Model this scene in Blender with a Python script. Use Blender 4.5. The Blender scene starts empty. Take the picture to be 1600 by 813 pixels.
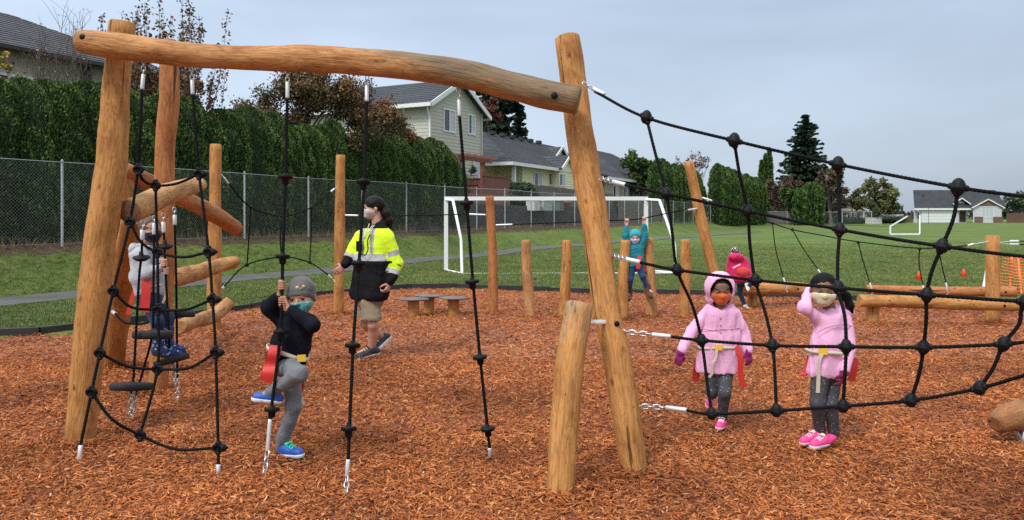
import bpy, math, random
import numpy as np
from mathutils import Vector, Matrix, noise as mnoise
random.seed(7)
RNG = np.random.default_rng(11)
C = bpy.context.scene.collection
R = math.radians
PI = math.pi

# ------------------------------------------------------------------ camera
F = 1155.0          # focal length in photograph pixels (1600 wide)
CAMH = 1.55
HZ = 335.0          # horizon row
sc = bpy.context.scene
cam_d = bpy.data.cameras.new("camera")
cam = bpy.data.objects.new("camera", cam_d); C.objects.link(cam)
cam_d.sensor_width = 36.0; cam_d.lens = 36.0 * F / 1600.0
cam_d.shift_y = -(813 / 2 - HZ) / 1600.0
cam_d.clip_end = 2000.0
cam.location = (0, 0, CAMH); cam.rotation_euler = (R(90), 0, 0)
sc.camera = cam

def P(x, y, d):
    return Vector(((x - 800) / F * d, d, CAMH - (y - HZ) / F * d))
def G(x, y):
    d = CAMH * F / (y - HZ)
    return Vector(((x - 800) / F * d, d, 0.0))

# ------------------------------------------------------------------ world, sun, exposure
SUN_EL, SUN_AZ = R(52), R(215)
w = bpy.data.worlds.new("World"); sc.world = w; w.use_nodes = True
nt = w.node_tree; N = nt.nodes; L = nt.links; N.clear()
def nd(t, **k):
    n = N.new(t)
    for a, b in k.items(): setattr(n, a, b)
    return n
wo = nd('ShaderNodeOutputWorld'); bg = nd('ShaderNodeBackground'); bg.inputs['Strength'].default_value = 0.1
sky = nd('ShaderNodeTexSky', sky_type='NISHITA'); sky.sun_disc = False
sky.sun_elevation = SUN_EL; sky.sun_rotation = SUN_AZ; sky.air_density = 1.0; sky.dust_density = 3.0
tc = nd('ShaderNodeTexCoord'); sp = nd('ShaderNodeSeparateXYZ'); L.new(tc.outputs['Generated'], sp.inputs[0])
# cloud layer: a soft overcast, brighter towards the zenith, with wide faint streaks
mp = nd('ShaderNodeMapping'); mp.inputs['Scale'].default_value = (1.0, 1.0, 4.2); L.new(tc.outputs['Generated'], mp.inputs[0])
nz = nd('ShaderNodeTexNoise'); nz.inputs['Scale'].default_value = 1.7; nz.inputs['Detail'].default_value = 5; nz.inputs['Roughness'].default_value = 0.5
nz.inputs['Distortion'].default_value = 0.4
L.new(mp.outputs[0], nz.inputs['Vector'])
rp = nd('ShaderNodeValToRGB'); rp.color_ramp.elements[0].position = 0.0; rp.color_ramp.elements[1].position = 1.0
rp.color_ramp.elements[0].color = (0.37, 0.43, 0.505, 1); rp.color_ramp.elements[1].color = (1.15, 1.2, 1.25, 1)
e = rp.color_ramp.elements.new(0.3); e.color = (0.33, 0.405, 0.51, 1)
e = rp.color_ramp.elements.new(0.5); e.color = (0.70, 0.78, 0.88, 1)
L.new(sp.outputs['Z'], rp.inputs[0])
cr = nd('ShaderNodeMapRange'); cr.inputs[1].default_value = 0.34; cr.inputs[2].default_value = 0.66
cr.inputs[3].default_value = 0.90; cr.inputs[4].default_value = 1.14
L.new(nz.outputs['Fac'], cr.inputs[0])
lr = nd('ShaderNodeMapRange'); lr.inputs[1].default_value = -0.6; lr.inputs[2].default_value = 0.6; lr.inputs[3].default_value = 1.30; lr.inputs[4].default_value = 0.92
L.new(sp.outputs['X'], lr.inputs[0])
m1 = nd('ShaderNodeMath', operation='MULTIPLY'); L.new(cr.outputs[0], m1.inputs[0]); L.new(lr.outputs[0], m1.inputs[1])
m2 = nd('ShaderNodeMath', operation='MULTIPLY'); L.new(m1.outputs[0], m2.inputs[0]); m2.inputs[1].default_value = 10.0
vm = nd('ShaderNodeVectorMath', operation='SCALE'); L.new(rp.outputs[0], vm.inputs[0]); L.new(m2.outputs[0], vm.inputs['Scale'])
mx = nd('ShaderNodeMixRGB'); mx.inputs[0].default_value = 0.88
L.new(sky.outputs[0], mx.inputs[1]); L.new(vm.outputs[0], mx.inputs[2])
L.new(mx.outputs[0], bg.inputs['Color']); L.new(bg.outputs[0], wo.inputs[0])

sd = bpy.data.lights.new("sun", 'SUN'); so = bpy.data.objects.new("sun", sd); C.objects.link(so)
sd.energy = 1.5; sd.angle = R(14); sd.color = (1.0, 0.96, 0.9)
sdir = Vector((math.sin(SUN_AZ) * math.cos(SUN_EL), math.cos(SUN_AZ) * math.cos(SUN_EL), math.sin(SUN_EL)))
so.rotation_euler = sdir.to_track_quat('Z', 'Y').to_euler(); so.location = (0, -5, 20)
vs = sc.view_settings; vs.view_transform = 'Standard'; vs.look = 'None'; vs.gamma = 1.0; vs.exposure = 0.58
sc.cycles.max_bounces = 6; sc.cycles.diffuse_bounces = 3; sc.cycles.transparent_max_bounces = 12
sc.cycles.use_denoising = False

# ------------------------------------------------------------------ tagging
def tag(o, label=None, cat=None, group=None, kind=None):
    if label: o['label'] = label
    if cat: o['category'] = cat
    if group: o['group'] = group
    if kind: o['kind'] = kind
    return o
def thing(name, loc, label, cat, group=None):
    o = bpy.data.objects.new(name, None); C.objects.link(o); o.location = loc; o.empty_display_size = 0.1
    return tag(o, label, cat, group)
def copy_tree(o, loc, rz=0.0, scale=None, label=None, name=None):
    r = o.copy(); C.objects.link(r); r.location = loc; r.rotation_euler = (0, 0, rz)
    if scale: r.scale = scale
    if label: r['label'] = label
    for ch in o.children:
        c = ch.copy(); C.objects.link(c); c.parent = r
        for g in ch.children:
            q = g.copy(); C.objects.link(q); q.parent = c
    return r

# ------------------------------------------------------------------ mesh collecting
class MB:
    def __init__(s): s.V = []; s.F = []; s.M = []; s.Q = []; s.W = []; s.n = 0
    def add(s, v, f, mi=0, rest=None, w=None):
        v = np.asarray(v, float).reshape(-1, 3)
        s.V.append(v); s.Q.append(v if rest is None else np.asarray(rest, float).reshape(-1, 3))
        s.W.append(np.zeros(len(v)) if w is None else np.broadcast_to(np.asarray(w, float), (len(v),)))
        if isinstance(f, np.ndarray): s.F.append(f + s.n); s.M.append(np.full(len(f), mi))
        else:
            by = {}
            for q in f: by.setdefault(len(q), []).append(q)
            for k, a in by.items():
                s.F.append(np.asarray(a, int) + s.n); s.M.append(np.full(len(a), mi))
        s.n += len(v); return s
    def data(s, name, mats, smooth=True, origin=(0, 0, 0)):
        v = np.concatenate(s.V) - np.array(origin, float)
        me = bpy.data.meshes.new(name)
        me.vertices.add(len(v)); me.vertices.foreach_set('co', v.astype(np.float32).ravel())
        li = np.concatenate([f.ravel() for f in s.F]); tot = np.concatenate([np.full(len(f), f.shape[1]) for f in s.F])
        me.loops.add(len(li)); me.loops.foreach_set('vertex_index', li.astype(np.int32))
        st = np.concatenate([[0], np.cumsum(tot)[:-1]])
        me.polygons.add(len(tot)); me.polygons.foreach_set('loop_start', st.astype(np.int32))
        me.polygons.foreach_set('material_index', np.concatenate(s.M).astype(np.int32))
        me.polygons.foreach_set('use_smooth', np.full(len(tot), smooth))
        a = me.attributes.new('rest', 'FLOAT_VECTOR', 'POINT'); a.data.foreach_set('vector', np.concatenate(s.Q).astype(np.float32).ravel())
        a = me.attributes.new('wx', 'FLOAT', 'POINT'); a.data.foreach_set('value', np.concatenate(s.W).astype(np.float32))
        for m in (mats if isinstance(mats, (list, tuple)) else [mats]): me.materials.append(m)
        me.update(calc_edges=True); me.validate()
        return me
    def build(s, name, mats, parent=None, smooth=True, origin=None, kind=None, label=None):
        """link as ONE mesh object; vertices are given in world space, origin = where its own origin goes"""
        if origin is None: origin = np.array(parent.location) if parent is not None else (0, 0, 0)
        og = np.array(origin, float)
        o = bpy.data.objects.new(name, s.data(name, mats, smooth, og)); C.objects.link(o)
        if parent is not None:
            o.parent = parent
            pl = np.zeros(3); q = parent
            while q is not None: pl = pl + np.array(q.location); q = q.parent
            o.location = tuple(og - pl)
        else: o.location = tuple(og)
        if kind: o['kind'] = kind
        if label: o['label'] = label
        return o

def box(mb, c, s, rz=0.0, mi=0, M=None, w=None):
    """box of full size s centred at c, turned about z by rz (or by 3x3 M, whose columns are its axes)"""
    h = np.array(s, float) / 2
    v = np.array([[x, y, z] for x in (-1, 1) for y in (-1, 1) for z in (-1, 1)]) * h
    if M is None:
        cs, sn = math.cos(rz), math.sin(rz); M = np.array([[cs, -sn, 0], [sn, cs, 0], [0, 0, 1]])
    M = np.array(M)
    f = np.array([[0, 1, 3, 2], [4, 6, 7, 5], [0, 4, 5, 1], [2, 3, 7, 6], [0, 2, 6, 4], [1, 5, 7, 3]])
    mb.add(v @ M.T + np.array(c, float), f, mi, w=w)
def bar(mb, a, b, wd, th, up=(0, 0, 1), mi=0):
    """rectangular bar from a to b"""
    a = np.array(a, float); b = np.array(b, float); d = b - a; l = np.linalg.norm(d); d /= l
    u = np.array(up, float); s = np.cross(d, u); s /= np.linalg.norm(s); u = np.cross(s, d)
    box(mb, (a + b) / 2, (l, wd, th), M=np.stack([d, s, u], 1), mi=mi)
def catmull(pts, m):
    p = np.array(pts, float)
    if len(p) == 2:
        t = np.linspace(0, 1, m)[:, None]; return p[0] * (1 - t) + p[1] * t
    q = np.vstack([2 * p[0] - p[1], p, 2 * p[-1] - p[-2]])
    sl = np.linalg.norm(np.diff(p[:, :3], axis=0), axis=1); cum = np.concatenate([[0], np.cumsum(sl)])
    out = []
    for s in np.linspace(0, cum[-1], m):
        i = min(max(int(np.searchsorted(cum, s, 'right')) - 1, 0), len(p) - 2); t = (s - cum[i]) / max(sl[i], 1e-9)
        a, b, c, d = q[i], q[i + 1], q[i + 2], q[i + 3]
        out.append(0.5 * (2 * b + (c - a) * t + (2 * a - 5 * b + 4 * c - d) * t * t + (3 * b - a - 3 * c + d) * t ** 3))
    return np.array(out)
def frames(p):
    t = np.gradient(p, axis=0); t /= np.linalg.norm(t, axis=1)[:, None]
    a = np.array([0, 0, 1.0]) if abs(t[0][2]) < 0.8 else np.array([1.0, 0, 0])
    n = np.cross(t[0], a); n /= np.linalg.norm(n); ns = [n]
    for i in range(1, len(p)):
        n = ns[-1] - t[i] * np.dot(ns[-1], t[i]); n /= np.linalg.norm(n); ns.append(n)
    ns = np.array(ns); return t, ns, np.cross(t, ns)
def tube(mb, pts, rad, seg=8, rings=None, cap=True, mi=0, lobes=0, pitch=0.05, lob=0.16, bump=0.0, seed=0, w=None, bevel=0.0, flat=1.0):
    """swept tube; rad a number or one radius per given point; lobes twist round it (laid rope); bump makes it uneven (peeled log)"""
    pts = np.array([tuple(q) for q in pts], float)
    rr = np.full(len(pts), rad) if np.isscalar(rad) else np.array(rad, float)
    q = np.hstack([pts, rr[:, None]])
    if rings: q = catmull(q, rings)
    p = q[:, :3]; r = q[:, 3]
    t, n, b = frames(p)
    s = np.concatenate([[0], np.cumsum(np.linalg.norm(np.diff(p, axis=0), axis=1))])
    th = np.linspace(0, 2 * PI, seg, endpoint=False)
    k = np.ones((len(p), seg))
    if lobes: k = 1 - lob * 1.6 * (1 - np.abs(np.cos(.5 * (lobes * th[None, :] - 2 * PI * s[:, None] / pitch * lobes)))) ** 1.5
    if bump:
        g = np.random.default_rng(seed); 
        for _ in range(9):
            fz = g.uniform(1, 9); m = g.integers(0, 4)
            k = k + bump * g.uniform(.3, 1) / (1 + .25 * fz) * np.sin(fz * s[:, None] + m * th[None, :] + g.uniform(0, 6.28))
        for _ in range(8):      # facets left by peeling
            fz = g.uniform(8, 26); m = g.integers(2, 6)
            k = k + bump * .2 * np.sin(fz * s[:, None] + m * th[None, :] + g.uniform(0, 6.28))
    rk = r[:, None] * k
    v = p[:, None, :] + (n[:, None, :] * np.cos(th)[None, :, None] + flat * b[:, None, :] * np.sin(th)[None, :, None]) * rk[:, :, None]
    rest = np.stack([np.cos(th)[None, :] * rk, np.sin(th)[None, :] * rk, np.repeat(s[:, None], seg, 1)], 2)
    nr = len(p); i = np.arange(nr - 1)[:, None] * seg; j = np.arange(seg)[None, :]; j2 = (j + 1) % seg
    f = np.stack([i + j, i + j2, i + seg + j2, i + seg + j], 2).reshape(-1, 4)
    off = seed * 3.7
    rest = rest.reshape(-1, 3) + np.array([0, 0, off])
    V = [v.reshape(-1, 3)]; Q = [rest]; Fs = [f.tolist()]
    ww = None
    if w is not None:
        ww = np.array([w(a, c) for a, c in zip(np.repeat(s / s[-1], seg), np.tile(th, nr))])
    base = nr * seg
    if cap:
        for e, sg in ((0, -1), (nr - 1, 1)):
            ring = v[e]; c = p[e]; bv = bevel
            r1 = c + (ring - c) * (1 - bv) + t[e] * sg * bv * r[e] * .7; c1 = c + t[e] * sg * bv * r[e] * .7
            rq = rest[e * seg:(e + 1) * seg].copy(); rq[:, :2] *= (1 - bv)
            V.append(np.vstack([r1, r1, c1[None]])); cq = np.array([[0, 0, s[e] + off]])
            rq2 = rq.copy(); Q.append(np.vstack([rq, rq2, cq]))
            fl = []
            for a in range(seg):
                a2 = (a + 1) % seg; o = e * seg
                q4 = [o + a, base + a, base + a2, o + a2]; q3 = [base + seg + a, base + 2 * seg, base + seg + a2]
                if sg > 0: q4 = q4[::-1]; q3 = q3[::-1]
                fl.append(q4 if sg < 0 else q4); fl.append(q3)
            Fs.append(fl); base += 2 * seg + 1
            if ww is not None: ww = np.concatenate([ww, np.full(2 * seg + 1, ww[e * seg])])
    mb.add(np.vstack(V), [q for fl in Fs for q in fl], mi, np.vstack(Q), ww)
def lathe(mb, c, prof, seg=20, axis=(0, 0, 1), mi=0, sx=1.0):
    """prof: list of (radius, height) along axis from c"""
    ax = np.array(axis, float); ax /= np.linalg.norm(ax)
    a = np.array([1.0, 0, 0]) if abs(ax[0]) < .8 else np.array([0, 1.0, 0])
    n = np.cross(ax, a); n /= np.linalg.norm(n); b = np.cross(ax, n)
    th = np.linspace(0, 2 * PI, seg, endpoint=False)
    v = []
    for r, h in prof:
        v.append(np.array(c, float) + ax * h + (n * np.cos(th)[:, None] * sx + b * np.sin(th)[:, None]) * max(r, 1e-4))
    f = []
    for i in range(len(prof) - 1):
        for j in range(seg):
            j2 = (j + 1) % seg; f.append([i * seg + j, i * seg + j2, (i + 1) * seg + j2, (i + 1) * seg + j])
    f.append(list(range(seg))[::-1]); f.append([(len(prof) - 1) * seg + j for j in range(seg)])
    mb.add(np.vstack(v), f, mi)
def ball(mb, c, r, mi=0, seg=14, ring=9, axes=None):
    """ellipsoid, r one number or three"""
    r = np.array([r] * 3 if np.isscalar(r) else r, float); M = np.eye(3) if axes is None else np.array(axes)
    v = []; f = []
    for i in range(ring + 1):
        ph = PI * i / ring
        for j in range(seg):
            th = 2 * PI * j / seg; v.append([math.sin(ph) * math.cos(th), math.sin(ph) * math.sin(th), math.cos(ph)])
    for i in range(ring):
        for j in range(seg):
            j2 = (j + 1) % seg; f.append([i * seg + j, (i + 1) * seg + j, (i + 1) * seg + j2, i * seg + j2])
    mb.add((np.array(v) * r) @ M.T + np.array(c, float), f, mi)
def chain(mb, a, b, wire=0.0035, ln=0.036, wd=0.012, mi=0):
    a = np.array(a, float); b = np.array(b, float); d = b - a; D = np.linalg.norm(d); d /= D
    n = max(1, int(round(D / (ln - 2 * wire)))); st = D / n
    x = np.cross(d, [0.3, 0.2, 0.9]); x /= np.linalg.norm(x); y = np.cross(d, x)
    for k in range(n):
        c = a + d * st * (k + .5); s = x if k % 2 else y; hl = st / 2 + wire - wd / 1.0 * .5
        pts = []
        for q in range(12):
            an = 2 * PI * q / 12; pts.append(c + d * (math.sin(an) * wd * .5 + (hl if math.sin(an) > 0.01 else -hl if math.sin(an) < -.01 else 0)) + s * math.cos(an) * wd)
        pts = np.array(pts + [pts[0], pts[1]]); 
        t, nn, bb = frames(pts); th = np.linspace(0, 2 * PI, 5, endpoint=False)
        v = (pts[:-1, None] + (nn[:-1, None] * np.cos(th)[None, :, None] + bb[:-1, None] * np.sin(th)[None, :, None]) * wire).reshape(-1, 3)
        i = np.arange(12)[:, None] * 5; j = np.arange(5)[None, :]; j2 = (j + 1) % 5
        mb.add(v, np.stack([i + j, i + j2, i + 5 + j2, i + 5 + j], 2).reshape(-1, 4), mi)

# ------------------------------------------------------------------ materials
def newmat(name):
    m = bpy.data.materials.new(name); m.use_nodes = True; t = m.node_tree; b = t.nodes['Principled BSDF']; return m, t, b
def node(t, ty, ins=None, **k):
    n = t.nodes.new(ty)
    for a, b in k.items(): setattr(n, a, b)
    for a, b in (ins or {}).items():
        if hasattr(b, 'links') or hasattr(b, 'is_linked'): t.links.new(b, n.inputs[a])
        else: n.inputs[a].default_value = b
    return n
def ramp(t, fac, stops, interp='LINEAR'):
    n = t.nodes.new('ShaderNodeValToRGB'); t.links.new(fac, n.inputs[0]); cr = n.color_ramp; cr.interpolation = interp
    while len(cr.elements) < len(stops): cr.elements.new(.5)
    for e, (p, c) in zip(cr.elements, stops): e.position = p; e.color = (*c, 1) if len(c) == 3 else c
    return n.outputs[0]
def bump(t, b, h, dist=0.01, st=1.0):
    n = node(t, 'ShaderNodeBump', {'Height': h, 'Distance': dist, 'Strength': st}); t.links.new(n.outputs[0], b.inputs['Normal'])
def coords(t, scale=(1, 1, 1), rest=True):
    if rest: c = node(t, 'ShaderNodeAttribute', attribute_name='rest').outputs['Vector']
    else: c = node(t, 'ShaderNodeTexCoord').outputs['Object']
    return node(t, 'ShaderNodeMapping', {'Vector': c, 'Scale': scale}).outputs[0]
def mixc(t, f, a, b, mode='MIX'):
    n = t.nodes.new('ShaderNodeMixRGB'); n.blend_type = mode
    for i, q in ((0, f), (1, a), (2, b)):
        if hasattr(q, 'is_linked'): t.links.new(q, n.inputs[i])
        else: n.inputs[i].default_value = q if i == 0 else (*q, 1) if len(q) == 3 else q
    return n.outputs[0]
def simple(name, col, rough=0.6, var=0.12, sc_=8.0, bmp=0.0, bsc=60.0, metal=0.0, spec=0.5, sheen=0.0, coat=0.0):
    """plain material with a little cloudy variation and fine relief"""
    m, t, b = newmat(name)
    n = node(t, 'ShaderNodeTexNoise', {'Vector': coords(t), 'Scale': sc_, 'Detail': 5.0})
    c = np.array(col); lo = tuple(np.clip(c * (1 - var), 0, 1)); hi = tuple(np.clip(c * (1 + var), 0, 1))
    t.links.new(ramp(t, n.outputs['Fac'], [(.3, lo), (.7, hi)]), b.inputs['Base Color'])
    b.inputs['Roughness'].default_value = rough; b.inputs['Metallic'].default_value = metal; b.inputs['Specular IOR Level'].default_value = spec
    if sheen: b.inputs['Sheen Weight'].default_value = sheen
    if coat: b.inputs['Coat Weight'].default_value = coat
    if bmp:
        n2 = node(t, 'ShaderNodeTexNoise', {'Vector': coords(t), 'Scale': bsc, 'Detail': 4.0}); bump(t, b, n2.outputs['Fac'], bmp)
    return m
def wood(name, base, dark, grey=(0.26, 0.24, 0.20), knots=1.0):
    """peeled log: rest = (x, y across the log, z along it); growth rings are cut by the uneven surface"""
    m, t, b = newmat(name)
    n1 = node(t, 'ShaderNodeTexNoise', {'Vector': coords(t, (9, 9, 1.1)), 'Scale': 2.2, 'Detail': 7.0, 'Roughness': .62, 'Distortion': .6})
    n2 = node(t, 'ShaderNodeTexNoise', {'Vector': coords(t, (60, 60, 2.6)), 'Scale': 1.6, 'Detail': 5.0, 'Roughness': .6})
    n3 = node(t, 'ShaderNodeTexNoise', {'Vector': coords(t, (4, 4, 2.0)), 'Scale': 1.6, 'Detail': 5.0, 'Roughness': .65})
    B = np.array(base); D = np.array(dark)
    c = ramp(t, n1.outputs['Fac'], [(.28, tuple(B * .6 + D * .4)), (.46, tuple(B)), (.62, tuple(np.clip(B * 1.14, 0, 1))), (.8, tuple(B * .75 + D * .25))])
    c = mixc(t, .65, c, ramp(t, n2.outputs['Fac'], [(.34, (.62, .57, .52)), (.5, (1, 1, 1)), (.75, (1.0, 1.0, .98))]), 'MULTIPLY')
    c = mixc(t, .9, c, ramp(t, n3.outputs['Fac'], [(.32, (.66, .56, .48)), (.5, (1, .98, .95)), (.7, (1.12, 1.10, 1.06))]), 'MULTIPLY')
    # ring contours
    xyz = node(t, 'ShaderNodeSeparateXYZ', {0: coords(t, (1, 1, .16))}); rr = node(t, 'ShaderNodeVectorMath', {0: node(t, 'ShaderNodeCombineXYZ', {0: xyz.outputs[0], 1: xyz.outputs[1]}).outputs[0]}, operation='LENGTH').outputs['Value']
    nr = node(t, 'ShaderNodeTexNoise', {'Vector': coords(t, (7, 7, 1.3)), 'Scale': 1.5, 'Detail': 3.0}); rq = node(t, 'ShaderNodeMath', {0: node(t, 'ShaderNodeMath', {0: nr.outputs['Fac'], 1: .075}, operation='MULTIPLY').outputs[0], 1: rr}, operation='ADD').outputs[0]
    rs = node(t, 'ShaderNodeMath', {0: node(t, 'ShaderNodeMath', {0: rq, 1: 950.0}, operation='MULTIPLY').outputs[0]}, operation='SINE').outputs[0]
    c = mixc(t, .8, c, ramp(t, node(t, 'ShaderNodeMapRange', {0: rs, 1: -1.0, 2: 1.0}).outputs[0], [(0, (.78, .70, .62)), (.45, (1, 1, 1)), (1, (1.05, 1.04, 1.03))]), 'MULTIPLY')
    # knots, small and dark
    kf = None
    for sc1, w0, lo_, md, hi_ in ((1.25, 0, .03, .07, .12), (2.6, 5, .02, .05, .075)):
        vo = node(t, 'ShaderNodeTexVoronoi', {'Vector': node(t, 'ShaderNodeMapping', {'Vector': coords(t, (6, 6, 3.0)), 'Location': (w0, 2, 1)}).outputs[0], 'Scale': sc1, 'Randomness': 1.0})
        kn = ramp(t, vo.outputs['Distance'], [(lo_, (1, 1, 1)), (md, (.5, .5, .5)), (hi_, (0, 0, 0))]); kf = kn if kf is None else node(t, 'ShaderNodeMath', {0: kf, 1: kn}, operation='MAXIMUM').outputs[0]
    kf = node(t, 'ShaderNodeMath', {0: kf, 1: .85 * knots}, operation='MULTIPLY').outputs[0]; c = mixc(t, kf, c, tuple(D * .5))
    # dark scuffs
    ns = node(t, 'ShaderNodeTexNoise', {'Vector': coords(t, (8, 8, 4)), 'Scale': 1.9, 'Detail': 8.0, 'Roughness': .75}); c = mixc(t, ramp(t, ns.outputs['Fac'], [(.575, (0, 0, 0)), (.68, (.62, .62, .62))]), c, tuple(D * .8))
    # long drying cracks
    nc = node(t, 'ShaderNodeTexNoise', {'Vector': coords(t, (22, 22, .7)), 'Scale': 1.0, 'Detail': 2.5, 'Distortion': .25})
    ck = ramp(t, nc.outputs['Fac'], [(.300, (1, 1, 1)), (.316, (0, 0, 0))]); c = mixc(t, node(t, 'ShaderNodeMath', {0: ck, 1: .8}, operation='MULTIPLY').outputs[0], c, tuple(D * .25))
    # weathering carried by the wx attribute
    wx = node(t, 'ShaderNodeAttribute', attribute_name='wx').outputs['Fac']
    nw = node(t, 'ShaderNodeTexNoise', {'Vector': coords(t, (7, 7, 1.6)), 'Scale': 2.0, 'Detail': 7.0, 'Roughness': .7})
    ww = node(t, 'ShaderNodeMath', {0: wx, 1: nw.outputs['Fac']}, operation='ADD').outputs[0]
    wr = ramp(t, ww, [(.62, (0, 0, 0)), (.95, (.88, .88, .88))]); gg = ramp(t, n2.outputs['Fac'], [(.32, tuple(np.array(grey) * .45)), (.5, tuple(grey)), (.7, tuple(np.array(grey) * 1.35))]); c = mixc(t, wr, c, gg)
    t.links.new(c, b.inputs['Base Color'])
    b.inputs['Roughness'].default_value = .68; b.inputs['Specular IOR Level'].default_value = .22
    h = node(t, 'ShaderNodeMath', {0: n2.outputs['Fac'], 1: n1.outputs['Fac']}, operation='ADD').outputs[0]
    h2 = node(t, 'ShaderNodeMath', {0: node(t, 'ShaderNodeMath', {0: h, 1: ck}, operation='SUBTRACT').outputs[0], 1: kf}, operation='SUBTRACT').outputs[0]
    bump(t, b, h2, .008, .8)
    return m
M_wood = wood('peeled_wood', (.485, .242, .080), (.15, .055, .02))
M_wood_red = wood('peeled_wood_reddish', (.41, .172, .064), (.13, .042, .018))
M_wood_pale = wood('peeled_wood_pale', (.50, .275, .118), (.19, .085, .035), knots=.8)
M_wood_brown = wood('peeled_wood_brown', (.30, .14, .06), (.10, .04, .02))
M_endgrain = simple('sawn_log_end', (.27, .155, .08), .8, .35, 30, .003, 120)
M_rope = simple('black_rope', (.007, .0075, .0085), .85, .4, 90, .0008, 500, spec=.12)
M_plastic = simple('black_plastic', (.007, .007, .008), .5, .3, 30, .0006, 300, spec=.18)
M_rubber = simple('black_rubber', (.012, .012, .013), .8, .3, 40, .001, 260)
M_steel = simple('galvanised_steel', (.62, .64, .66), .3, .15, 30, .0006, 200, metal=.85)
M_alu = simple('aluminium_ferrule', (.72, .73, .74), .42, .08, 30, metal=.45)
M_white = simple('white_painted_steel', (.78, .79, .78), .4, .06, 3, .001, 40)
# ================================================================== PLAYGROUND
def sm(x, a, b):
    t = min(max((x - a) / (b - a), 0), 1); return t * t * (3 - 2 * t)

def log(name, parent, pts, rad, mat, seed, rings=34, seg=28, bmp=.05, w=None, label=None, bevel=.12):
    m = MB(); tube(m, pts, rad, seg=seg, rings=rings, mi=0, bump=bmp, seed=seed, w=w, bevel=bevel)
    return m.build(name, mat, parent, label=label)

# ---- big timber frame: crossbeam, leaning posts, brace posts, climbing logs
frame = thing('timber_climber', G(130, 685), 'large climber of peeled orange logs with a long wavy crossbeam and slanting logs', 'climbing frame')
def sink(p, q, k=.12):      # carries a post's foot a little below the ground
    d = (Vector(p) - Vector(q)).normalized(); return Vector(p) + d * k
pa0 = P(126, 686, 5.10)
log('post', frame, [sink(pa0, P(141, 520, 5.09)), pa0, P(141, 520, 5.09), P(153, 402, 5.09), P(175, 250, 5.11), P(184, 110, 5.12), P(191, 36, 5.12)], [.094, .094, .104, .1, .099, .086, .085], M_wood, 1, 44, label='thick tall post carrying the left end of the crossbeam')
pd0 = P(992, 742, 4.42); pd1 = P(965, 560, 4.55); pd2 = P(925, 400, 4.68); pd3 = P(905, 230, 4.80); pd4 = P(887, 60, 4.92)
log('post', frame, [sink(pd0, pd1), pd0, pd1, P(952, 503, 4.6), P(938, 415, 4.67), P(930, 350, 4.72), P(905, 205, 4.82), pd4], [.080, .080, .083, .084, .087, .089, .087, .087], M_wood, 2, 44, bmp=.04, label='leaning post at the right end of the crossbeam with a long crack')
pe0 = P(875, 773, 4.10); pe1 = P(889, 580, 4.25); pe2 = P(905, 476, 4.36)
log('brace_post', frame, [sink(pe0, pe1), pe0, pe1, pe2], [.078, .078, .087, .082], M_wood, 3, 30, bmp=.04, label='short stout brace post, brown at the top',
    w=lambda a, th: .22 * sm(a, .6, 1.0))
pb0 = P(247, 612, 6.52); pb1 = P(257, 420, 6.52); pb2 = P(257, 250, 6.54); pb3 = P(265, 64, 6.56)
log('post', frame, [sink(pb0, pb1), pb0, pb1, pb2, P(264, 160, 6.55), pb3], [.088, .088, .08, .08, .086, .070], M_wood_red, 4, 40, label='reddish tall post behind the crossbeam')
pc0 = P(176, 570, 7.6); pc1 = P(190, 440, 6.9); pc2 = P(206, 340, 6.1)
log('brace_post', frame, [sink(pc0, pc1), pc0, pc1, pc2], [.115, .112, .108, .075], M_wood, 5, 30)
log('brace_post', frame, [P(207, 352, 7.1), P(198, 305, 6.95), P(188, 262, 6.8)], [.075, .082, .08], M_wood_pale, 6, 20)
ph0 = P(335, 517, 9.83); ph1 = P(335, 410, 9.83); ph2 = P(336, 320, 9.83); ph3 = P(337, 226, 9.83)
log('post', frame, [sink(ph0, ph1), ph0, ph1, ph2, ph3], [.094, .088, .09, .078, .07], M_wood, 7, 34)
# crossbeam, greyed towards its right end
def wbeam(a, th):
    up = .5 - .5 * math.sin(th)
    return .56 * sm(a, .52, .80) * (.5 + .5 * up) + .34 * sm(a, .16, .0) * up + .14 * up * sm(a, .2, .5) - .03
bm = [(124, 64, 4.92, .070), (150, 68, 4.92, .082), (200, 75, 4.91, .086), (300, 86, 4.87, .080), (400, 91, 4.84, .080), (470, 91, 4.81, .088), (510, 93, 4.80, .088), (600, 100, 4.75, .086), (700, 112, 4.70, .090), (800, 135, 4.66, .088), (850, 147, 4.63, .092), (903, 157, 4.60, .088)]
log('crossbeam', frame, [P(*q[:3]) for q in bm], [q[3] for q in bm], wood('crossbeam_wood', (.47, .235, .09), (.13, .05, .02), grey=(.165, .125, .078), knots=1.0), 8, 100, 36, bmp=.035, w=wbeam,
    label='long wavy crossbeam, grey and weathered towards its right end')
# climbing logs
log('climbing_log', frame, [P(203, 331, 5.2), P(230, 318, 5.45), P(268, 300, 5.9), P(310, 288, 6.4)], [.087, .089, .083, .066], M_wood_pale, 9, 34, bmp=.06, bevel=.06, label='pale thick log with a dark sawn end')
m = MB(); e0 = P(203, 331, 5.2); e1 = P(230, 318, 5.45); dv = (e0 - e1).normalized()
lathe(m, e0 + dv * .002, [(.079, 0), (.078, .006), (.03, .0065), (.001, .0065)], 28, dv); m.build('sawn_end', M_endgrain, frame)
log('climbing_log', frame, [P(190, 264, 6.75), P(232, 285, 7.2), P(290, 313, 8.0), P(340, 338, 8.8), P(368, 357, 9.35)], [.075, .085, .09, .095, .095], M_wood_red, 10, 40, bmp=.06, label='long reddish log slanting down')
log('climbing_log', frame, [P(262, 437, 6.85), P(300, 428, 7.9), P(335, 418, 9.0), P(367, 409, 9.5)], [.088, .088, .09, .082], M_wood, 12, 34, bmp=.06)
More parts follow.
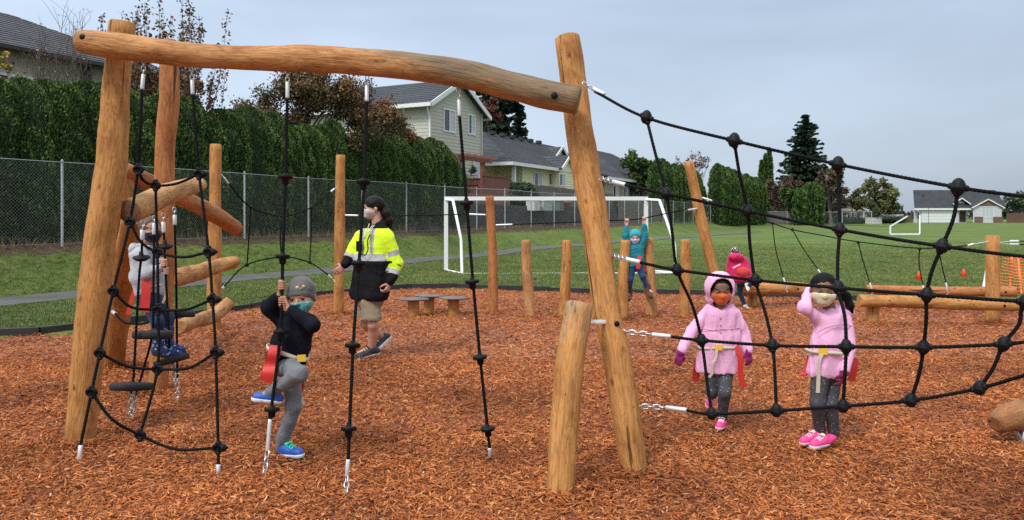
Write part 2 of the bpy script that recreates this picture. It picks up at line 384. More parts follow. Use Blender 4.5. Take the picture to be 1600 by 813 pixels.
log('climbing_log', frame, [P(280, 511, 7.4), P(306, 501, 8.2), P(330, 495, 9.1), P(345, 485, 9.5), P(360, 470, 9.6)], [.075, .075, .092, .082, .07], M_wood_pale, 13, 34, bmp=.09, label='forked crooked log near the ground')
def bolt(parent, c, ax, r=.02, mat=None, h=.012):
    m = MB(); lathe(m, c, [(r, -.01), (r, h * .6), (r * .75, h), (.001, h)], 14, ax); return m.build('bolt', mat or M_plastic, parent)
cd = Vector((0, -1, 0))
bolt(frame, P(139, 62, 4.92) + Vector((0, -.071, .0)), cd, .019)
bolt(frame, P(865, 153, 4.62) + Vector((0, -.086, .0)), cd, .021)
bolt(frame, P(961, 503, 4.60) + Vector((0.0, -.079, 0)), cd, .017)
bolt(frame, P(303, 292, 6.3) + Vector((.02, -.068, 0)), cd, .014)
bolt(frame, P(366, 352, 9.3) + Vector((.0, -.098, 0)), cd, .016)
m = MB(); tube(m, [P(911, 503, 4.36), P(948, 503, 4.55)], .013, 10); m.build('steel_pin', M_alu, frame)
m = MB(); tube(m, [P(172, 322, 5.1), P(198, 321, 5.3)], .022, 10); m.build('steel_pin', M_alu, frame)

# ---- ropes
def rope(mb, pts, r=.009, seg=16, step=.0055, fine=True, mi=0):
    pts = [Vector(p) for p in pts]
    ln = sum((a - b).length for a, b in zip(pts, pts[1:]))
    if fine: tube(mb, pts, r, seg, max(6, int(ln / step)), cap=True, lobes=4, pitch=.088, lob=.20, mi=mi)
    else: tube(mb, pts, r, 8, max(6, int(ln / .05)), cap=True, mi=mi)
def ferrule(parent, a, b, r=.0125, label=None):
    m = MB(); a = Vector(a); b = Vector(b); d = (b - a); l = d.length
    lathe(m, a, [(r * .8, 0), (r, l * .04), (r, l * .9), (r * .86, l), (.002, l)], 14, d); return m.build('ferrule', M_alu, parent)
def chainp(parent, a, b, **k):
    m = MB(); chain(m, a, b, **k); return m.build('chain', M_steel, parent)
def disc_at(parent, p, r=.046, ax=(0, 0, 1)):
    m = MB(); lathe(m, p, [(.014, -.045), (.021, -.04), (.022, -.012), (r * .9, -.008), (r, 0), (r, .010), (r * .95, .014), (.016, .016), (.014, .03)], 22, ax)
    return m.build('foot_disc', M_plastic, parent)

def climbing_rope(top, chaintop, fer, pts, discs, bot, label, ground):
    """top: under the beam; hung by two links, ferrule, laid rope with foot discs, ferrule and chain into the chips"""
    t = thing('climbing_rope', Vector(ground), label, 'climbing rope', 'ropes with foot discs hanging from the crossbeam')
    chainp(t, chaintop, fer[0], wire=.0036, ln=.04, wd=.012)
    ferrule(t, fer[0], fer[1])
    m = MB(); rope(m, [fer[1]] + pts + [bot[0]], .0105); m.build('rope', M_rope, t)
    ferrule(t, bot[1], bot[0])
    if len(bot) > 2: chainp(t, bot[1], bot[2], wire=.0042, ln=.046, wd=.014)
    for p in discs: disc_at(t, p, ax=(Vector(fer[1]) - Vector(bot[0])).normalized())
    return t
climbing_rope(None, P(449, 108, 4.82), (P(449, 128, 4.82), P(449, 154, 4.82)), [P(446, 275, 4.75), P(442, 400, 4.65), P(438, 520, 4.58)],
    [P(446, 278, 4.75), P(442, 402, 4.65), P(439, 520, 4.575), P(425, 641, 4.5)], (P(422, 655, 4.49), P(418, 705, 4.46), P(413, 745, 4.41)),
    'black rope with foot discs that the boy in the grey beanie climbs', G(413, 742))
climbing_rope(None, P(574, 118, 4.77), (P(573, 134, 4.77), P(573, 159, 4.76)), [P(569, 285, 4.65), P(561, 412, 4.5), P(552, 540, 4.36)],
    [P(568, 286, 4.65), P(561, 413, 4.5), P(551, 541, 4.36), P(545, 671, 4.25)], (P(544, 718, 4.22), P(542, 745, 4.2), P(541, 771, 4.12)),
    'black rope with foot discs hanging in front of the adult in the yellow jacket', G(541, 768))
climbing_rope(None, P(716, 138, 4.7), (P(717, 156, 4.7), P(718, 182, 4.7)), [P(729, 317, 4.7), P(739, 440, 4.7), P(750, 558, 4.7)],
    [P(729, 318, 4.7), P(738, 441, 4.7), P(750, 559, 4.7), P(762, 671, 4.7)], (P(765, 700, 4.71), P(766, 716, 4.72)),
    'black rope with foot discs hanging in front of the white football goal', G(766, 714))

def sphere_node(parent, p, dirs, r=.036, seed=0):
    """black clamp ball with four short rope sleeves"""
    m = MB(); p = Vector(p)
    lathe(m, p, [(.010, -r * 1.12), (r * .62, -r * 1.0), (r * .93, -r * .5), (r, -r * .08), (r * 1.04, 0), (r * 1.0, r * .10), (r * .9, r * .55), (r * .68, r * .98), (r * .36, r * 1.28), (.004, r * 1.36)], 18, (.05, -.1, 1), sx=1.0)
    for d in dirs:
        d = (Vector(d) - p).normalized(); a = p + d * r * .7; b = p + d * r * 1.32
        lathe(m, a, [(.016, 0), (.0165, (b - a).length * .7), (.013, (b - a).length), (.009, (b - a).length)], 12, d)
    a = p + Vector((0, -r * .86, -.1 * r)); lathe(m, a, [(.011, 0), (.011, .006), (.006, .007), (.001, .005)], 10, (0, -1, 0))
    return m.build('rope_connector', M_plastic, parent)

# ---- big climbing net on the right
def nd_(x, y):
    t = (x - 915) / (1600 - 915); return P(x, y, 4.62 - 1.12 * t + .10 * math.sin(t * 9 + y * .01))
net = thing('climbing_net', Vector((P(1300, 640, 4.0).x, 4.0, 0)), 'large black rope climbing net stretched from the leaning log post over the two pink jackets', 'climbing net')
rows = [[(945 - 16, 143), (1010, 184), (1147, 220), (1309, 257), (1497, 293), (1640, 312), (1950, 352)],
        [(977, 289), (1041, 303), (1168, 330), (1312, 359), (1472, 385), (1640, 405), (1950, 428)],
        [(998, 410), (1058, 422), (1180, 438), (1310, 450), (1448, 461), (1602, 472), (1680, 476), (1950, 482)],
        [(1045, 526), (1096, 532), (1207, 540), (1322, 542), (1443, 543), (1568, 538), (1660, 529), (1950, 518)],
        [(1070, 641), (1112, 647), (1213, 642), (1317, 635), (1423, 626), (1530, 607), (1660, 574), (1950, 545)]]
for r_, row in enumerate(rows):
    m = MB(); rope(m, [nd_(*q) for q in row], .0095); m.build('rope', M_rope, net)
mm_ = MB(); q_ = nd_(1962, 430); tube(mm_, [Vector((q_.x + .12, q_.y, -.1)), Vector((q_.x + .04, q_.y, 1.0)), Vector((q_.x, q_.y, 1.95))], [.095, .09, .08], 26, 30, bump=.04, seed=71, bevel=.12); mm_.build('anchor_post', M_wood, net)
cols = [[(1010, 184), (1024, 240), (1041, 303), (1050, 362), (1058, 422), (1082, 478), (1096, 532), (1104, 590), (1112, 647)],
        [(1147, 220), (1156, 275), (1168, 330), (1172, 384), (1180, 438), (1196, 490), (1207, 540), (1211, 590), (1213, 642)],
        [(1309, 257), (1311, 308), (1312, 359), (1309, 405), (1310, 450), (1320, 496), (1322, 542), (1320, 590), (1317, 635)],
        [(1497, 293), (1490, 340), (1472, 385), (1456, 424), (1448, 461), (1447, 502), (1443, 543), (1436, 585), (1423, 626)],
        [(1700, 320), (1664, 402), (1602, 472), (1592, 507), (1568, 538), (1552, 575), (1530, 607)]]
for col in cols:
    m = MB(); rope(m, [nd_(*q) for q in col], .0095); m.build('rope', M_rope, net)
hub = [(c[i], c[i - 1] if i else None, c[i + 1] if i + 1 < len(c) else None) for c in cols for i in range(0, len(c), 2)]
for row in rows:
    for i in range(1, len(row) - 0):
        q = row[i]
        if q[0] > 1625: continue
        dirs = [nd_(*row[i - 1])] + ([nd_(*row[i + 1])] if i + 1 < len(row) else [])
        for (c, a, b) in hub:
            if c == q: dirs += [nd_(*z) for z in (a, b) if z]
        sphere_node(net, nd_(*q), dirs, r=.034 if row is rows[0] else .030)
for a, b, c in (((911, 131), (925, 138), (945, 148)), ((938, 279), (957, 284), (977, 289)), ((957, 400), (978, 405), (1000, 410)), ((966, 517), (1018, 523), (1048, 526)), ((985, 634), (1040, 637), (1073, 641))):
    if b[0] > 1000: A = P(*a, 4.55)
    else: A = P(*a, 4.68)
    B = nd_(*b); Cc = nd_(*c)
    chainp(net, A, B, wire=.0042, ln=.044, wd=.0135); ferrule(net, B, Cc, .0135)

# ---- small climbing net on the left, hung from the crossbeam
ln = thing('rope_climbing_net', Vector((P(240, 600, 4.6).x, 4.6, 0)), 'narrow hanging rope net with ring shaped black connectors under the left of the crossbeam', 'climbing net')
def ld(x, y):     # depth of the left net: nearer at its foot
    side = abs(x - 243) / 90.0
    return P(x, y, 4.86 - .40 * (y - 265) / 450.0 + .22 * (1 - min(side, 1)) * (1 if y > 280 else .3))
Lc = [(216, 265), (203, 347), (177, 455), (156, 552), (143, 613), (125, 700)]
Cc_ = [(243, 290), (246, 394), (247, 484), (246, 577), (219, 680)]
Rc = [(311, 272), (326, 394), (332, 468), (337, 551), (341, 700), (341, 727)]
for q, lo in ((Lc, 0), (Cc_, 0), (Rc, 0)):
    m = MB(); rope(m, [ld(*z) for z in q], .0095); m.build('rope', M_rope, ln)
for q in ([(216, 265), (224, 282), (243, 290), (276, 287), (311, 272)], [(203, 347), (220, 378), (246, 394), (285, 402), (326, 394)], [(177, 455), (205, 480), (247, 484), (290, 484), (332, 468)],
          [(156, 552), (200, 573), (246, 577), (295, 575), (337, 551)], [(143, 613), (175, 655), (219, 680), (275, 702), (341, 700)]):
    m = MB(); rope(m, [ld(*z) for z in q], .0095); m.build('rope', M_rope, ln)
def ring_node(parent, p, right=True):
    m = MB(); p = Vector(p); M = Matrix.Rotation(R(14), 3, 'X')
    pts = [p + M @ Vector((math.cos(a) * .027, 0, math.sin(a) * .021)) for a in np.linspace(0, 2 * PI, 19)]
    tube(m, pts, .0115, 8, cap=False)
    ball(m, p + Vector((0, .006, 0)), (.026, .008, .020), seg=12, ring=8)
    if right: lathe(m, p + Vector((.022, 0, 0)), [(.026, 0), (.024, .012), (.012, .028), (.004, .036)], 12, (1, 0, .05))
    for s in (-1, 1): lathe(m, p + Vector((0, 0, s * .022)), [(.0165, 0), (.0165, .012), (.012, .02), (.003, .02)], 12, (0, 0, s))
    return m.build('rope_connector', M_plastic, parent)
for q in Lc[:5] + Cc_: ring_node(ln, ld(*q), q[0] > 300)
for q in Rc[:5]: ring_node(ln, ld(*q), True)
ferrule(ln, ld(124, 718), ld(126, 696), .0135); ferrule(ln, ld(341, 743), ld(341, 726), .0135)
for (a, b, c) in (((224, 92), (224, 116), (222, 140)), ((299, 104), (300, 125), (301, 148))):
    D0 = 4.9; chainp(ln, P(*a, D0), P(*b, D0), wire=.0036, ln=.036); ferrule(ln, P(*b, D0), P(*c, D0))
m = MB(); rope(m, [P(222, 138, 4.9), P(219, 200, 4.88), ld(216, 262)], .0095); m.build('rope', M_rope, ln)
m = MB(); rope(m, [P(301, 146, 4.9), P(306, 210, 4.87), ld(311, 268)], .0095); m.build('rope', M_rope, ln)

# ---- hanging steps under the pale log (boy with boots stands on them)
def step_disc(parent, c, r, th, ax=(0, 0, 1), name='step_disc', mat=None, sx=1):
    m = MB(); lathe(m, c, [(r * .92, -th / 2), (r, -th * .36), (r, th * .36), (r * .92, th / 2), (r * .3, th / 2 + .002), (.02, th / 2 + .012), (.012, th / 2 + .02)], 26, ax)
    return m.build(name, mat or M_rubber, parent)
def cone_disc(parent, c, r=.062):
    m = MB(); lathe(m, c, [(.006, -.028), (r * .55, -.022), (r * .96, -.004), (r, .002), (r * .9, .010), (r * .35, .018), (.016, .026), (.013, .05)], 20, (.05, -.18, 1))
    return m.build('hand_disc', M_plastic, parent)
sw = [dict(lab='hanging rope with a low plank shaped step in front of the boy in boots', ch=(223, 345), f0=(223, 360), f1=(222, 376), d=5.55, r=[(221, 402), (217, 440), (208, 598)], cone=(221, 403), disc=((206, 604), .150, .050, (.02, .17, 1)), end=((204, 612), (205, 652)), ed=5.52),
      dict(lab='hanging rope with a wide round step before the knees of the boy in boots', ch=(241, 338), f0=(241, 349), f1=(241, 367), d=5.72, r=[(240, 430), (238, 520), (226, 570), (214, 612)], cone=None, disc=((239, 523), .148, .055, (.0, .10, 1)), end=((213, 615), (206, 648)), ed=5.6),
      dict(lab='hanging rope whose tilted step carries the blue dotted boots', ch=(255, 334), f0=(255, 347), f1=(256, 364), d=5.92, r=[(257, 384), (259, 430), (266, 556)], cone=(258, 385), disc=((268, 563), .135, .05, (-.28, .08, 1)), end=((270, 568), (272, 600)), ed=5.9),
      dict(lab='hanging rope with a step disc beside the reddish post', ch=(272, 325), f0=(273, 336), f1=(273, 352), d=6.15, r=[(275, 420), (276, 490), (277, 582)], cone=None, disc=((288, 491), .085, .045, (.03, .08, 1)), end=((277, 585), (277, 628)), ed=6.1)]
for s in sw:
    d = s['d']; g0 = P(*s['end'][1], s['ed']); t = thing('hanging_step', Vector((g0.x, g0.y, 0)), s['lab'], 'swing step', 'hanging steps under the pale log')
    chainp(t, P(*s['ch'], d), P(*s['f0'], d), wire=.0035, ln=.036); ferrule(t, P(*s['f0'], d), P(*s['f1'], d), .016)
    m = MB(); rope(m, [P(*s['f1'], d)] + [P(*q, d) for q in s['r']] + [P(*s['end'][0], s['ed'])], .0095); m.build('rope', M_rope, t)
    chainp(t, P(*s['end'][0], s['ed']), P(*s['end'][1], s['ed']), wire=.005, ln=.05, wd=.016)
    if s['cone']: cone_disc(t, P(*s['cone'], d))
    c, r, th, ax = s['disc']; step_disc(t, P(*c, d), r, th, ax)
t = thing('hand_rope', Vector((P(200, 500, 6.9).x, 6.6, 0)), 'short curved black hand rope with a pale tip beside the brace post', 'rope')
m = MB(); rope(m, [P(180, 490, 6.95), P(188, 499, 6.8), P(198, 505, 6.7), P(222, 506, 6.6), P(243, 500, 6.55)], .011); m.build('rope', M_rope, t)
ferrule(t, P(176, 487, 7.0), P(181, 491, 6.95), .017)

# ---- small net between two far posts
sn = thing('small_rope_net', Vector((P(440, 480, 10.8).x, 10.8, 0)), 'small thin rope net stretched between two upright posts near the grass', 'climbing net')
def s2(x, y): return P(x, y, 9.9 + (x - 340) * (11.4 - 9.9) / 190)
for q in ([(357, 287), (392, 324), (443, 338), (487, 324), (517, 300)], [(350, 448), (386, 414), (443, 402), (485, 411), (513, 430)], [(392, 324), (389, 370), (386, 414)], [(443, 338), (438, 370), (440, 402)], [(487, 324), (486, 370), (484, 410)]):
    m = MB(); rope(m, [s2(*z) for z in q], .0095, fine=False); m.build('rope', M_rope, sn)
for q in ((392, 324), (443, 338), (487, 324), (386, 414), (441, 402), (484, 410)):
    m = MB(); ball(m, s2(*q), .028, seg=12, ring=8); m.build('rope_connector', M_plastic, sn)
for a, b in (((357, 287), (344, 270)), ((517, 300), (527, 291)), ((350, 448), (343, 455)), ((513, 430), (524, 440))):
    A = s2(*a); B = s2(*b); ferrule(sn, A, A.lerp(B, .55), .014); m = MB(); tube(m, [A.lerp(B, .5), B], .006, 6); m.build('eye_rod', M_steel, sn)

# ---- free standing far posts
def far_post(px, ytop, ybot, d, r, mat, seed, label, lean=None, grp='upright log posts of the rope course'):
    b = P(px, ybot, d); b.z = 0; top = P(lean if lean is not None else px, ytop, d)
    q = b.lerp(top, .5) + Vector((.02 * math.sin(seed * 2.1), 0, 0))
    m = MB(); tube(m, [b + (b - top).normalized() * .1, b, q, top], [r * 1.06, r * 1.04, r, r * .9], 22, 26, bump=.05, seed=seed, bevel=.12)
    o = m.build('log_post', mat, None, origin=b); return tag(o, label, 'post', grp)
far_post(529, 243, 490, 11.5, .078, M_wood, 21, 'tall upright post at the elbow of the adult in the yellow jacket', 532)
far_post(771, 307, 489, 11.6, .074, M_wood_red, 22, 'tall dark reddish post standing in front of the white goal frame', 765)
far_post(829, 376, 492, 11.4, .08, M_wood_pale, 23, 'pale cracked low post with a slight bend, next to the tall reddish post', 822)
far_post(881, 376, 493, 11.35, .078, M_wood, 24, 'low post peeping out just left of the large leaning post', 886)
far_post(928, 378, 495, 11.3, .075, M_wood, 25, 'low post almost hidden behind the large leaning post', 930)
far_post(973, 376, 497, 11.05, .082, M_wood, 26, 'low post in front of the legs of the child in teal', 978)
far_post(1018, 373, 494, 11.2, .085, M_wood_pale, 27, 'low post that the brown boot of the child in teal presses on', 1012)
far_post(1068, 375, 495, 11.2, .08, M_wood, 28, 'low post between the net and the girl with the pink hood', 1071)
far_post(1131, 253, 487, 11.9, .083, M_wood, 29, 'tall leaning post behind the girl with the pink hood', 1076)
# rope course ropes
def hrope(pts, ferr, label):
    a = Vector(pts[0]); t = thing('hand_rope', Vector((a.x, a.y, 0)), label, 'rope', 'thin ropes between the far posts')
    m = MB(); rope(m, pts, .0085, fine=False); m.build('rope', M_rope, t)
    for p, q in ferr: ferrule(t, p, q, .014)
hrope([P(560, 337, 11.5), P(650, 337, 11.55), P(735, 334.5, 11.6)], [(P(538, 336.5, 11.5), P(560, 337, 11.5)), (P(733, 335, 11.6), P(760, 336, 11.6))], 'thin rope from behind the adult to the tall reddish post')
hrope([P(800, 351, 11.6), P(880, 348, 11.5), P(940, 345, 11.2), P(979, 344, 11.1), P(1006, 341, 11.1), P(1060, 330, 11.5), P(1075, 328, 11.7)], [(P(774, 352, 11.6), P(801, 351, 11.6)), (P(1071, 329, 11.7), P(1090, 326, 11.85))], 'thin rope the child in teal hangs on')
# ---- suspended bridge ropes at the right
br = thing('rope_bridge_line', Vector((P(1551, 503, 10.6).x, 10.9, 0)), 'thin black overhead rope with short hanging droppers above the balance beams', 'rope')
def b2(x, y): return P(x, y, 11.9 - (x - 1097) * 1.25 / 440)
m = MB(); rope(m, [b2(1112, 313), b2(1170, 337), b2(1207, 349), b2(1238, 359), b2(1290, 369), b2(1341, 378), b2(1437, 388), b2(1515, 384)], .0085, fine=False); m.build('rope', M_rope, br)
for q in ([(1207, 349), (1212, 390), (1224, 434)], [(1238, 359), (1256, 390), (1278, 421)], [(1341, 379), (1349, 410), (1359, 442)], [(1437, 389), (1436, 412), (1442, 446)], [(1466, 388), (1472, 416), (1478, 442)]):
    m = MB(); rope(m, [b2(*z) for z in q], .0085, fine=False); m.build('dropper_rope', M_rope, br)
    m = MB(); ball(m, b2(*q[0]), .025, seg=10, ring=7); m.build('rope_connector', M_plastic, br)
    z = q[-1]; z0 = q[-2]; dx = (z[0] - z0[0]) / 30
    ferrule(br, b2(*z), b2(z[0] + dx * 10, z[1] + 12), .013)
    chainp(br, b2(z[0] + dx * 9, z[1] + 11), b2(z[0] + dx * 14, z[1] + 22), wire=.004, ln=.04)
ferrule(br, b2(1097, 309), b2(1113, 314), .014); ferrule(br, b2(1512, 384), b2(1522, 381), .014)
m = MB(); tube(m, [b2(1520, 381.5), b2(1545, 377)], .006, 6); m.build('eye_rod', M_steel, br)
br2 = thing('hand_rope', Vector((P(1600, 480, 10.6).x, 10.6, 0)), 'pair of thin ropes leaving the short end post to the right', 'rope')
for y0, y1 in ((376, 377), (380, 382)):
    m = MB(); rope(m, [P(1590, y1, 10.7), P(1800, y1 + 6, 10.8)], .008, fine=False); m.build('rope', M_rope, br2)
    ferrule(br2, P(1578, y1, 10.7), P(1592, y1, 10.7), .015); m = MB(); tube(m, [P(1560, 379, 10.7), P(1580, y1, 10.7)], .006, 6); m.build('eye_rod', M_steel, br2)

# ---- balance beams
def beam_thing(label, pts, rad, seed, mat, stumps):
    g = P(*stumps[0][:3]) if stumps else P(*pts[0]); t = thing('balance_beam', Vector((g.x, g.y, 0)), label, 'balance beam', 'low log balance beams')
    m = MB(); tube(m, [P(*q) for q in pts], rad, 24, 40, bump=.04, seed=seed, bevel=.1); m.build('beam_log', mat, t)
    for i, (x, y0, d, y1, r) in enumerate(stumps):
        b = P(x, y1, d); b.z = -.1; m = MB(); tube(m, [b, P(x, y0, d)], [r * 1.03, r], 20, 10, bump=.04, seed=seed + 3 + i, bevel=.1); m.build('support_post', M_wood, t)
    m = MB(); q = P(*pts[-1]) + Vector((-.22, -rad[-1] - .002, 0)); lathe(m, q, [(.018, 0), (.018, .008), (.008, .009)], 12, (0, -1, 0)); m.build('bolt', M_plastic, t)
    return t
beam_thing('nearer of the two balance beams at the far right, resting on a stump and the square topped post', [(1343, 470, 10.4), (1420, 472, 10.4), (1500, 475, 10.4), (1588, 477, 10.4)], [.088, .085, .083, .08], 41, M_wood,
    [(1364, 478, 10.5, 508, .085), (1551, 369, 10.75, 503, .09)])
beam_thing('farther balance beam seen just above the nearer one at the far right', [(1354, 452, 12.2), (1450, 455, 12.0), (1588, 456, 11.4)], [.075, .075, .08], 43, M_wood_red, [(1380, 455, 12.25, 485, .07)])
beam_thing('balance beam behind the children that the child in the red jacket leans on', [(1160, 452, 12.6), (1210, 450, 12.6), (1264, 451, 12.5)], [.09, .115, .09], 45, M_wood, [(1176, 456, 12.7, 477, .085)])
# weathered log end close by at the lower right
t = thing('log_bench', Vector((P(1590, 690, 4.95).x, 5.0, 0)), 'thick weathered log end on a steel foot at the lower right edge', 'log')
m = MB(); tube(m, [P(1557, 662, 4.95), P(1580, 652, 5.0), P(1640, 645, 5.1), P(1760, 640, 5.3)], [.065, .092, .095, .1], 28, 40, bump=.06, seed=51, bevel=.3, w=lambda a, th: .02); m.build('log', M_wood_brown, t)
m = MB(); a = P(1598, 668, 5.0); box(m, (a.x, a.y, a.z / 2 - .03), (.05, .09, a.z + .06)); m.build('steel_foot', M_steel, t)

# ---- mushroom steps
for i, (x, yt, d, yb, r, lab) in enumerate(((646, 465.5, 12.5, 494, .27, 'stepping stump with a round grey top nearest to the adult, front of the overlapping two'), (670, 460.5, 13.0, 487, .26, 'stepping stump whose round grey top shows behind the one nearest to the adult'), (709, 464, 12.8, 492, .26, 'stepping stump with a round grey top standing alone beside the foot disc rope'))):
    d = CAMH * F / (yb - HZ); r = r * d / 12.7; b = P(x, yb, d); t = thing('stepping_stump', Vector((b.x, b.y, 0)), lab, 'stepping stump', 'stumps with round tops')
    rr = .085; m = MB(); tube(m, [Vector((b.x, b.y, -.08)), Vector((b.x, b.y, P(x, yt, d).z - .03))], rr, 20, 8, bump=.03, seed=60 + i); m.build('stump', M_wood, t)
    m = MB(); lathe(m, (b.x, b.y, P(x, yt, d).z - .02), [(r * .3, -.03), (r * .85, -.012), (r, 0), (r * .98, .012), (r * .3, .02), (.001, .02)], 28, (.02, .025, 1)); m.build('round_top', simple('grey_rubber_top', (.15, .115, .10), .6, .25, 12, .002, 90), t)

# ================================================================== GROUND
FX, FY = -10.0, 16.4                     # a point of the chain-link fence; U runs along it, NV towards the field
U = Vector((.452, .892, 0)); NV = Vector((.892, -.452, 0))
def fs(x, y): return (x - FX) * NV.x + (y - FY) * NV.y
def fv(x, y): return (x - FX) * U.x + (y - FY) * U.y
def FP(v, s, z=0.0): return Vector((FX + U.x * v + NV.x * s, FY + U.y * v + NV.y * s, z))
def gz(x, y):
    s = fs(x, y); v = fv(x, y)
    h = .88 * (1 - .75 * sm(v, 45, 95))
    if s > -.6: z = h * (1 - sm(s, -.2, 1.9))
    else: z = h + 1.0 * sm(-s, 1.35, 1.8) * (1 - sm(v, 70, 110)) * sm(v, 20.2, 20.9) if -s > .9 else h
    z += .02 * math.sin(x * .7 + y * .4) * sm(y, 13, 20)
    z -= 1.2 * sm(y, 210, 420)
    return z
# playground boundary (edging) in plan
edge = [(-14, 6.8), (-9.5, 8.6), (-6.52, 9.42), (-5.9, 9.95), (-4.3, 12.1), (-3.66, 14.1), (-2.5, 15.2), (-1.5, 15.8), (-.53, 15.3), (1.6, 14.6), (3.2, 14.3), (4.8, 13.9), (6.4, 13.2), (9.5, 12.6), (14, 12.2)]
ep = catmull([(x, y, 0) for x, y in edge], 90)
def inside(x, y):
    return y < np.interp(x, ep[:, 0], ep[:, 1])
gx = np.concatenate([-np.geomspace(14, 500, 34)[::-1], np.linspace(-13.6, 14, 80), np.geomspace(14.6, 600, 34)])
gy = np.concatenate([np.linspace(-30, 4, 8), np.linspace(5, 60, 130), np.geomspace(61, 900, 60)])
X, Y = np.meshgrid(gx, gy, indexing='ij'); Z = np.zeros_like(X)
for i in range(X.shape[0]):
    for j in range(X.shape[1]):
        Z[i, j] = gz(X[i, j], Y[i, j]) - (.06 if inside(X[i, j], Y[i, j] + .25) else 0)
nx, ny = X.shape; i = np.arange(nx - 1)[:, None] * ny; j = np.arange(ny - 1)[None, :]
m_, t_, b_ = newmat('grass_ground')
co = node(t_, 'ShaderNodeTexCoord').outputs['Object']
na = node(t_, 'ShaderNodeTexNoise', {'Vector': co, 'Scale': .35, 'Detail': 6.0, 'Roughness': .6})
nb = node(t_, 'ShaderNodeTexNoise', {'Vector': co, 'Scale': 7.0, 'Detail': 7.0, 'Roughness': .7})
mpp = node(t_, 'ShaderNodeMapping', {'Vector': co, 'Scale': (.05, .5, 1)}); ncm = node(t_, 'ShaderNodeTexNoise', {'Vector': mpp.outputs[0], 'Scale': 1.0, 'Detail': 4.0})
c = ramp(t_, na.outputs['Fac'], [(.3, (.066, .105, .022)), (.55, (.100, .145, .034)), (.75, (.145, .165, .05))])
c = mixc(t_, .75, c, ramp(t_, nb.outputs['Fac'], [(.3, (.55, .6, .5)), (.5, (1, 1, 1)), (.7, (1.35, 1.25, 1.1))]), 'MULTIPLY')
c = mixc(t_, .55, c, ramp(t_, ncm.outputs['Fac'], [(.35, (.8, .84, .78)), (.6, (1.25, 1.18, 1.0))]), 'MULTIPLY')
dirt = node(t_, 'ShaderNodeAttribute', attribute_name='wx').outputs['Fac']
nd2 = node(t_, 'ShaderNodeTexNoise', {'Vector': co, 'Scale': 2.3, 'Detail': 8.0, 'Roughness': .72})
dd = node(t_, 'ShaderNodeMath', {0: dirt, 1: nd2.outputs['Fac']}, operation='ADD').outputs[0]
dc = ramp(t_, nb.outputs['Fac'], [(.3, (.035, .024, .015)), (.6, (.10, .07, .045)), (.75, (.19, .14, .09))])
c = mixc(t_, ramp(t_, dd, [(.86, (0, 0, 0)), (1.06, (1, 1, 1))]), c, dc)
t_.links.new(c, b_.inputs['Base Color']); b_.inputs['Roughness'].default_value = .9; b_.inputs['Specular IOR Level'].default_value = .2
bump(t_, b_, nb.outputs['Fac'], .05, .8)
M_grass_ground = m_
wv = np.zeros_like(X)
for i_ in range(nx):
    for j_ in range(ny):
        s = fs(X[i_, j_], Y[i_, j_]); v = fv(X[i_, j_], Y[i_, j_]); a = 0
        if -.7 < s < 1.9: a = .62 * (1 - sm(s, .1, .95)) * (1 if v < 45 else .6)
        if s <= -.7: a = .25
        # worn patches on the field in front of the balance beams
        dxy = ((X[i_, j_] - 6.5) / 4.5) ** 2 + ((Y[i_, j_] - 17) / 2.2) ** 2
        a = max(a, .44 * max(0, 1 - dxy * .6)); wv[i_, j_] = a
g = MB(); g.add(np.stack([X, Y, Z], 2), np.stack([i + j, i + ny + j, i + ny + j + 1, i + j + 1], 2).reshape(-1, 4), w=wv.ravel())
o = g.build('ground', M_grass_ground); tag(o, 'green school field rising in a low bank to the fence', 'ground', kind='structure')

# path
def strip(name, mat, s0, s1, v0, v1, n, lift, sf=None):
    m = MB(); V = []; K = 6
    for a in np.linspace(0, 1, n):
        v = v0 + (v1 - v0) * a ** 1.4; off = sf(v) if sf else 0
        for s in np.linspace(s0, s1, K):
            p = FP(v, s + off); V.append((p.x, p.y, gz(p.x, p.y) + lift))
    i = np.arange(n - 1)[:, None] * K; j = np.arange(K - 1)[None, :]
    m.add(np.array(V), np.stack([i + j, i + j + 1, i + K + j + 1, i + K + j], 2).reshape(-1, 4)); return m.build(name, mat)
m_, t_, b_ = newmat('worn_asphalt'); co = node(t_, 'ShaderNodeTexCoord').outputs['Object']
n1 = node(t_, 'ShaderNodeTexNoise', {'Vector': co, 'Scale': 1.2, 'Detail': 6.0}); n2 = node(t_, 'ShaderNodeTexNoise', {'Vector': co, 'Scale': 90.0, 'Detail': 3.0})
c = mixc(t_, .6, ramp(t_, n1.outputs['Fac'], [(.3, (.065, .063, .062)), (.7, (.12, .115, .11))]), ramp(t_, n2.outputs['Fac'], [(.35, (.6, .6, .6)), (.65, (1.3, 1.3, 1.3))]), 'MULTIPLY')
t_.links.new(c, b_.inputs['Base Color']); b_.inputs['Roughness'].default_value = .85; bump(t_, b_, n2.outputs['Fac'], .006)
o = strip('path', m_, 1.72, 3.02, -16, 58, 160, .022, lambda v: .15 * math.sin(v * .11 + 1) + 2.9 * sm(v, 18, 55) + 9 * sm(v, 50, 100)); tag(o, 'narrow grey asphalt path along the foot of the bank', 'path', kind='structure')

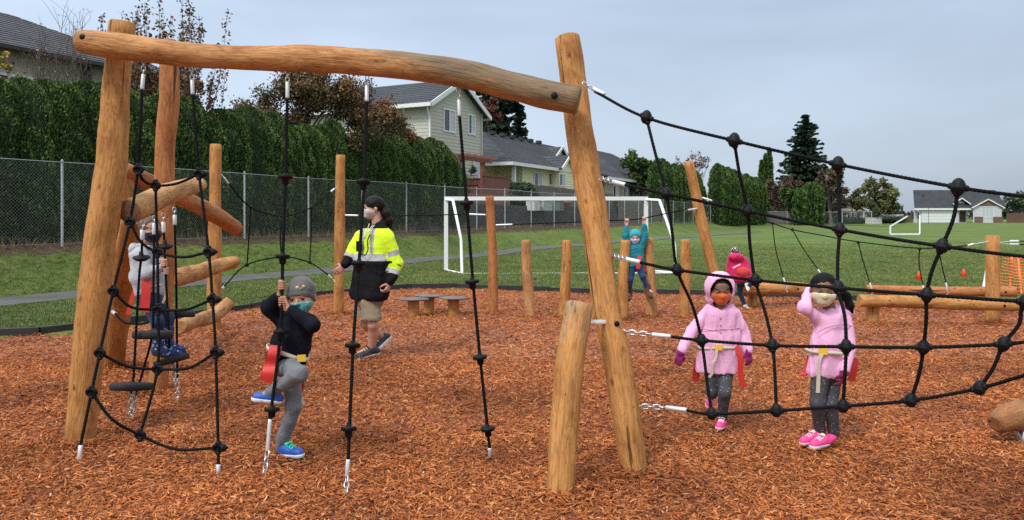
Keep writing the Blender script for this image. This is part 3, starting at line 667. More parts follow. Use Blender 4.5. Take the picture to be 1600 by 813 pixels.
# wood chip bed
m_, t_, b_ = newmat('wood_chip_bed'); co = node(t_, 'ShaderNodeTexCoord').outputs['Object']
vo = node(t_, 'ShaderNodeTexVoronoi', {'Vector': node(t_, 'ShaderNodeMapping', {'Vector': co, 'Scale': (1, .6, 1), 'Rotation': (0, 0, .5)}).outputs[0], 'Scale': 34.0})
hs = node(t_, 'ShaderNodeSeparateColor', {0: vo.outputs['Color']})
c = ramp(t_, hs.outputs[0], [(0, (.08, .025, .01)), (.4, (.22, .065, .022)), (.75, (.34, .10, .034)), (1, (.45, .17, .06))])
t_.links.new(c, b_.inputs['Base Color']); b_.inputs['Roughness'].default_value = .85; bump(t_, b_, vo.outputs['Distance'], .02)
M_bed = m_
def bedz(x, y): return .020 * np.sin(x * 1.7 + y * .9) * np.sin(y * 1.3 - x * .5) + .010 * np.sin(x * 4.3 + 1) * np.sin(y * 3.7 + x) - .014
xs = np.linspace(-14, 14, 150); V = []; K = 90
for x in xs:
    y1 = float(np.interp(x, ep[:, 0], ep[:, 1]))
    for k in range(K):
        y = -6 + (y1 + 6) * k / (K - 1); V.append((x, y, float(bedz(x, y))))
i = np.arange(len(xs) - 1)[:, None] * K; j = np.arange(K - 1)[None, :]
g = MB(); g.add(np.array(V), np.stack([i + j, i + K + j, i + K + j + 1, i + j + 1], 2).reshape(-1, 4)); o = g.build('wood_chip_bed', M_bed); tag(o, 'playground surface of orange wood chips', 'ground', kind='structure')
# loose chips: real splinters instanced on a point cloud (nobody could count them)

m_, t_, b_ = newmat('wood_chip')
rn = node(t_, 'ShaderNodeObjectInfo').outputs['Random']
c = ramp(t_, rn, [(0, (.10, .029, .010)), (.2, (.25, .072, .021)), (.5, (.44, .136, .038)), (.82, (.56, .192, .056)), (.96, (.60, .26, .092)), (1, (.64, .38, .19))])
nn = node(t_, 'ShaderNodeTexNoise', {'Vector': node(t_, 'ShaderNodeMapping', {'Vector': node(t_, 'ShaderNodeTexCoord').outputs['Object'], 'Scale': (20, 200, 60)}).outputs[0], 'Scale': 1.0, 'Detail': 3.0})
c = mixc(t_, .7, c, ramp(t_, nn.outputs['Fac'], [(.3, (.62, .58, .55)), (.6, (1.1, 1.1, 1.1))]), 'MULTIPLY')
nl = node(t_, 'ShaderNodeTexNoise', {'Vector': node(t_, 'ShaderNodeObjectInfo').outputs['Location'], 'Scale': .9, 'Detail': 4.0, 'Roughness': .6}); c = mixc(t_, 1.0, c, ramp(t_, nl.outputs['Fac'], [(.33, (.55, .50, .50)), (.5, (1, 1, 1)), (.68, (1.2, 1.18, 1.14))]), 'MULTIPLY')
t_.links.new(c, b_.inputs['Base Color']); b_.inputs['Roughness'].default_value = .75; b_.inputs['Specular IOR Level'].default_value = .25
M_chip = m_
chips = []
for k in range(7):
    g = np.random.default_rng(100 + k); L_ = g.uniform(.026, .058); W_ = g.uniform(.0045, .0105); T_ = g.uniform(.002, .0042)
    xs_ = np.linspace(-L_ / 2, L_ / 2, 5); V = []; cv = g.uniform(-.25, .25); tw = g.uniform(-.5, .5)
    for q, x in enumerate(xs_):
        u = abs(x) / (L_ / 2); ww_ = W_ / 2 * (1 - .75 * u ** 3) * g.uniform(.8, 1.1); a = tw * u * np.sign(x); z0 = cv * x * x / L_ * 2
        for yy, zz in ((-ww_, -T_ / 2), (ww_, -T_ / 2 * .7), (ww_ * .9, T_ / 2), (-ww_ * .8, T_ / 2)):
            V.append((x, yy * math.cos(a) - zz * math.sin(a) + .15 * cv * x, yy * math.sin(a) + zz * math.cos(a) + z0))
    Fc = []
    for q in range(4):
        for e in range(4): Fc.append([q * 4 + e, q * 4 + (e + 1) % 4, (q + 1) * 4 + (e + 1) % 4, (q + 1) * 4 + e])
    Fc += [[3, 2, 1, 0], [16, 17, 18, 19]]
    mm = MB(); mm.add(V, Fc); me = mm.data('chip_shape', M_chip, smooth=False); chips.append(bpy.data.objects.new('chip_shape', me))
def scatter(name, pts, rots, scl, srcs, label, cat):
    me = bpy.data.meshes.new(name); n = len(pts); me.vertices.add(n); me.vertices.foreach_set('co', np.asarray(pts, np.float32).ravel())
    a = me.attributes.new('rot', 'FLOAT_VECTOR', 'POINT'); a.data.foreach_set('vector', np.asarray(rots, np.float32).ravel())
    a = me.attributes.new('scl', 'FLOAT_VECTOR', 'POINT'); a.data.foreach_set('vector', np.asarray(scl, np.float32).ravel())
    a = me.attributes.new('pick', 'INT', 'POINT'); a.data.foreach_set('value', RNG.integers(0, len(srcs), n).astype(np.int32))
    o = bpy.data.objects.new(name, me); C.objects.link(o); tag(o, label, cat, kind='stuff')
    ng = bpy.data.node_groups.new(name, 'GeometryNodeTree'); ng.interface.new_socket('Geometry', in_out='INPUT', socket_type='NodeSocketGeometry'); ng.interface.new_socket('Geometry', in_out='OUTPUT', socket_type='NodeSocketGeometry')
    n_ = ng.nodes; l_ = ng.links; gi = n_.new('NodeGroupInput'); go = n_.new('NodeGroupOutput'); ip = n_.new('GeometryNodeInstanceOnPoints')
    j = n_.new('GeometryNodeGeometryToInstance')
    for s in reversed(srcs):
        oi = n_.new('GeometryNodeObjectInfo'); oi.inputs['Object'].default_value = s; l_.new(oi.outputs['Geometry'], j.inputs[0])
    def at(nm, ty):
        q = n_.new('GeometryNodeInputNamedAttribute'); q.data_type = ty; q.inputs[0].default_value = nm; return q.outputs[0]
    l_.new(gi.outputs[0], ip.inputs['Points']); l_.new(j.outputs[0], ip.inputs['Instance']); ip.inputs['Pick Instance'].default_value = True
    l_.new(at('pick', 'INT'), ip.inputs['Instance Index']); l_.new(at('rot', 'FLOAT_VECTOR'), ip.inputs['Rotation']); l_.new(at('scl', 'FLOAT_VECTOR'), ip.inputs['Scale'])
    l_.new(ip.outputs[0], go.inputs[0]); md = o.modifiers.new('scatter', 'NODES'); md.node_group = ng
    return o
def field_pts(n, y0, y1, dens_pow=1.0, k=.76, pad=.6):
    y = y0 + (y1 - y0) * RNG.random(n) ** dens_pow; x = (RNG.random(n) * 2 - 1) * (y * k + pad); return x, y
parts_ = []
for n, y0, y1, sc0, sc1 in ((105000, 3.0, 5.2, .5, 1.12), (98000, 5.0, 8.0, .55, 1.25), (92000, 8.0, 16.2, .75, 1.6)):
    # even density per square metre inside each band
    yy = np.sqrt(y0 ** 2 + (y1 ** 2 - y0 ** 2) * RNG.random(n)); xx = (RNG.random(n) * 2 - 1) * (yy * .74 + 1.5)
    k = yy < np.interp(xx, ep[:, 0], ep[:, 1]) - .04; xx = xx[k]; yy = yy[k]; s = sc0 + (sc1 - sc0) * RNG.random(len(xx)) ** 1.6
    parts_.append((xx, yy, s))
for (fx, fy, fr, nn_) in ((-2.96, 5.1, .10, 900), (.735, 4.42, .09, 800), (.27, 4.10, .09, 800), (-3.12, 6.52, .09, 500), (-4.1, 7.6, .11, 500)) + tuple((G(px_, py_)[0], G(px_, py_)[1], .08, 220) for px_, py_ in ((335, 517), (529, 490), (771, 489), (829, 492), (881, 493), (973, 497), (1018, 494), (1068, 495), (1131, 487), (1551, 503), (1364, 508))) + tuple((G(px_, py_)[0], G(px_, py_)[1], .055, 130) for px_, py_ in ((1126, 668), (1262, 697), (1290, 698), (450, 712), (575, 558))):
    a_ = RNG.random(nn_) * 6.28; r_ = fr + np.abs(RNG.normal(0, .09, nn_)); parts_.append((fx + np.cos(a_) * r_, fy + np.sin(a_) * r_, RNG.uniform(.5, 1.2, nn_)))
n_heap = sum(len(p[0]) for p in parts_[3:])
xx = np.concatenate([p[0] for p in parts_]); yy = np.concatenate([p[1] for p in parts_]); ss = np.concatenate([p[2] for p in parts_])
n = len(xx); lay = RNG.random(n); zz = bedz(xx, yy) + .004 + .022 * lay; zz[-n_heap:] += .03 * RNG.random(n_heap)
rot = np.stack([RNG.normal(0, .5, n), RNG.normal(0, .30, n), RNG.random(n) * 6.28], 1)
scl = np.stack([ss, ss * RNG.uniform(.7, 1.5, n), ss * RNG.uniform(.8, 1.3, n)], 1)
scatter('wood_chips', np.stack([xx, yy, zz], 1), rot, scl, chips, 'loose orange wood chips covering the playground', 'wood chips')
# heaped chips round the feet of posts are part of the same layer

# grass blades
blades = []
m_, t_, b_ = newmat('grass_blade'); rn = node(t_, 'ShaderNodeObjectInfo').outputs['Random']
c = ramp(t_, rn, [(0, (.065, .105, .017)), (.5, (.130, .185, .034)), (.85, (.18, .215, .055)), (1, (.26, .23, .11))]); nl = node(t_, 'ShaderNodeTexNoise', {'Vector': node(t_, 'ShaderNodeObjectInfo').outputs['Location'], 'Scale': .7, 'Detail': 5.0, 'Roughness': .65}); c = mixc(t_, 1.0, c, ramp(t_, nl.outputs['Fac'], [(.34, (.72, .80, .70)), (.5, (1, 1, 1)), (.66, (1.35, 1.22, 1.15))]), 'MULTIPLY'); t_.links.new(c, b_.inputs['Base Color']); b_.inputs['Roughness'].default_value = .6
for k in range(4):
    g = np.random.default_rng(200 + k); mm = MB()
    for q in range(11):
        a = g.uniform(0, 6.28); x, y = g.normal(0, .035, 2); h = g.uniform(.03, .075); w_ = .004; ln_ = g.uniform(.2, .9) * h
        dx, dy = math.cos(a), math.sin(a)
        mm.add([(x - dy * w_, y + dx * w_, 0), (x + dy * w_, y - dx * w_, 0), (x + dx * ln_ * .4 + dy * w_ * .7, y + dy * ln_ * .4 - dx * w_ * .7, h * .65), (x + dx * ln_, y + dy * ln_, h)], [[0, 1, 2], [0, 2, 3]])
    blades.append(bpy.data.objects.new('blade_shape', mm.data('blade_shape', m_, smooth=False)))
n = 330000; yy = 9 + (44 - 9) * RNG.random(n) ** 1.35; xx = (RNG.random(n) * 2 - 1) * (yy * .74 + .5)
k = (yy > np.interp(xx, ep[:, 0], ep[:, 1]) + .12); xx, yy = xx[k], yy[k]
s = (xx - FX) * NV.x + (yy - FY) * NV.y; v = (xx - FX) * U.x + (yy - FY) * U.y
smv = lambda x, a, b: np.clip((x - a) / (b - a), 0, 1) ** 2 * (3 - 2 * np.clip((x - a) / (b - a), 0, 1))
off = .15 * np.sin(v * .11 + 1) + 2.9 * smv(v, 18, 55) + 9 * smv(v, 50, 100)
k = ((s < 1.72 + off - .03) | (s > 3.02 + off + .03)) & (s > .15 + .6 * RNG.random(len(s))) & (RNG.random(len(s)) < 1 - smv(yy, 22, 44)); xx, yy = xx[k], yy[k]
zz = np.array([gz(a, b) for a, b in zip(xx, yy)]) - .004
n = len(xx); sc_g = RNG.uniform(.42, .9, n); scatter('grass', np.stack([xx, yy, zz], 1), np.stack([RNG.normal(0, .1, n), RNG.normal(0, .1, n), RNG.random(n) * 6.28], 1), np.stack([sc_g] * 3, 1) * np.array([1, 1, .8]), blades, 'short green lawn grass between the wood chips and the bank', 'grass')

# black plastic edging boards
M_edge = simple('black_edging', (.022, .022, .024), .6, .3, 4, .002, 60)
et = thing('edging', Vector((0, 15.5, 0)), 'low black plastic edging round the wood chips', 'edging')
n = 32; q = catmull(ep, n)
for k in range(n - 1):
    a, b = q[k].copy(), q[k + 1].copy(); d = (b - a) / np.linalg.norm(b - a); mm = MB(); z = .012 + .008 * math.sin(k * 2.3)
    bar(mm, a + d * .006 + [0, 0, z], b - d * .006 + [0, 0, z], .06, .15); mm.build('edging_board', M_edge, et, smooth=False)
# ================================================================== PEOPLE
def surface_nets(f, org, h):
    s = f < 0; nx, ny, nz = f.shape
    c = s[:-1, :-1, :-1]; anyv = c.copy(); allv = c.copy()
    for dx in (0, 1):
        for dy in (0, 1):
            for dz in (0, 1):
                q = s[dx:nx - 1 + dx, dy:ny - 1 + dy, dz:nz - 1 + dz]; anyv |= q; allv &= q
    I = np.argwhere(anyv & ~allv); idx = np.full(c.shape, -1, np.int32); idx[tuple(I.T)] = np.arange(len(I))
    P_ = np.zeros((len(I), 3)); n = np.zeros(len(I)); cr = [(dx, dy, dz) for dx in (0, 1) for dy in (0, 1) for dz in (0, 1)]
    val = {k: f[I[:, 0] + k[0], I[:, 1] + k[1], I[:, 2] + k[2]] for k in cr}
    for a in cr:
        for ax in range(3):
            if a[ax]: continue
            b = list(a); b[ax] = 1; b = tuple(b); fa, fb = val[a], val[b]; m = (fa < 0) != (fb < 0); t = np.where(m, fa / np.where(m, fa - fb, 1), 0)
            p = np.array(a, float)[None] + 0 * P_; p[:, ax] += t; P_[m] += p[m]; n[m] += 1
    V = (I + P_ / n[:, None]) * h + org
    Q = []
    for ax in range(3):
        o1, o2 = [k for k in range(3) if k != ax]; sl0 = [slice(1, -1)] * 3; sl1 = [slice(1, -1)] * 3
        A = s[1:-1, 1:-1, 1:-1]; sh = [slice(1, -1)] * 3; sh[ax] = slice(2, None); B = s[tuple(sh)]
        E = np.argwhere(A != B) + 1; sg = s[tuple(E.T)]
        def at(d1, d2):
            e = E.copy(); e[:, o1] -= d1; e[:, o2] -= d2; return idx[tuple(np.minimum(e, np.array(idx.shape) - 1).T)]
        q = np.stack([at(0, 0), at(1, 0), at(1, 1), at(0, 1)], 1); fl = sg if ax != 1 else ~sg
        q[~fl] = q[~fl][:, ::-1]; Q.append(q[(q >= 0).all(1)])
    return V, np.concatenate(Q)
class SDF:
    def __init__(s): s.ops = []
    def _a(s, fn, lo, hi, k, mode): s.ops.append((fn, np.minimum(lo, hi), np.maximum(lo, hi), k, mode)); return s
    def cap(s, a, b, ra, rb, k=.02, mode='u', fl=None):
        """tapered capsule; fl = (unit axis, factor > 1) flattens it along that axis"""
        a = np.array(a, float); b = np.array(b, float); d = b - a; L2 = max(d @ d, 1e-9)
        def fn(p):
            q = p - a
            t = np.clip((q @ d) / L2, 0, 1); r = ra + (rb - ra) * t; w = q - t[..., None] * d
            if fl is not None: w = w + (w @ fl[0])[..., None] * fl[0] * (fl[1] - 1)
            return np.sqrt((w * w).sum(-1)) - r
        m = max(ra, rb); return s._a(fn, np.minimum(a, b) - m, np.maximum(a, b) + m, k, mode)
    def ell(s, c, ax, r, k=.02, mode='u', off=0.0):
        c = np.array(c, float); M = np.array(ax, float); r = np.array(r, float)
        def fn(p):
            q = ((p - c) @ M) / r; n = np.sqrt((q * q).sum(-1)); g = np.sqrt(((q / r) ** 2).sum(-1)) + 1e-9; return n * (n - 1) / g - off
        e = (np.abs(M) * r).sum(1) + off; return s._a(fn, c - e, c + e, k, mode)
    def half(s, c, n, k=.0):     # keep the side the normal points away from
        c = np.array(c, float); n = np.array(n, float) / np.linalg.norm(n)
        return s._a(lambda p: (p - c) @ n, np.full(3, -99.), np.full(3, 99.), k, 'i')
    def mesh(s, h=.006, wr=0.0, wf=30.0, seed=1, grow=0.0, ridg=True, an=(1, 1, 1)):
        us = [o for o in s.ops if o[4] == 'u']; lo = np.min([o[1] for o in us], 0) - .03 - grow; hi = np.max([o[2] for o in us], 0) + .03 + grow
        n = np.ceil((hi - lo) / h).astype(int) + 1; f = np.full(n, .2, np.float32); ax = [lo[i] + h * np.arange(n[i]) for i in range(3)]
        for fn, a, b, k, mode in s.ops:
            pad = k + 3.5 * h + grow if mode != 'i' else 0
            i0 = np.clip(np.floor((a - pad - lo) / h).astype(int), 0, n); i1 = np.clip(np.ceil((b + pad - lo) / h).astype(int) + 1, 0, n)
            if (i1 <= i0).any(): continue
            sl = tuple(slice(x, y) for x, y in zip(i0, i1)); p = np.stack(np.meshgrid(*[ax[i][sl[i]] for i in range(3)], indexing='ij'), -1); d = fn(p); g = f[sl]
            if mode == 'u':
                if k > 0: hh = np.maximum(k - np.abs(g - d), 0) / k; f[sl] = np.minimum(g, d) - hh * hh * k * .25
                else: f[sl] = np.minimum(g, d)
            elif mode == 's':
                if k > 0: hh = np.maximum(k - np.abs(g + d), 0) / k; f[sl] = np.maximum(g, -d) + hh * hh * k * .25
                else: f[sl] = np.maximum(g, -d)
            else: f[sl] = np.maximum(g, d)
        if grow: f -= grow
        if wr:
            I = np.argwhere(np.abs(f) < .02 + wr); p = (I * h + lo) * np.array(an); g = np.random.default_rng(seed); W = np.zeros(len(p)); tot = 0
            for _ in range(7):
                k1 = g.normal(size=3); k1 /= np.linalg.norm(k1); k2 = g.normal(size=3); fr = wf * g.uniform(.5, 1.7); w_ = np.sin(p @ k1 * fr + g.uniform(0, 6) + 1.6 * np.sin(p @ k2 * fr * .4 + g.uniform(0, 6)))
                a = g.uniform(.4, 1) / (fr / wf); W += a * ((1 - 2 * np.abs(w_)) if ridg else w_); tot += a
            f[tuple(I.T)] -= wr * W / tot * 1.3
        return surface_nets(f, lo, h)
    def build(s, name, mats, parent, paint=None, **k):
        v, q = s.mesh(**k); mb = MB(); mb.add(v, q)
        if paint is not None: mb.M = [paint(v[q].mean(1)).astype(int)]
        return mb.build(name, mats, parent)
def un(v): v = np.array(v, float); return v / np.linalg.norm(v)
class Head:
    def __init__(s, c, f, H, roll=0.0, up=(0, 0, 1)):
        s.c = np.array(c, float); s.f = un(f); s.r = un(np.cross(s.f, up)); s.u = np.cross(s.r, s.f)
        cr_, sr_ = math.cos(roll), math.sin(roll); s.r, s.u = s.r * cr_ + s.u * sr_, s.u * cr_ - s.r * sr_
        s.H = H; s.M = np.stack([s.r, s.f, s.u], 1)
    def __call__(s, x, y, z): return s.c + s.H * (s.r * x + s.f * y + s.u * z)      # side, forward, up in head heights
    def loc(s, p): return ((p - s.c) @ s.M) / s.H
    def add(s, b):
        H = s.H; E = lambda c, r, k=.03, m='u': b.ell(s(*c), s.M, np.array(r) * H, k * H * 2, m)
        E((0, -.05, .10), (.38, .43, .395)); E((0, .10, -.16), (.30, .30, .285), .06); E((0, .22, -.33), (.14, .14, .11), .06)
        for x in (-1, 1):
            E((x * .19, .23, -.13), (.12, .13, .12), .05); E((x * .385, -.03, -.06), (.035, .075, .105), .008); E((x * .155, .425, .012), (.075, .06, .030), .02, 's')
        b.cap(s(0, .37, .03), s(0, .455, -.10), .028 * H, .045 * H, .03 * H); b.cap(s(-.04, .42, -.12), s(.04, .42, -.12), .035 * H, .035 * H, .02 * H)
        b.cap(s(-.16, .36, .085), s(.16, .36, .085), .026 * H, .026 * H, .06 * H)
        b.cap(s(-.07, .385, -.225), s(.07, .385, -.225), .022 * H, .022 * H, .015 * H); b.cap(s(-.06, .375, -.26), s(.06, .375, -.26), .024 * H, .024 * H, .012 * H)
    def eyes(s, parent, iris=(.03, .015, .008)):
        for x in (-1, 1):
            m = MB(); c = s(x * .155, .352, .012); ax = np.stack([s.r, s.u, s.f], 1); ball(m, c, .056 * s.H, seg=14, ring=12, axes=ax)
            mi = np.zeros(14 * 12, int); mi[:14 * 5] = 1; m.M = [mi]; m.build('eye', [M_eyew, simple('iris', iris, .15, .1, spec=.8)], parent)
M_eyew = simple('eye_white', (.42, .40, .38), .25, .03)
def skin(name, c):
    m, t, b = newmat(name); n = node(t, 'ShaderNodeTexNoise', {'Vector': coords(t), 'Scale': 30.0, 'Detail': 4.0}); c = np.array(c)
    t.links.new(ramp(t, n.outputs['Fac'], [(.3, tuple(c * .88)), (.7, tuple(c * 1.08))]), b.inputs['Base Color']); b.inputs['Roughness'].default_value = .5; b.inputs['Subsurface Weight'].default_value = .12; b.inputs['Subsurface Radius'].default_value = (.012, .005, .003); return m
def cloth(name, c, rough=.8, var=.08, b1=.004, sheen=.15, sc1=14): return simple(name, c, rough, var, sc1, b1, 55, sheen=sheen, spec=.15)
def hand(b, wr, d, pal, side, s=.68, curl=(.2, .3, .3), spread=.05, thumb=.5, k=.004):
    """palm and five fingers; d towards the fingers, pal = where the palm faces, side = thumb side"""
    wr = np.array(wr, float); d = un(d); pal = un(np.array(pal) - d * np.dot(pal, d)); sd = np.cross(d, pal); sd = sd if np.dot(sd, side) > 0 else -sd
    ks = []
    for i, (ln, rr) in enumerate(((.072, .0088), (.080, .0090), (.075, .0086), (.058, .0078))):
        o = (1.5 - i) * .0192 * s; kn = wr + d * (.088 - .004 * abs(i - 1)) * s + sd * o; b.cap(wr + sd * o * .55 + d * .012 * s, kn, .0145 * s, .0125 * s, .012 * s)
        a = 0; p = kn; r = rr * s * 1.02; dd = un(d + sd * (1.5 - i) * spread)
        for q, (fr, c) in enumerate(zip((.46, .30, .24), curl)):
            a += c; e = p + (dd * math.cos(a) + pal * math.sin(a)) * ln * fr * s * 1.05; b.cap(p, e, r, r * .92, k if q else .006 * s); p = e; r *= .92
    t0 = wr + d * .022 * s + sd * .026 * s + pal * .006 * s; t1 = t0 + (sd * .75 + d * .6 + pal * .35) * .036 * s; t2 = t1 + un(d * (1 - thumb) + sd * (.35 - .55 * thumb) + pal * (thumb * 1.1)) * .034 * s; t3 = t2 + un(d * (1 - thumb) - sd * .5 * thumb + pal * thumb) * .026 * s
    b.cap(wr + sd * .012 * s + d * .01 * s, t1, .014 * s, .0115 * s, .012 * s); b.cap(t1, t2, .0112 * s, .0102 * s, .004); b.cap(t2, t3, .0102 * s, .0085 * s, .003)
def fist(b, c, wr, front, s=.68, ax=(0, 0, 1)):
    """hand closed round a rope at c (rope axis ax): four fingers wrap over its front, thumb across them, palm beside it"""
    c = np.array(c, float); wr = np.array(wr, float); ax = un(ax); fr = un(np.array(front) - ax * np.dot(front, ax)); sd = np.cross(ax, fr)
    if np.dot(wr - c, sd) < 0: sd = -sd
    for i, r in enumerate((.0098, .0100, .0096, .0088)):
        z = ax * (1.5 - i) * .0205 * s; p0 = c + sd * .024 * s + z - fr * .008; p1 = c + sd * .020 * s + fr * .024 * s + z; p2 = c - sd * .010 * s + fr * (.029 - .001 * i) * s + z * .97; p3 = c - sd * .026 * s + fr * .010 * s + z * .95; p4 = c - sd * .016 * s - fr * .012 * s + z * .95
        r *= s
        for a, e, q in ((p0, p1, 1.08), (p1, p2, 1.0), (p2, p3, .95), (p3, p4, .88)): b.cap(a, e, r * q, r * q * .95, .0015)
        b.cap(p0, wr + z * .4, .0115 * s, .016 * s, .010 * s)
    t0 = wr + ax * .012 * s + fr * .012 * s; t1 = c + sd * .022 * s + ax * .040 * s + fr * .014 * s; t2 = c - sd * .004 * s + ax * .043 * s + fr * .027 * s; b.cap(t0, t1, .013 * s, .0115 * s, .008 * s); b.cap(t1, t2, .0112 * s, .010 * s, .003)
def limb(b, pts, rr, k=.015):
    for i in range(len(pts) - 1): b.cap(pts[i], pts[i + 1], rr[i], rr[i + 1], k)
def shoe(parent, ankle, toe, up, s, mat, solem, lace=None, name='shoe', mid=None, swoosh=None):
    """low shoe: heel below the ankle, toe given as the tip of the sole"""
    ankle = np.array(ankle, float); toe = np.array(toe, float); w_ = toe - ankle; D_ = np.linalg.norm(w_); e_ = w_ / D_; g_ = un(np.array(up, float) - e_ * np.dot(up, e_)); sn_ = min(.9, .078 * s / D_); cs_ = math.sqrt(1 - sn_ ** 2)
    f = e_ * cs_ + g_ * sn_; u = g_ * cs_ - e_ * sn_; sd = np.cross(f, u)
    hb = toe - u * 0; heel = toe - f * .235 * s; M = np.stack([f, sd, u], 1)
    def outline(b, g, z, top):
        b.cap(heel + f * .035 * s + u * z, heel + f * .11 * s + u * z, (.033 + g) * s, (.031 + g) * s, .01, fl=(u, 1.0)); b.cap(heel + f * .10 * s + u * z, toe - f * .045 * s + u * (z - .004 * s), (.033 + g) * s, (.038 + g) * s, .02 * s)
        b.cap(toe - f * .06 * s + u * (z - .006 * s), toe - f * .032 * s + u * (z - .010 * s), (.036 + g) * s, (.029 + g) * s, .01)
    b = SDF(); outline(b, 0, .042 * s, 0); b.cap(heel + f * .038 * s + u * .04 * s, ankle + u * .0, .034 * s, .036 * s, .02 * s); b.cap(heel + f * .06 * s + u * .07 * s, toe - f * .08 * s + u * .045 * s, .036 * s, .028 * s, .02 * s); b.half(heel + u * .018 * s, -u)
    b.half(ankle + u * .022 * s, u)
    sh = b.build(name, mat, parent, h=.0042 * max(s, .8), wr=.0006, wf=60)
    b = SDF(); outline(b, .0035, .034 * s, 0); b.half(heel + u * .030 * s, u); b.half(heel + u * .002, -u); b.build('sole', solem, sh, h=.0042 * max(s, .8))
    if lace is not None:
        m = MB()
        for i in range(4):
            c = heel + f * (.105 + .022 * i) * s + u * (.098 - .0095 * i) * s; tube(m, [c - sd * .026 * s - u * .012 * s, c + u * .004 * s, c + sd * .026 * s - u * .012 * s], .0055 * s + .0015, 6, 7)
        c = heel + f * .10 * s + u * .104 * s; tube(m, [c + sd * .03 * s, c + sd * .012 * s + f * .02 + u * .006, c, c - sd * .012 * s + f * .02 + u * .006, c - sd * .03 * s], .004 * s + .0008, 6, 12)
        ball(m, heel + f * .085 * s + u * .102 * s, (.020 * s, .024 * s, .016 * s), axes=M, seg=10, ring=7)
        m.build('lace', lace, sh)
    if swoosh is not None:
        m = MB(); o = sd * (.041 * s) * swoosh[0]; tube(m, [heel + f * .05 * s + u * .062 * s + o * .9, heel + f * .085 * s + u * .040 * s + o * 1.02, heel + f * .16 * s + u * .062 * s + o * .98], [.002, .0065 * s, .0015], 6, 12); m.build('emblem', swoosh[1], sh)
    return sh
def ribbon(parent, name, pts, w_, mat, side=(1, 0, 0), th=.004, n=16):
    p = catmull(np.array([tuple(q) for q in pts]), n); t = np.gradient(p, axis=0); t /= np.linalg.norm(t, axis=1)[:, None]; sd = np.array(side, float)
    s_ = sd[None] - t * (t @ sd)[:, None]; s_ /= np.linalg.norm(s_, axis=1)[:, None]; nn = np.cross(t, s_); wv = np.broadcast_to(np.asarray(w_, float), (n,)) if np.isscalar(w_) else np.interp(np.linspace(0, 1, n), np.linspace(0, 1, len(w_)), w_)
    v = np.stack([p - s_ * wv[:, None] / 2 - nn * th / 2, p + s_ * wv[:, None] / 2 - nn * th / 2, p + s_ * wv[:, None] / 2 + nn * th / 2, p - s_ * wv[:, None] / 2 + nn * th / 2], 1).reshape(-1, 3)
    i = np.arange(n - 1)[:, None] * 4; j = np.arange(4)[None, :]; j2 = (j + 1) % 4; m = MB(); m.add(v, np.stack([i + j, i + j2, i + 4 + j2, i + 4 + j], 2).reshape(-1, 4)); m.add(v[:4], [[3, 2, 1, 0]]); m.add(v[-4:], [[0, 1, 2, 3]])
    return m.build(name, mat, parent, smooth=False)
def belt(parent, c, rx, ry, w_, mat, tilt=(0, 0), name='belt', ph=0, wav=.004):
    a = np.linspace(0, 2 * PI, 37); c = np.array(c, float); p = [c + [math.cos(q) * rx, math.sin(q) * ry, tilt[0] * math.cos(q) * rx + tilt[1] * math.sin(q) * ry + wav * math.sin(3 * q + ph)] for q in a]
    v = []; 
    for q, x in zip(a, p):
        o = np.array([math.cos(q), math.sin(q), 0]) * .004
        for z, s in ((-w_ / 2, -1), (w_ / 2, -1), (w_ / 2, 1), (-w_ / 2, 1)): v.append(x + o * s + [0, 0, z])
    n = 37; i = np.arange(n - 1)[:, None] * 4; j = np.arange(4)[None, :]; j2 = (j + 1) % 4; m = MB(); m.add(v, np.stack([i + j, i + 4 + j, i + 4 + j2, i + j2], 2).reshape(-1, 4)); return m.build(name, mat, parent)
M_webb = cloth('tan_webbing', (.62, .55, .42), .8, .08, .001); M_flag = simple('red_vinyl_flag', (.60, .035, .03), .45, .1, 8); M_buck = simple('yellow_buckle', (.85, .55, .05), .4, .06); M_solew = simple('white_sole', (.75, .76, .76), .6, .06)
def person(pos, label): return thing('person', Vector(pos), label, 'person')
A_ = np.array
def tor(b, a, c, w1, w2, r1, r2, side=(1, 0, 0), k=.05, n=3):
    """torso between two levels: n tapered capsules side by side"""
    a = A_(a, float); c = A_(c, float); sd = un(side)
    for t in np.linspace(-1, 1, n): b.cap(a + sd * t * w1, c + sd * t * w2, r1, r2, k)

# ------------------------------------------------------------ girl with the pink hood up
sk = skin('brown_skin', (.20, .095, .055)); M_hair = simple('black_hair', (.004, .0035, .0035), .55, .4, 60, .004, 120, spec=.12); M_pink = cloth('light_pink_cloth', (.78, .42, .62), .65, .05, .0022, .1); M_pinkd = cloth('pink_lining', (.55, .25, .38), .8, .06)
M_leg = cloth('charcoal_leggings', (.045, .045, .055), .85, .25, .002); M_mag = cloth('magenta_glove', (.27, .018, .14), .8, .15, .004); M_hot = simple('hot_pink_shoe', (.90, .07, .30), .55, .08, 12, .001, 80); M_hotsole = simple('pale_pink_sole', (.85, .55, .62), .6, .05)
def dotty(name, base, dot, scale=24, thr=.16):
    m, t, b = newmat(name); v = node(t, 'ShaderNodeTexVoronoi', {'Vector': coords(t), 'Scale': float(scale)}); f = ramp(t, v.outputs['Distance'], [(thr, (1, 1, 1)), (thr + .06, (0, 0, 0))]); n = node(t, 'ShaderNodeTexNoise', {'Vector': coords(t), 'Scale': 18.0, 'Detail': 5.0})
    bs = mixc(t, .5, base, ramp(t, n.outputs['Fac'], [(.3, (.5, .5, .5)), (.7, (1.2, 1.2, 1.2))]), 'MULTIPLY'); t.links.new(mixc(t, f, bs, dot), b.inputs['Base Color']); b.inputs['Roughness'].default_value = .8; bump(t, b, n.outputs['Fac'], .004); return m
M_legdot = dotty('dotted_leggings', (.055, .055, .065), (.30, .30, .34), 42, .13)
d = 5.40; Q = lambda x, y, dd=0.0: A_(P(x, y, d + dd))
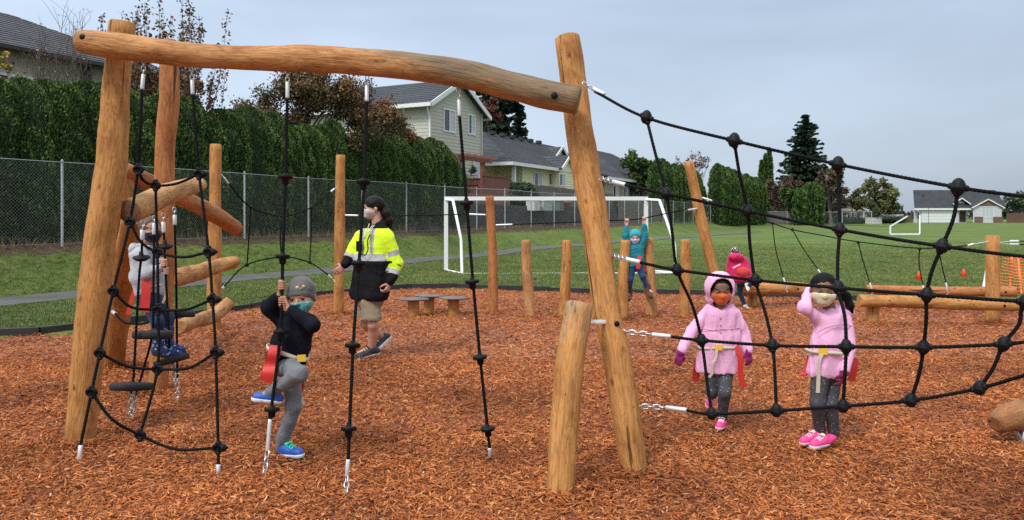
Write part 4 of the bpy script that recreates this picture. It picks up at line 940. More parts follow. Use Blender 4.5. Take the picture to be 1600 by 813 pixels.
g1 = person((Q(1124, 640)[0], d, 0), 'child in a pink coat with hood up and orange mask walking behind the net')
hd = Head(Q(1125, 453, -.03), (-.05, -1, -.22), .205)
b = SDF(); hd.add(b); b.cap(Q(1125, 468), Q(1124, 486), .038, .042, .02); tor(b, Q(1124, 506), Q(1123, 560), .045, .04, .05, .055)
ea, wa = Q(1080, 520, -.02), Q(1063, 551, -.10); eb, wb = Q(1162, 522, .0), Q(1169, 551, -.06)
limb(b, [Q(1101, 491), ea, wa], [.034, .028, .020]); limb(b, [Q(1148, 490), eb, wb], [.034, .028, .020])
ka, aa = Q(1113, 612, -.03), Q(1112, 618, .27); kb, ab = Q(1132, 614, -.12), Q(1129, 657, -.04)
limb(b, [Q(1114, 575), ka, aa], [.05, .036, .024]); limb(b, [Q(1132, 575), kb, ab, ab * .5 + Q(1122, 673, -.155) * .5 + [0, .02, .01]], [.05, .036, .025, .016])
hand(b, wa, (-.25, -.1, -1), (.3, .9, 0), (0, -1, 0), .60, (.35, .5, .4)); hand(b, wb, (.12, -.1, -1), (-.3, .9, 0), (0, -1, 0), .60, (.35, .5, .4))
def face_paint(h, brow=True):
    def f(c):
        l = h.loc(c); m = np.zeros(len(c)); x = np.abs(l[:, 0])
        m[(x > .085) & (x < .25) & (np.abs(l[:, 2] - (.115 + .10 * (x - .08) - 1.2 * (x - .15) ** 2)) < .015) & (l[:, 1] > .22)] = 1
        m[(x < .09) & (l[:, 2] < -.20) & (l[:, 2] > -.28) & (l[:, 1] > .36)] = 2
        return m
    return f
M_lip = skin('lip_skin', (.30, .10, .08))
b.build('body', [sk, M_hair, M_lip], g1, paint=face_paint(hd), h=.0042); hd.eyes(g1)
# leggings
b = SDF(); tor(b, Q(1123, 560), Q(1123, 580), .045, .04, .07, .065); limb(b, [Q(1113, 578), ka, Q(1112, 617, .23)], [.060, .045, .036]); limb(b, [Q(1133, 578), kb, Q(1129, 652, -.04)], [.060, .046, .035]); b.build('leggings', M_legdot, g1, h=.0055, wr=.003, wf=40)
shoe(g1, ab, Q(1122, 673, -.155), (0, .0, 1), .72, M_hot, M_hotsole, M_hotsole); shoe(g1, aa, Q(1106, 640, .16), (-.15, -.90, .25), .72, M_hot, M_hotsole, M_hotsole)
# coat, flared
b = SDF(); tor(b, Q(1125, 492), Q(1124, 530), .062, .068, .072, .078, n=4); tor(b, Q(1124, 530), Q(1122, 576), .068, .078, .078, .088, n=4); limb(b, [Q(1103, 492), ea, wa + (ea - wa) * .12], [.048, .046, .038], .010); limb(b, [Q(1147, 491), eb, wb + (eb - wb) * .12], [.048, .046, .038], .010)
b.cap(Q(1110, 482), Q(1140, 482), .035, .035, .03); b.half(Q(1122, 581), (0, 0, -1)); b.cap(Q(1122, 582), Q(1122, 560), .105, .095, 0, 's', fl=(A_([0, 1., 0]), 1.5))
b.ell(hd(0, .2, -.35), hd.M, (.06, .09, .06), .01, 's')
coat = b.build('coat', M_pink, g1, h=.0045, wr=.009, wf=48, seed=5, an=(1, 1, .35))
for k in range(3): m = MB(); ball(m, Q(1126, 497 + 11 * k, -.088 - .004 * k), .0062, seg=8, ring=6); m.build('button', M_pinkd, coat)
m = MB(); tube(m, [Q(1094, 513, -.06), Q(1110, 516, -.085), Q(1126, 515, -.09), Q(1142, 515, -.085), Q(1156, 512, -.05)], .0028, 5, 20); m.build('seam', M_pinkd, coat)
# hood
b = SDF(); b.ell(hd(0, -.06, .06), hd.M, A_([.54, .56, .60]) * hd.H, 0); b.ell(hd(0, -.10, -.38), hd.M, A_([.46, .42, .26]) * hd.H, .03); b.ell(hd(0, -.04, .02), hd.M, A_([.46, .50, .53]) * hd.H, 0, 's'); b.ell(hd(0, .62, .03), hd.M, A_([.42, .62, .52]) * hd.H, .02, 's'); b.ell(hd(0, 0.02, -.34), hd.M, A_([.33, .36, .3]) * hd.H, .01, 's')
b.build('hood', M_pink, g1, h=.0048, wr=.004, wf=36, seed=8)
b = SDF(); b.ell(hd(0, -.07, .11), hd.M, A_([.41, .44, .41]) * hd.H, 0); b.ell(hd(0, .5, -.05), hd.M, A_([.28, .42, .36]) * hd.H, .01, 's'); b.half(hd(0, 0, -.32), -hd.u); b.build('hair', M_hair, g1, h=.0046, wr=.0015, wf=90)
def mask(parent, h, mat, strap=None):
    b = SDF(); h.add(b); H = h.H; b.cap(h(0, .43, -.08), h(0, .40, -.30), .045 * H, .04 * H, .10 * H)
    for x in (-1, 1): b.cap(h(x * .10, .36, -.10), h(x * .10, .33, -.30), .05 * H, .05 * H, .10 * H)
    b.half(h(0, .3, -.065), h.u + h.f * -.25); b.half(h(0, .07, 0), -h.f + h.u * .25)
    for x in (-1, 1): b.half(h(x * .325, 0, 0), h.r * x)
    o = b.build('face_mask', mat, parent, h=.004, grow=.0055); m = MB()
    for s in (-1, 1): tube(m, [h(s * .25, .12, -.10), h(s * .36, .0, -.02), h(s * .40, -.08, -.02), h(s * .37, -.06, -.14), h(s * .26, .12, -.26)], .0022, 5, 14)
    m.build('ear_loop', strap or mat, o); return o
mask(g1, hd, cloth('orange_mask', (.62, .13, .035), .8, .25, .002))
for (w0, e0, nm) in ((wa, ea, 0), (wb, eb, 1)):
    b = SDF(); dd = (-.25, -.1, -1) if nm == 0 else (.12, -.1, -1); b.cap(w0 + (e0 - w0) * .15, w0, .027, .025, .01); hand(b, w0, dd, (.3 if nm == 0 else -.3, .9, 0), (0, -1, 0), .62, (.35, .5, .4), k=.006); b.build('glove', M_mag, g1, h=.0042, grow=.0035, wr=.001, wf=80)
belt(g1, Q(1123, 541), .158, .100, .022, M_webb, (.02, .0)); m = MB(); box(m, Q(1123, 543, -.108), (.05, .016, .038)); m.build('buckle', M_buck, g1, smooth=False)
ribbon(g1, 'belt_tail', [Q(1120, 547, -.115), Q(1118, 560, -.12), Q(1112, 568, -.125), Q(1113, 582, -.12), Q(1108, 590, -.115)], .018, M_webb)
ribbon(g1, 'flag', [Q(1150, 540, -.08), Q(1157, 560, -.10), Q(1157, 585, -.10), Q(1162, 606, -.1)], .04, M_flag); ribbon(g1, 'flag', [Q(1096, 560, .05), Q(1089, 574, .04), Q(1087, 596, .04)], .05, M_flag)

# ------------------------------------------------------------ girl with the ponytail
d = 4.97
g2 = person((Q(1290, 690)[0], 4.9, 0), 'child in pink jacket with black ponytail and cream mask, one hand behind head')
hd = Head(Q(1287, 453, -.03), (-.32, -1, -.16), .212, roll=.06)
b = SDF(); hd.add(b); b.cap(Q(1293, 468, .02), Q(1297, 488, .03), .038, .042, .02); tor(b, Q(1298, 510, .03), Q(1293, 572, .0), .04, .04, .052, .055, side=(1, .4, 0))
sa, ea, wa = Q(1278, 499, -.02), Q(1257, 481, -.06), Q(1265, 455, .06); sb, eb, wb = Q(1319, 501, .03), Q(1327, 545, -.03), Q(1319, 583, -.12)
limb(b, [sa, ea, wa], [.034, .028, .020]); limb(b, [sb, eb, wb], [.034, .028, .020])
hA, kA, aA = Q(1283, 580, -.04), Q(1277, 630, -.08), Q(1281, 677, .0); hB, kB, aB = Q(1302, 580, .03), Q(1297, 632, -.05), Q(1303, 681, -.01)
limb(b, [hA, kA, aA, aA + [-.06, -.03, -.04]], [.05, .037, .026, .02]); limb(b, [hB, kB, aB, aB + [-.06, -.03, -.04]], [.05, .037, .026, .02])
hand(b, wa, (.75, .35, .35), (.3, -.6, 0), (0, -.3, -1), .62, (.2, .3, .3)); hand(b, wb, (-.35, -.2, -1), (-.8, .4, 0), (0, -1, 0), .62, (.4, .5, .4))
b.build('body', [sk, M_hair, M_lip], g2, paint=face_paint(hd), h=.0042); hd.eyes(g2)
b = SDF(); tor(b, Q(1293, 560), Q(1293, 583), .045, .04, .072, .066, side=(1, .4, 0)); limb(b, [hA, kA, Q(1281, 672, .0)], [.064, .048, .037]); limb(b, [hB, kB, Q(1303, 676, -.01)], [.064, .048, .037]); b.build('leggings', M_legdot, g2, h=.0055, wr=.003, wf=40, seed=3)
shoe(g2, aA, Q(1250, 697, -.05), (0, 0, 1), .76, M_hot, M_hotsole, M_hotsole); shoe(g2, aB, Q(1267, 703, -.14), (0, 0, 1), .80, M_hot, M_solew, M_hotsole, swoosh=(1, M_hotsole))
b = SDF(); tor(b, Q(1298, 500, .02), Q(1297, 535, .0), .052, .050, .070, .076, side=(1, .35, 0), n=4); tor(b, Q(1297, 535), Q(1292, 580, .0), .050, .060, .076, .088, side=(1, .35, 0), n=4); limb(b, [sa, ea, wa], [.046, .044, .034], .02); limb(b, [sb, eb, wb + (eb - wb) * .14], [.050, .046, .040], .006)
b.cap(Q(1282, 488), Q(1313, 487, .04), .035, .035, .03); b.half(Q(1292, 590), (-.12, 0, -1)); b.ell(hd(0, .12, -.42), hd.M, (.06, .09, .06), .01, 's'); b.cap(Q(1294, 590), Q(1294, 572), .105, .09, 0, 's', fl=(A_([0, 1., 0]), 1.4))
coat = b.build('jacket', M_pink, g2, h=.0045, wr=.010, wf=42, seed=15, an=(1, 1, .45))
b = SDF(); b.ell(Q(1316, 487, .09), np.eye(3), (.085, .05, .06), 0); b.ell(Q(1316, 480, .08), np.eye(3), (.06, .03, .045), .02, 's'); b.build('hood', M_pink, g2, h=.005, wr=.006, wf=30)
m = MB(); tube(m, [Q(1277, 520, -.095), Q(1287, 514, -.105), Q(1300, 510, -.10), Q(1318, 507, -.07), Q(1332, 510, -.02)], .003, 5, 20); m.build('seam', M_pinkd, coat)
b = SDF(); b.ell(hd(0, -.08, .13), hd.M, A_([.405, .44, .41]) * hd.H, 0); b.ell(hd(0, .5, -.08), hd.M, A_([.30, .42, .36]) * hd.H, .01, 's'); b.half(hd(0, .1, -.25), -hd.u - hd.f * -.3)
limb(b, [hd(-.22, -.38, .12), hd(-.40, -.48, -.02), Q(1322, 463, .06), Q(1328, 478, .05), Q(1331, 488, .05)], [.03, .034, .030, .026, .012], .02); b.build('hair', M_hair, g2, h=.0046, wr=.002, wf=90, seed=2)
mask(g2, hd, cloth('cream_mask', (.62, .55, .36), .8, .06, .001))
b = SDF(); b.cap(wb + (eb - wb) * .15, wb, .027, .025, .01); hand(b, wb, (-.35, -.2, -1), (-.8, .4, 0), (0, -1, 0), .64, (.4, .5, .4), k=.006); b.build('glove', cloth('dark_magenta_glove', (.16, .01, .045), .8, .15), g2, h=.0042, grow=.0035)
belt(g2, Q(1294, 548), .150, .116, .022, M_webb, (-.06, 0)); m = MB(); box(m, Q(1286, 549, -.112), (.055, .016, .045)); m.build('buckle', M_buck, g2, smooth=False)
ribbon(g2, 'belt_tail', [Q(1284, 553, -.12), Q(1279, 566, -.125), Q(1279, 585, -.12), Q(1278, 614, -.12)], .024, M_webb)
ribbon(g2, 'flag', [Q(1334, 560, .06), Q(1332, 575, .05), Q(1328, 595, .05)], .07, M_flag); ribbon(g2, 'flag', [Q(1264, 556, .03), Q(1261, 572, .02), Q(1256, 584, .0), Q(1248, 586, -.02)], .025, M_flag)

# ------------------------------------------------------------ boy with the grey beanie
sk2 = skin('light_brown_skin', (.40, .20, .125)); M_navy = cloth('navy_fleece', (.006, .007, .013), .9, .3, .004, .0); M_greyp = cloth('grey_sweatpants', (.15, .16, .175), .85, .12, .004); M_bean = cloth('grey_knit', (.12, .115, .115), .9, .15, .004); M_blue = simple('blue_shoe', (.02, .09, .40), .5, .15, 14, .001, 90); M_lace = simple('mint_lace', (.05, .62, .38), .6, .08)
d = 4.72
b2_ = person((Q(447, 712)[0], 4.7, 0), 'child in a navy fleece and grey beanie climbing the rope with both hands on it')
hd = Head(Q(471, 464, .0), (-.05, -1, -.10), .225, roll=-.10)
hr, hr2 = A_(P(441, 446, 4.63)), A_(P(441, 471, 4.62))     # rope under the two hands
w1 = hr + [-.022, .012, -.062]; w2 = hr2 + [.045, -.012, -.045]
s1, e1 = Q(440, 500, .05), Q(420, 481, .0); s2_, e2 = Q(488, 508, .03), Q(489, 508, -.16)
b = SDF(); hd.add(b); b.cap(Q(468, 480, .04), Q(464, 500, .04), .038, .042, .02); tor(b, Q(463, 516, .03), Q(449, 556, .0), .04, .035, .052, .052)
limb(b, [s1, e1, w1], [.034, .028, .020]); limb(b, [s2_, e2, w2], [.034, .028, .020])
fist(b, hr, w1, (.15, -1, .0)); fist(b, hr2, w2, (.15, -1, 0))
h1_, k1, a1 = Q(442, 567, .0), Q(468, 585, -.22), Q(421, 614, -.10); h2_, k2, a2 = Q(455, 570, .03), Q(459, 636, -.04), Q(439, 698, -.0)
limb(b, [h1_, k1, a1, a1 + [-.07, -.02, -.03]], [.052, .038, .026, .02]); limb(b, [h2_, k2, a2, a2 + [.06, -.03, -.03]], [.052, .038, .026, .02])
b.build('body', [sk2, M_hair, M_lip], b2_, paint=face_paint(hd), h=.0042); hd.eyes(b2_)
b = SDF(); tor(b, Q(449, 553, .01), Q(449, 572, .01), .035, .04, .07, .066); limb(b, [h1_, k1, a1 + (k1 - a1) * .02], [.068, .056, .038]); limb(b, [h2_, k2, a2 + [0, 0, .005]], [.068, .053, .042]); b.build('trousers', M_greyp, b2_, h=.0055, wr=.008, wf=26, seed=21)
shoe(b2_, a1, Q(392, 627, -.12), (-.22, .05, 1), .82, M_blue, M_solew, M_lace); shoe(b2_, a2, Q(474, 716, -.09), (0, 0, 1), .86, M_blue, M_solew, M_lace)
b = SDF(); tor(b, Q(464, 506, .03), Q(455, 535, .02), .05, .042, .070, .074, n=4); tor(b, Q(455, 535, .02), Q(448, 560, .0), .042, .05, .074, .080, n=4); limb(b, [s1, e1, w1 + (e1 - w1) * .15], [.056, .052, .034], .025); limb(b, [s2_, e2, w2 + (e2 - w2) * .12], [.052, .046, .034], .02); b.cap(Q(450, 500, .05), Q(484, 503, .05), .04, .04, .03); b.cap(Q(462, 500, .02), Q(478, 500, .02), .03, .03, .02)
b.half(Q(448, 572), (0, 0, -1)); b.build('fleece', M_navy, b2_, h=.0052, wr=.007, wf=24, seed=22)
b = SDF(); b.ell(hd(0, -.05, .13), hd.M, A_([.405, .47, .47]) * hd.H, 0); b.half(hd(0, .1, -.06), -hd.u + hd.f * .60); b.build('beanie', M_bean, b2_, h=.0046, wr=.004, wf=40)
b = SDF(); b.ell(hd(0, -.05, .11), hd.M, A_([.425, .487, .47]) * hd.H, 0); b.half(hd(0, .1, -.07), -hd.u + hd.f * .60); b.half(hd(0, .1, .06), hd.u - hd.f * .60); b.build('beanie_cuff', M_bean, b2_, h=.0046, wr=.002, wf=60)
for x, z, cc in ((-.20, .34, (.55, .45, .2)), (-.12, .40, (.35, .12, .08)), (-.14, .29, (.15, .25, .12)), (-.05, .34, (.5, .42, .25))): m = MB(); q_ = hd(x, math.sqrt(max(0, 1 - (x / .405) ** 2 - ((z - .13) / .47) ** 2)) * .47 - .05, z); ball(m, q_, (.012, .006, .010), seg=8, ring=6); m.build('embroidered_patch', cloth('patch_thread', cc, .9, .3, sc1=60), b2_)
b = SDF(); b.ell(hd(0, -.08, .02), hd.M, A_([.372, .42, .36]) * hd.H, 0); b.ell(hd(0, .5, -.1), hd.M, A_([.31, .43, .4]) * hd.H, .01, 's'); b.half(hd(0, 0, -.18), -hd.u); b.half(hd(0, 0, .2), hd.u); b.build('hair', M_hair, b2_, h=.0046)
b = SDF(); hd.add(b); b.half(hd(0, 0, -.17), hd.u + hd.f * -.15); b.half(hd(0, .1, 0), -hd.f); fm = b.build('face_mask', cloth('teal_printed_mask', (.12, .38, .36), .8, .5, .001, sc1=40), b2_, h=.0042, grow=.006)
belt(b2_, Q(450, 551, .005), .130, .112, .026, M_webb, (-.32, -.1)); m = MB(); box(m, Q(471, 560, -.10), (.05, .02, .04), .4); m.build('buckle', M_buck, b2_, smooth=False)
ribbon(b2_, 'flag', [Q(431, 540, -.125), Q(428, 554, -.140), Q(423, 569, -.125), Q(419, 583, -.14), Q(414, 597, -.13)], [.078, .08, .08, .08, .08], M_flag, n=24); ribbon(b2_, 'flag', [Q(466, 585, .10), Q(468, 600, .12), Q(466, 612, .12)], .06, M_flag); ribbon(b2_, 'belt_tail', [Q(465, 590, .10), Q(468, 606, .10), Q(472, 622, .10), Q(475, 632, .08)], .016, M_webb)

# ------------------------------------------------------------ child in the grey hoodie and dotted boots
M_hoodie = cloth('pale_grey_sweatshirt', (.42, .44, .47), .85, .08, .004); M_jean = cloth('dark_blue_denim', (.022, .035, .08), .85, .25, .003); M_brhair = simple('brown_hair', (.10, .055, .03), .6, .3, 50, .004, 110); sk3 = skin('fair_skin', (.56, .32, .24)); M_bootd = dotty('dotted_rain_boot', (.018, .035, .14), (.55, .6, .7), 34, .22); M_maskd = dotty('dotted_navy_mask', (.012, .015, .05), (.4, .4, .5), 60, .15)
d = 6.0
c1 = person((Q(250, 560)[0], 5.95, 0), 'child in a pale grey hoodie and blue dotted rain boots standing on the hanging step')
hd = Head(Q(235, 359, .0), (.85, -.42, -.22), .205)
b = SDF(); hd.add(b); b.cap(Q(230, 372), Q(224, 388, .02), .036, .04, .02); tor(b, Q(226, 408), Q(232, 455, .0), .04, .035, .052, .052, side=(.5, 1, 0))
s1, e1, w1 = Q(222, 397, -.08), Q(230, 428, -.13), Q(252, 417, -.10); s2_, e2, w2 = Q(232, 396, .08), Q(246, 424, .08), Q(254, 406, -.03)
limb(b, [s1, e1, w1], [.034, .028, .020]); limb(b, [s2_, e2, w2], [.034, .028, .020]); fist(b, A_(P(257, 411, 5.90)), w1, (1, -.4, 0), .66); fist(b, A_(P(258, 424, 5.91)), w2 + [0, 0, -.08], (1, -.4, 0), .66)
h1_, k1, a1 = Q(230, 465, -.06), Q(246, 502, -.10), Q(248, 540, -.05); h2_, k2, a2 = Q(240, 463, .05), Q(262, 498, .04), Q(262, 536, .02)
limb(b, [h1_, k1, a1, a1 + [.08, -.02, -.04]], [.052, .038, .026, .02]); limb(b, [h2_, k2, a2, a2 + [.08, -.02, -.04]], [.052, .038, .026, .02]); b.build('body', [sk3, M_brhair, M_lip], c1, paint=face_paint(hd), h=.0048); hd.eyes(c1)
b = SDF(); tor(b, Q(231, 452), Q(235, 470, .0), .035, .035, .072, .066, side=(.5, 1, 0)); limb(b, [h1_, k1, Q(248, 524, -.06)], [.066, .052, .044]); limb(b, [h2_, k2, Q(262, 520, .02)], [.066, .052, .044]); b.build('jeans', M_jean, c1, h=.0055, wr=.006, wf=26, seed=31)
for (k_, a_, tx, ty, dd) in ((k1, a1, 286, 557, -.12), (k2, a2, 290, 549, .0)):
    b = SDF(); b.cap(a_ + [0, 0, .11], a_, .050, .042, .02); t_ = Q(tx, ty, dd); hl = A_([a_[0] - .03, a_[1], t_[2] + .03]); b.cap(a_, hl + [.02, 0, .01], .044, .040, .02); b.cap(hl + [.02, 0, 0], t_ + [-.035, 0, .012], .040, .036, .03); b.half((0, 0, t_[2] - .012), (.12, 0, -1)) if 0 else None
    bo = b.build('boot', M_bootd, c1, h=.005); b = SDF(); b.cap(hl + [.02, 0, -.022], t_ + [-.035, 0, -.012], .042, .040, .02, fl=(A_([0, 0, 1.]), 2.2)); b.build('sole', M_rubber, bo, h=.005)
b = SDF(); tor(b, Q(226, 398), Q(230, 430), .052, .05, .072, .078, side=(.5, 1, 0), n=4); tor(b, Q(230, 430), Q(233, 452), .05, .05, .078, .076, side=(.5, 1, 0), n=4); limb(b, [s1, e1, w1 + (e1 - w1) * .15], [.054, .050, .034], .025); limb(b, [s2_, e2, w2 + (e2 - w2) * .15], [.054, .048, .034], .025); b.half(Q(233, 463), (0, 0, -1)); b.build('sweatshirt', M_hoodie, c1, h=.0052, wr=.008, wf=26, seed=33)
b = SDF(); b.ell(Q(213, 390, -.02), np.eye(3), (.05, .085, .065), 0); b.ell(Q(218, 378, -.02), np.eye(3), (.035, .06, .04), .02, 's'); b.cap(Q(218, 385, -.05), Q(232, 387, -.06), .024, .02, .03); b.build('hood', M_hoodie, c1, h=.005, wr=.005, wf=32)
b = SDF(); b.ell(hd(0, -.09, .12), hd.M, A_([.41, .46, .42]) * hd.H, 0); b.ell(hd(0, .52, -.06), hd.M, A_([.32, .42, .34]) * hd.H, .01, 's'); b.half(hd(0, 0, -.28), -hd.u - hd.f * -.4); b.build('hair', M_brhair, c1, h=.0048, wr=.004, wf=70)
mask(c1, hd, M_maskd)
belt(c1, Q(231, 446), .105, .115, .024, M_webb, (.02, 0)); ribbon(c1, 'flag', [Q(229, 428, -.14), Q(228, 455, -.15), Q(226, 488, -.14)], .075, M_flag); ribbon(c1, 'flag', [Q(212, 452, .0), Q(206, 468, .0), Q(200, 492, .0)], .035, M_flag); ribbon(c1, 'belt_tail', [Q(258, 446, -.05), Q(259, 460, -.06), Q(254, 474, -.06)], .02, M_webb)

# ------------------------------------------------------------ adult in the high visibility jacket
sk4 = skin('adult_skin', (.52, .28, .20)); M_dkhair = simple('dark_brown_hair', (.012, .007, .005), .55, .4, 60, .004, 120, spec=.15); M_vis = cloth('fluorescent_yellow_cloth', (.66, .92, .03), .6, .05, .004, .1); M_blk = cloth('black_cloth', (.008, .008, .010), .8, .3, .004, .0); M_refl = simple('silver_reflective_tape', (.40, .40, .42), .4, .12, 20, .0006, 90); M_khaki = cloth('khaki_cloth', (.24, .19, .125), .85, .12, .004); M_blksh = simple('black_shoe', (.018, .018, .02), .6, .2, 20, .001, 90)
d = 7.98
ad = person((Q(575, 560)[0], 7.98, 0), 'adult in a yellow and black high visibility jacket, khaki shorts and pale mask')
hd = Head(Q(583, 325), (-.92, -.38, -.10), .245)
b = SDF(); hd.add(b); b.cap(Q(588, 338, .0), Q(590, 356, .0), .058, .062, .02); tor(b, Q(587, 378), Q(580, 450), .09, .08, .085, .09, side=(.9, -.45, 0))
s1, e1, w1 = Q(563, 371, .10), Q(549, 400, .05), Q(538, 415, -.02); s2_, e2, w2 = Q(606, 374, -.06), Q(618, 412, -.06), Q(609, 442, -.14)
limb(b, [s1, e1, w1], [.055, .043, .03]); limb(b, [s2_, e2, w2], [.055, .043, .03]); hand(b, w1, (-.8, -.2, -.7), (-.2, 1, 0), (-1, 0, 1), .98, (.35, .5, .4)); hand(b, w2, (-.35, -.3, -1), (-1, .3, 0), (0, -1, 0), .98, (.7, .9, .6))
h1_, k1, a1 = Q(573, 468, -.06), Q(583, 508, -.10), Q(580, 545, -.02); h2_, k2, a2 = Q(584, 468, .08), Q(571, 506, .14), Q(596, 527, .42)
limb(b, [h1_, k1, k1 + (a1 - k1) * .35 + [.01, .02, 0], a1, a1 + [-.12, -.04, -.05]], [.066, .056, .058, .038, .03]); limb(b, [h2_, k2, k2 + (a2 - k2) * .4, a2, a2 + [-.04, -.04, -.13]], [.066, .056, .056, .038, .03])
b.build('body', [sk4, M_dkhair, M_lip], ad, paint=face_paint(hd), h=.0058); hd.eyes(ad)
b = SDF(); tor(b, Q(578, 448), Q(578, 470, .0), .06, .075, .10, .095, side=(.9, -.45, 0)); limb(b, [h1_ + [.02, .03, 0], Q(581, 498, -.08)], [.094, .112]); limb(b, [Q(584, 472, .08), Q(568, 499, .10)], [.085, .105]); b.half(Q(575, 499), (0, 0, -1)); b.build('shorts', M_khaki, ad, h=.007, wr=.009, wf=22, seed=41)
shoe(ad, a1, Q(556, 566, -.10), (0, 0, 1), 1.2, M_blksh, M_solew, M_blksh, swoosh=(1, M_solew)); shoe(ad, a2, Q(588, 552, .30), (-.75, -.25, .62), 1.2, M_blksh, M_solew, M_solew)
def adp(c):
    z = CAMH - (c[:, 2]) ; py = HZ + (CAMH - c[:, 2]) / c[:, 1] * F; px = 800 + c[:, 0] / c[:, 1] * F; m = np.zeros(len(c), int)
    hem = np.array(Q(580, 407))[2]; m[c[:, 2] < hem] = 1
    ax_ = un(e2 - s2_); t2 = (c - s2_) @ ax_; far2 = c - s2_ - t2[:, None] * ax_; on2 = (np.linalg.norm(far2, axis=1) < .105) & (px > 603) & (t2 > .02); L2_ = np.linalg.norm(e2 - s2_)
    fa = un(w2 - e2); t3 = (c - e2) @ fa; fr3 = np.linalg.norm(c - e2 - t3[:, None] * fa, axis=1); arm3 = (fr3 < .085) & (t3 > .0) & (px > 601)
    m[arm3 & (t3 < .09)] = 0; m[arm3 & (t3 >= .075) & (t3 < .125)] = 2; m[arm3 & (t3 >= .125)] = 1; m[on2 & (px > 606) & (t2 > .5 * L2_) & (t2 < .5 * L2_ + .055)] = 2; m[on2 & (px > 612) & (t2 > L2_ * .8) & (t3 < .02)] = 0
    fb = un(w1 - e1); t4 = (c - e1) @ fb; arm4 = (np.linalg.norm(c - e1 - t4[:, None] * fb, axis=1) < .08) & (px < 552) & (t4 > -.05); m[arm4] = 0; m[arm4 & (t4 > .0) & (t4 < .045)] = 2; m[arm4 & (t4 >= .045)] = 1
    body_ = ~(arm3 | on2 | arm4) & (px > 549); top = np.array(Q(580, 392))[2]; m[body_ & (c[:, 2] > hem - .0) & (c[:, 2] < hem + .075)] = 2
    ax2 = un((.9, -.45, 0)); u = (c - A_(Q(587, 400))) @ ax2
    for u0 in (-.095, .04): m[body_ & (c[:, 2] >= hem + .075) & (np.abs(u - u0) < .027)] = 2
    m[(c[:, 2] > np.array(Q(580, 357))[2]) & (px < 606)] = 1
    return m
b = SDF(); tor(b, Q(587, 370), Q(583, 410), .108, .100, .112, .120, side=(.9, -.45, 0), n=4); tor(b, Q(583, 410), Q(577, 458), .100, .108, .120, .132, side=(.9, -.45, 0), n=4); limb(b, [s1, e1, w1 + (e1 - w1) * .1], [.082, .078, .058], .03); limb(b, [s2_, e2, w2 + (e2 - w2) * .1], [.085, .082, .062], .03); b.cap(Q(583, 353), Q(596, 352), .075, .07, .03); b.half(Q(577, 469), (0, 0, -1))
b.cap(Q(586, 340), Q(588, 352), .062, .062, .01, 's'); jk = b.build('jacket', [M_vis, M_blk, M_refl], ad, paint=adp, h=.0065, wr=.012, wf=22, seed=42)
b = SDF(); b.ell(hd(0, -.07, .13), hd.M, A_([.41, .46, .41]) * hd.H, 0); b.ell(hd(0, .58, -.10), hd.M, A_([.34, .42, .34]) * hd.H, .01, 's'); b.half(hd(0, 0, -.34), -hd.u - hd.f * -.5);  limb(b, [hd(0, -.46, -.05), Q(603, 334), Q(608, 345), Q(610, 356, .02)], [.05, .045, .04, .02], .03); b.build('hair', M_dkhair, ad, h=.0058, wr=.003, wf=70)
mask(ad, hd, cloth('pale_grey_mask', (.55, .53, .52), .8, .06, .001))
m = MB(); c_ = Q(561, 385, -.10); box(m, c_, (.06, .035, .11), .3); tube(m, [c_ + [.02, 0, .05], c_ + [.02, 0, .11]], .006, 6, 2); rd = m.build('radio', M_plastic, ad, smooth=False)
m = MB(); tube(m, [Q(562, 395, -.11), Q(570, 399, -.17), Q(575, 390, -.18), Q(574, 378, -.17), Q(578, 366, -.15)], .006, 6, 24); m.build('radio_cable', M_plastic, rd)
m = MB(); tube(m, [Q(577, 350, -.09), Q(573, 362, -.15), Q(569, 374, -.15), Q(573, 366, -.155), Q(582, 352, -.09)], .005, 5, 20); tube(m, [Q(585, 352, -.09), Q(574, 366, -.16), Q(567, 372, -.15)], .005, 5, 12); m.build('lanyard', M_webb, ad)
m = MB(); tube(m, [Q(584, 424, -.175), Q(595, 426, -.2), Q(607, 424, -.17)], .006, 5, 10); m.build('pocket_flap', M_blk, jk)

# ------------------------------------------------------------ child in teal hanging from the thin rope
M_teal = cloth('teal_quilted_cloth', (.012, .19, .24), .6, .12, .006); M_tealhat = cloth('light_teal_knit', (.03, .33, .42), .85, .1); M_boot = cloth('brown_boot_suede', (.10, .045, .03), .85, .25); M_jean2 = cloth('blue_denim', (.02, .055, .14), .85, .25)
d = 11.1
tl = person((Q(993, 470)[0], 11.1, 0), 'child in a teal jacket hanging by both hands from the thin rope between low posts')
hd = Head(Q(992, 371), (-.1, -1, -.25), .205)
b = SDF(); hd.add(b); b.cap(Q(993, 378), Q(993, 388), .037, .04, .02); tor(b, Q(993, 393), Q(992, 412), .045, .04, .05, .055)
s1, e1, w1 = Q(984, 388), Q(977, 368), Q(979, 353); s2_, e2, w2 = Q(1001, 387), Q(1008, 367), Q(1006, 351)
limb(b, [s1, e1, w1], [.034, .028, .02]); limb(b, [s2_, e2, w2], [.034, .028, .02]); fist(b, A_(P(979, 344, 11.1)), w1, (0, -1, .2), .7, ax=(1, 0, .1)); fist(b, A_(P(1006, 341, 11.1)), w2, (0, -1, .2), .7, ax=(1, 0, .1))
h1_, k1, a1 = Q(988, 414), Q(985, 436, -.05), Q(983, 458, .05); h2_, k2, a2 = Q(997, 414), Q(1004, 432, -.08), Q(1011, 451, -.02)
limb(b, [h1_, k1, a1, a1 + [-.02, -.08, -.04]], [.05, .037, .026, .02]); limb(b, [h2_, k2, a2, a2 + [.06, -.05, -.05]], [.05, .037, .026, .02]); b.build('body', [sk3, M_brhair, M_lip], tl, paint=face_paint(hd), h=.0055); hd.eyes(tl)
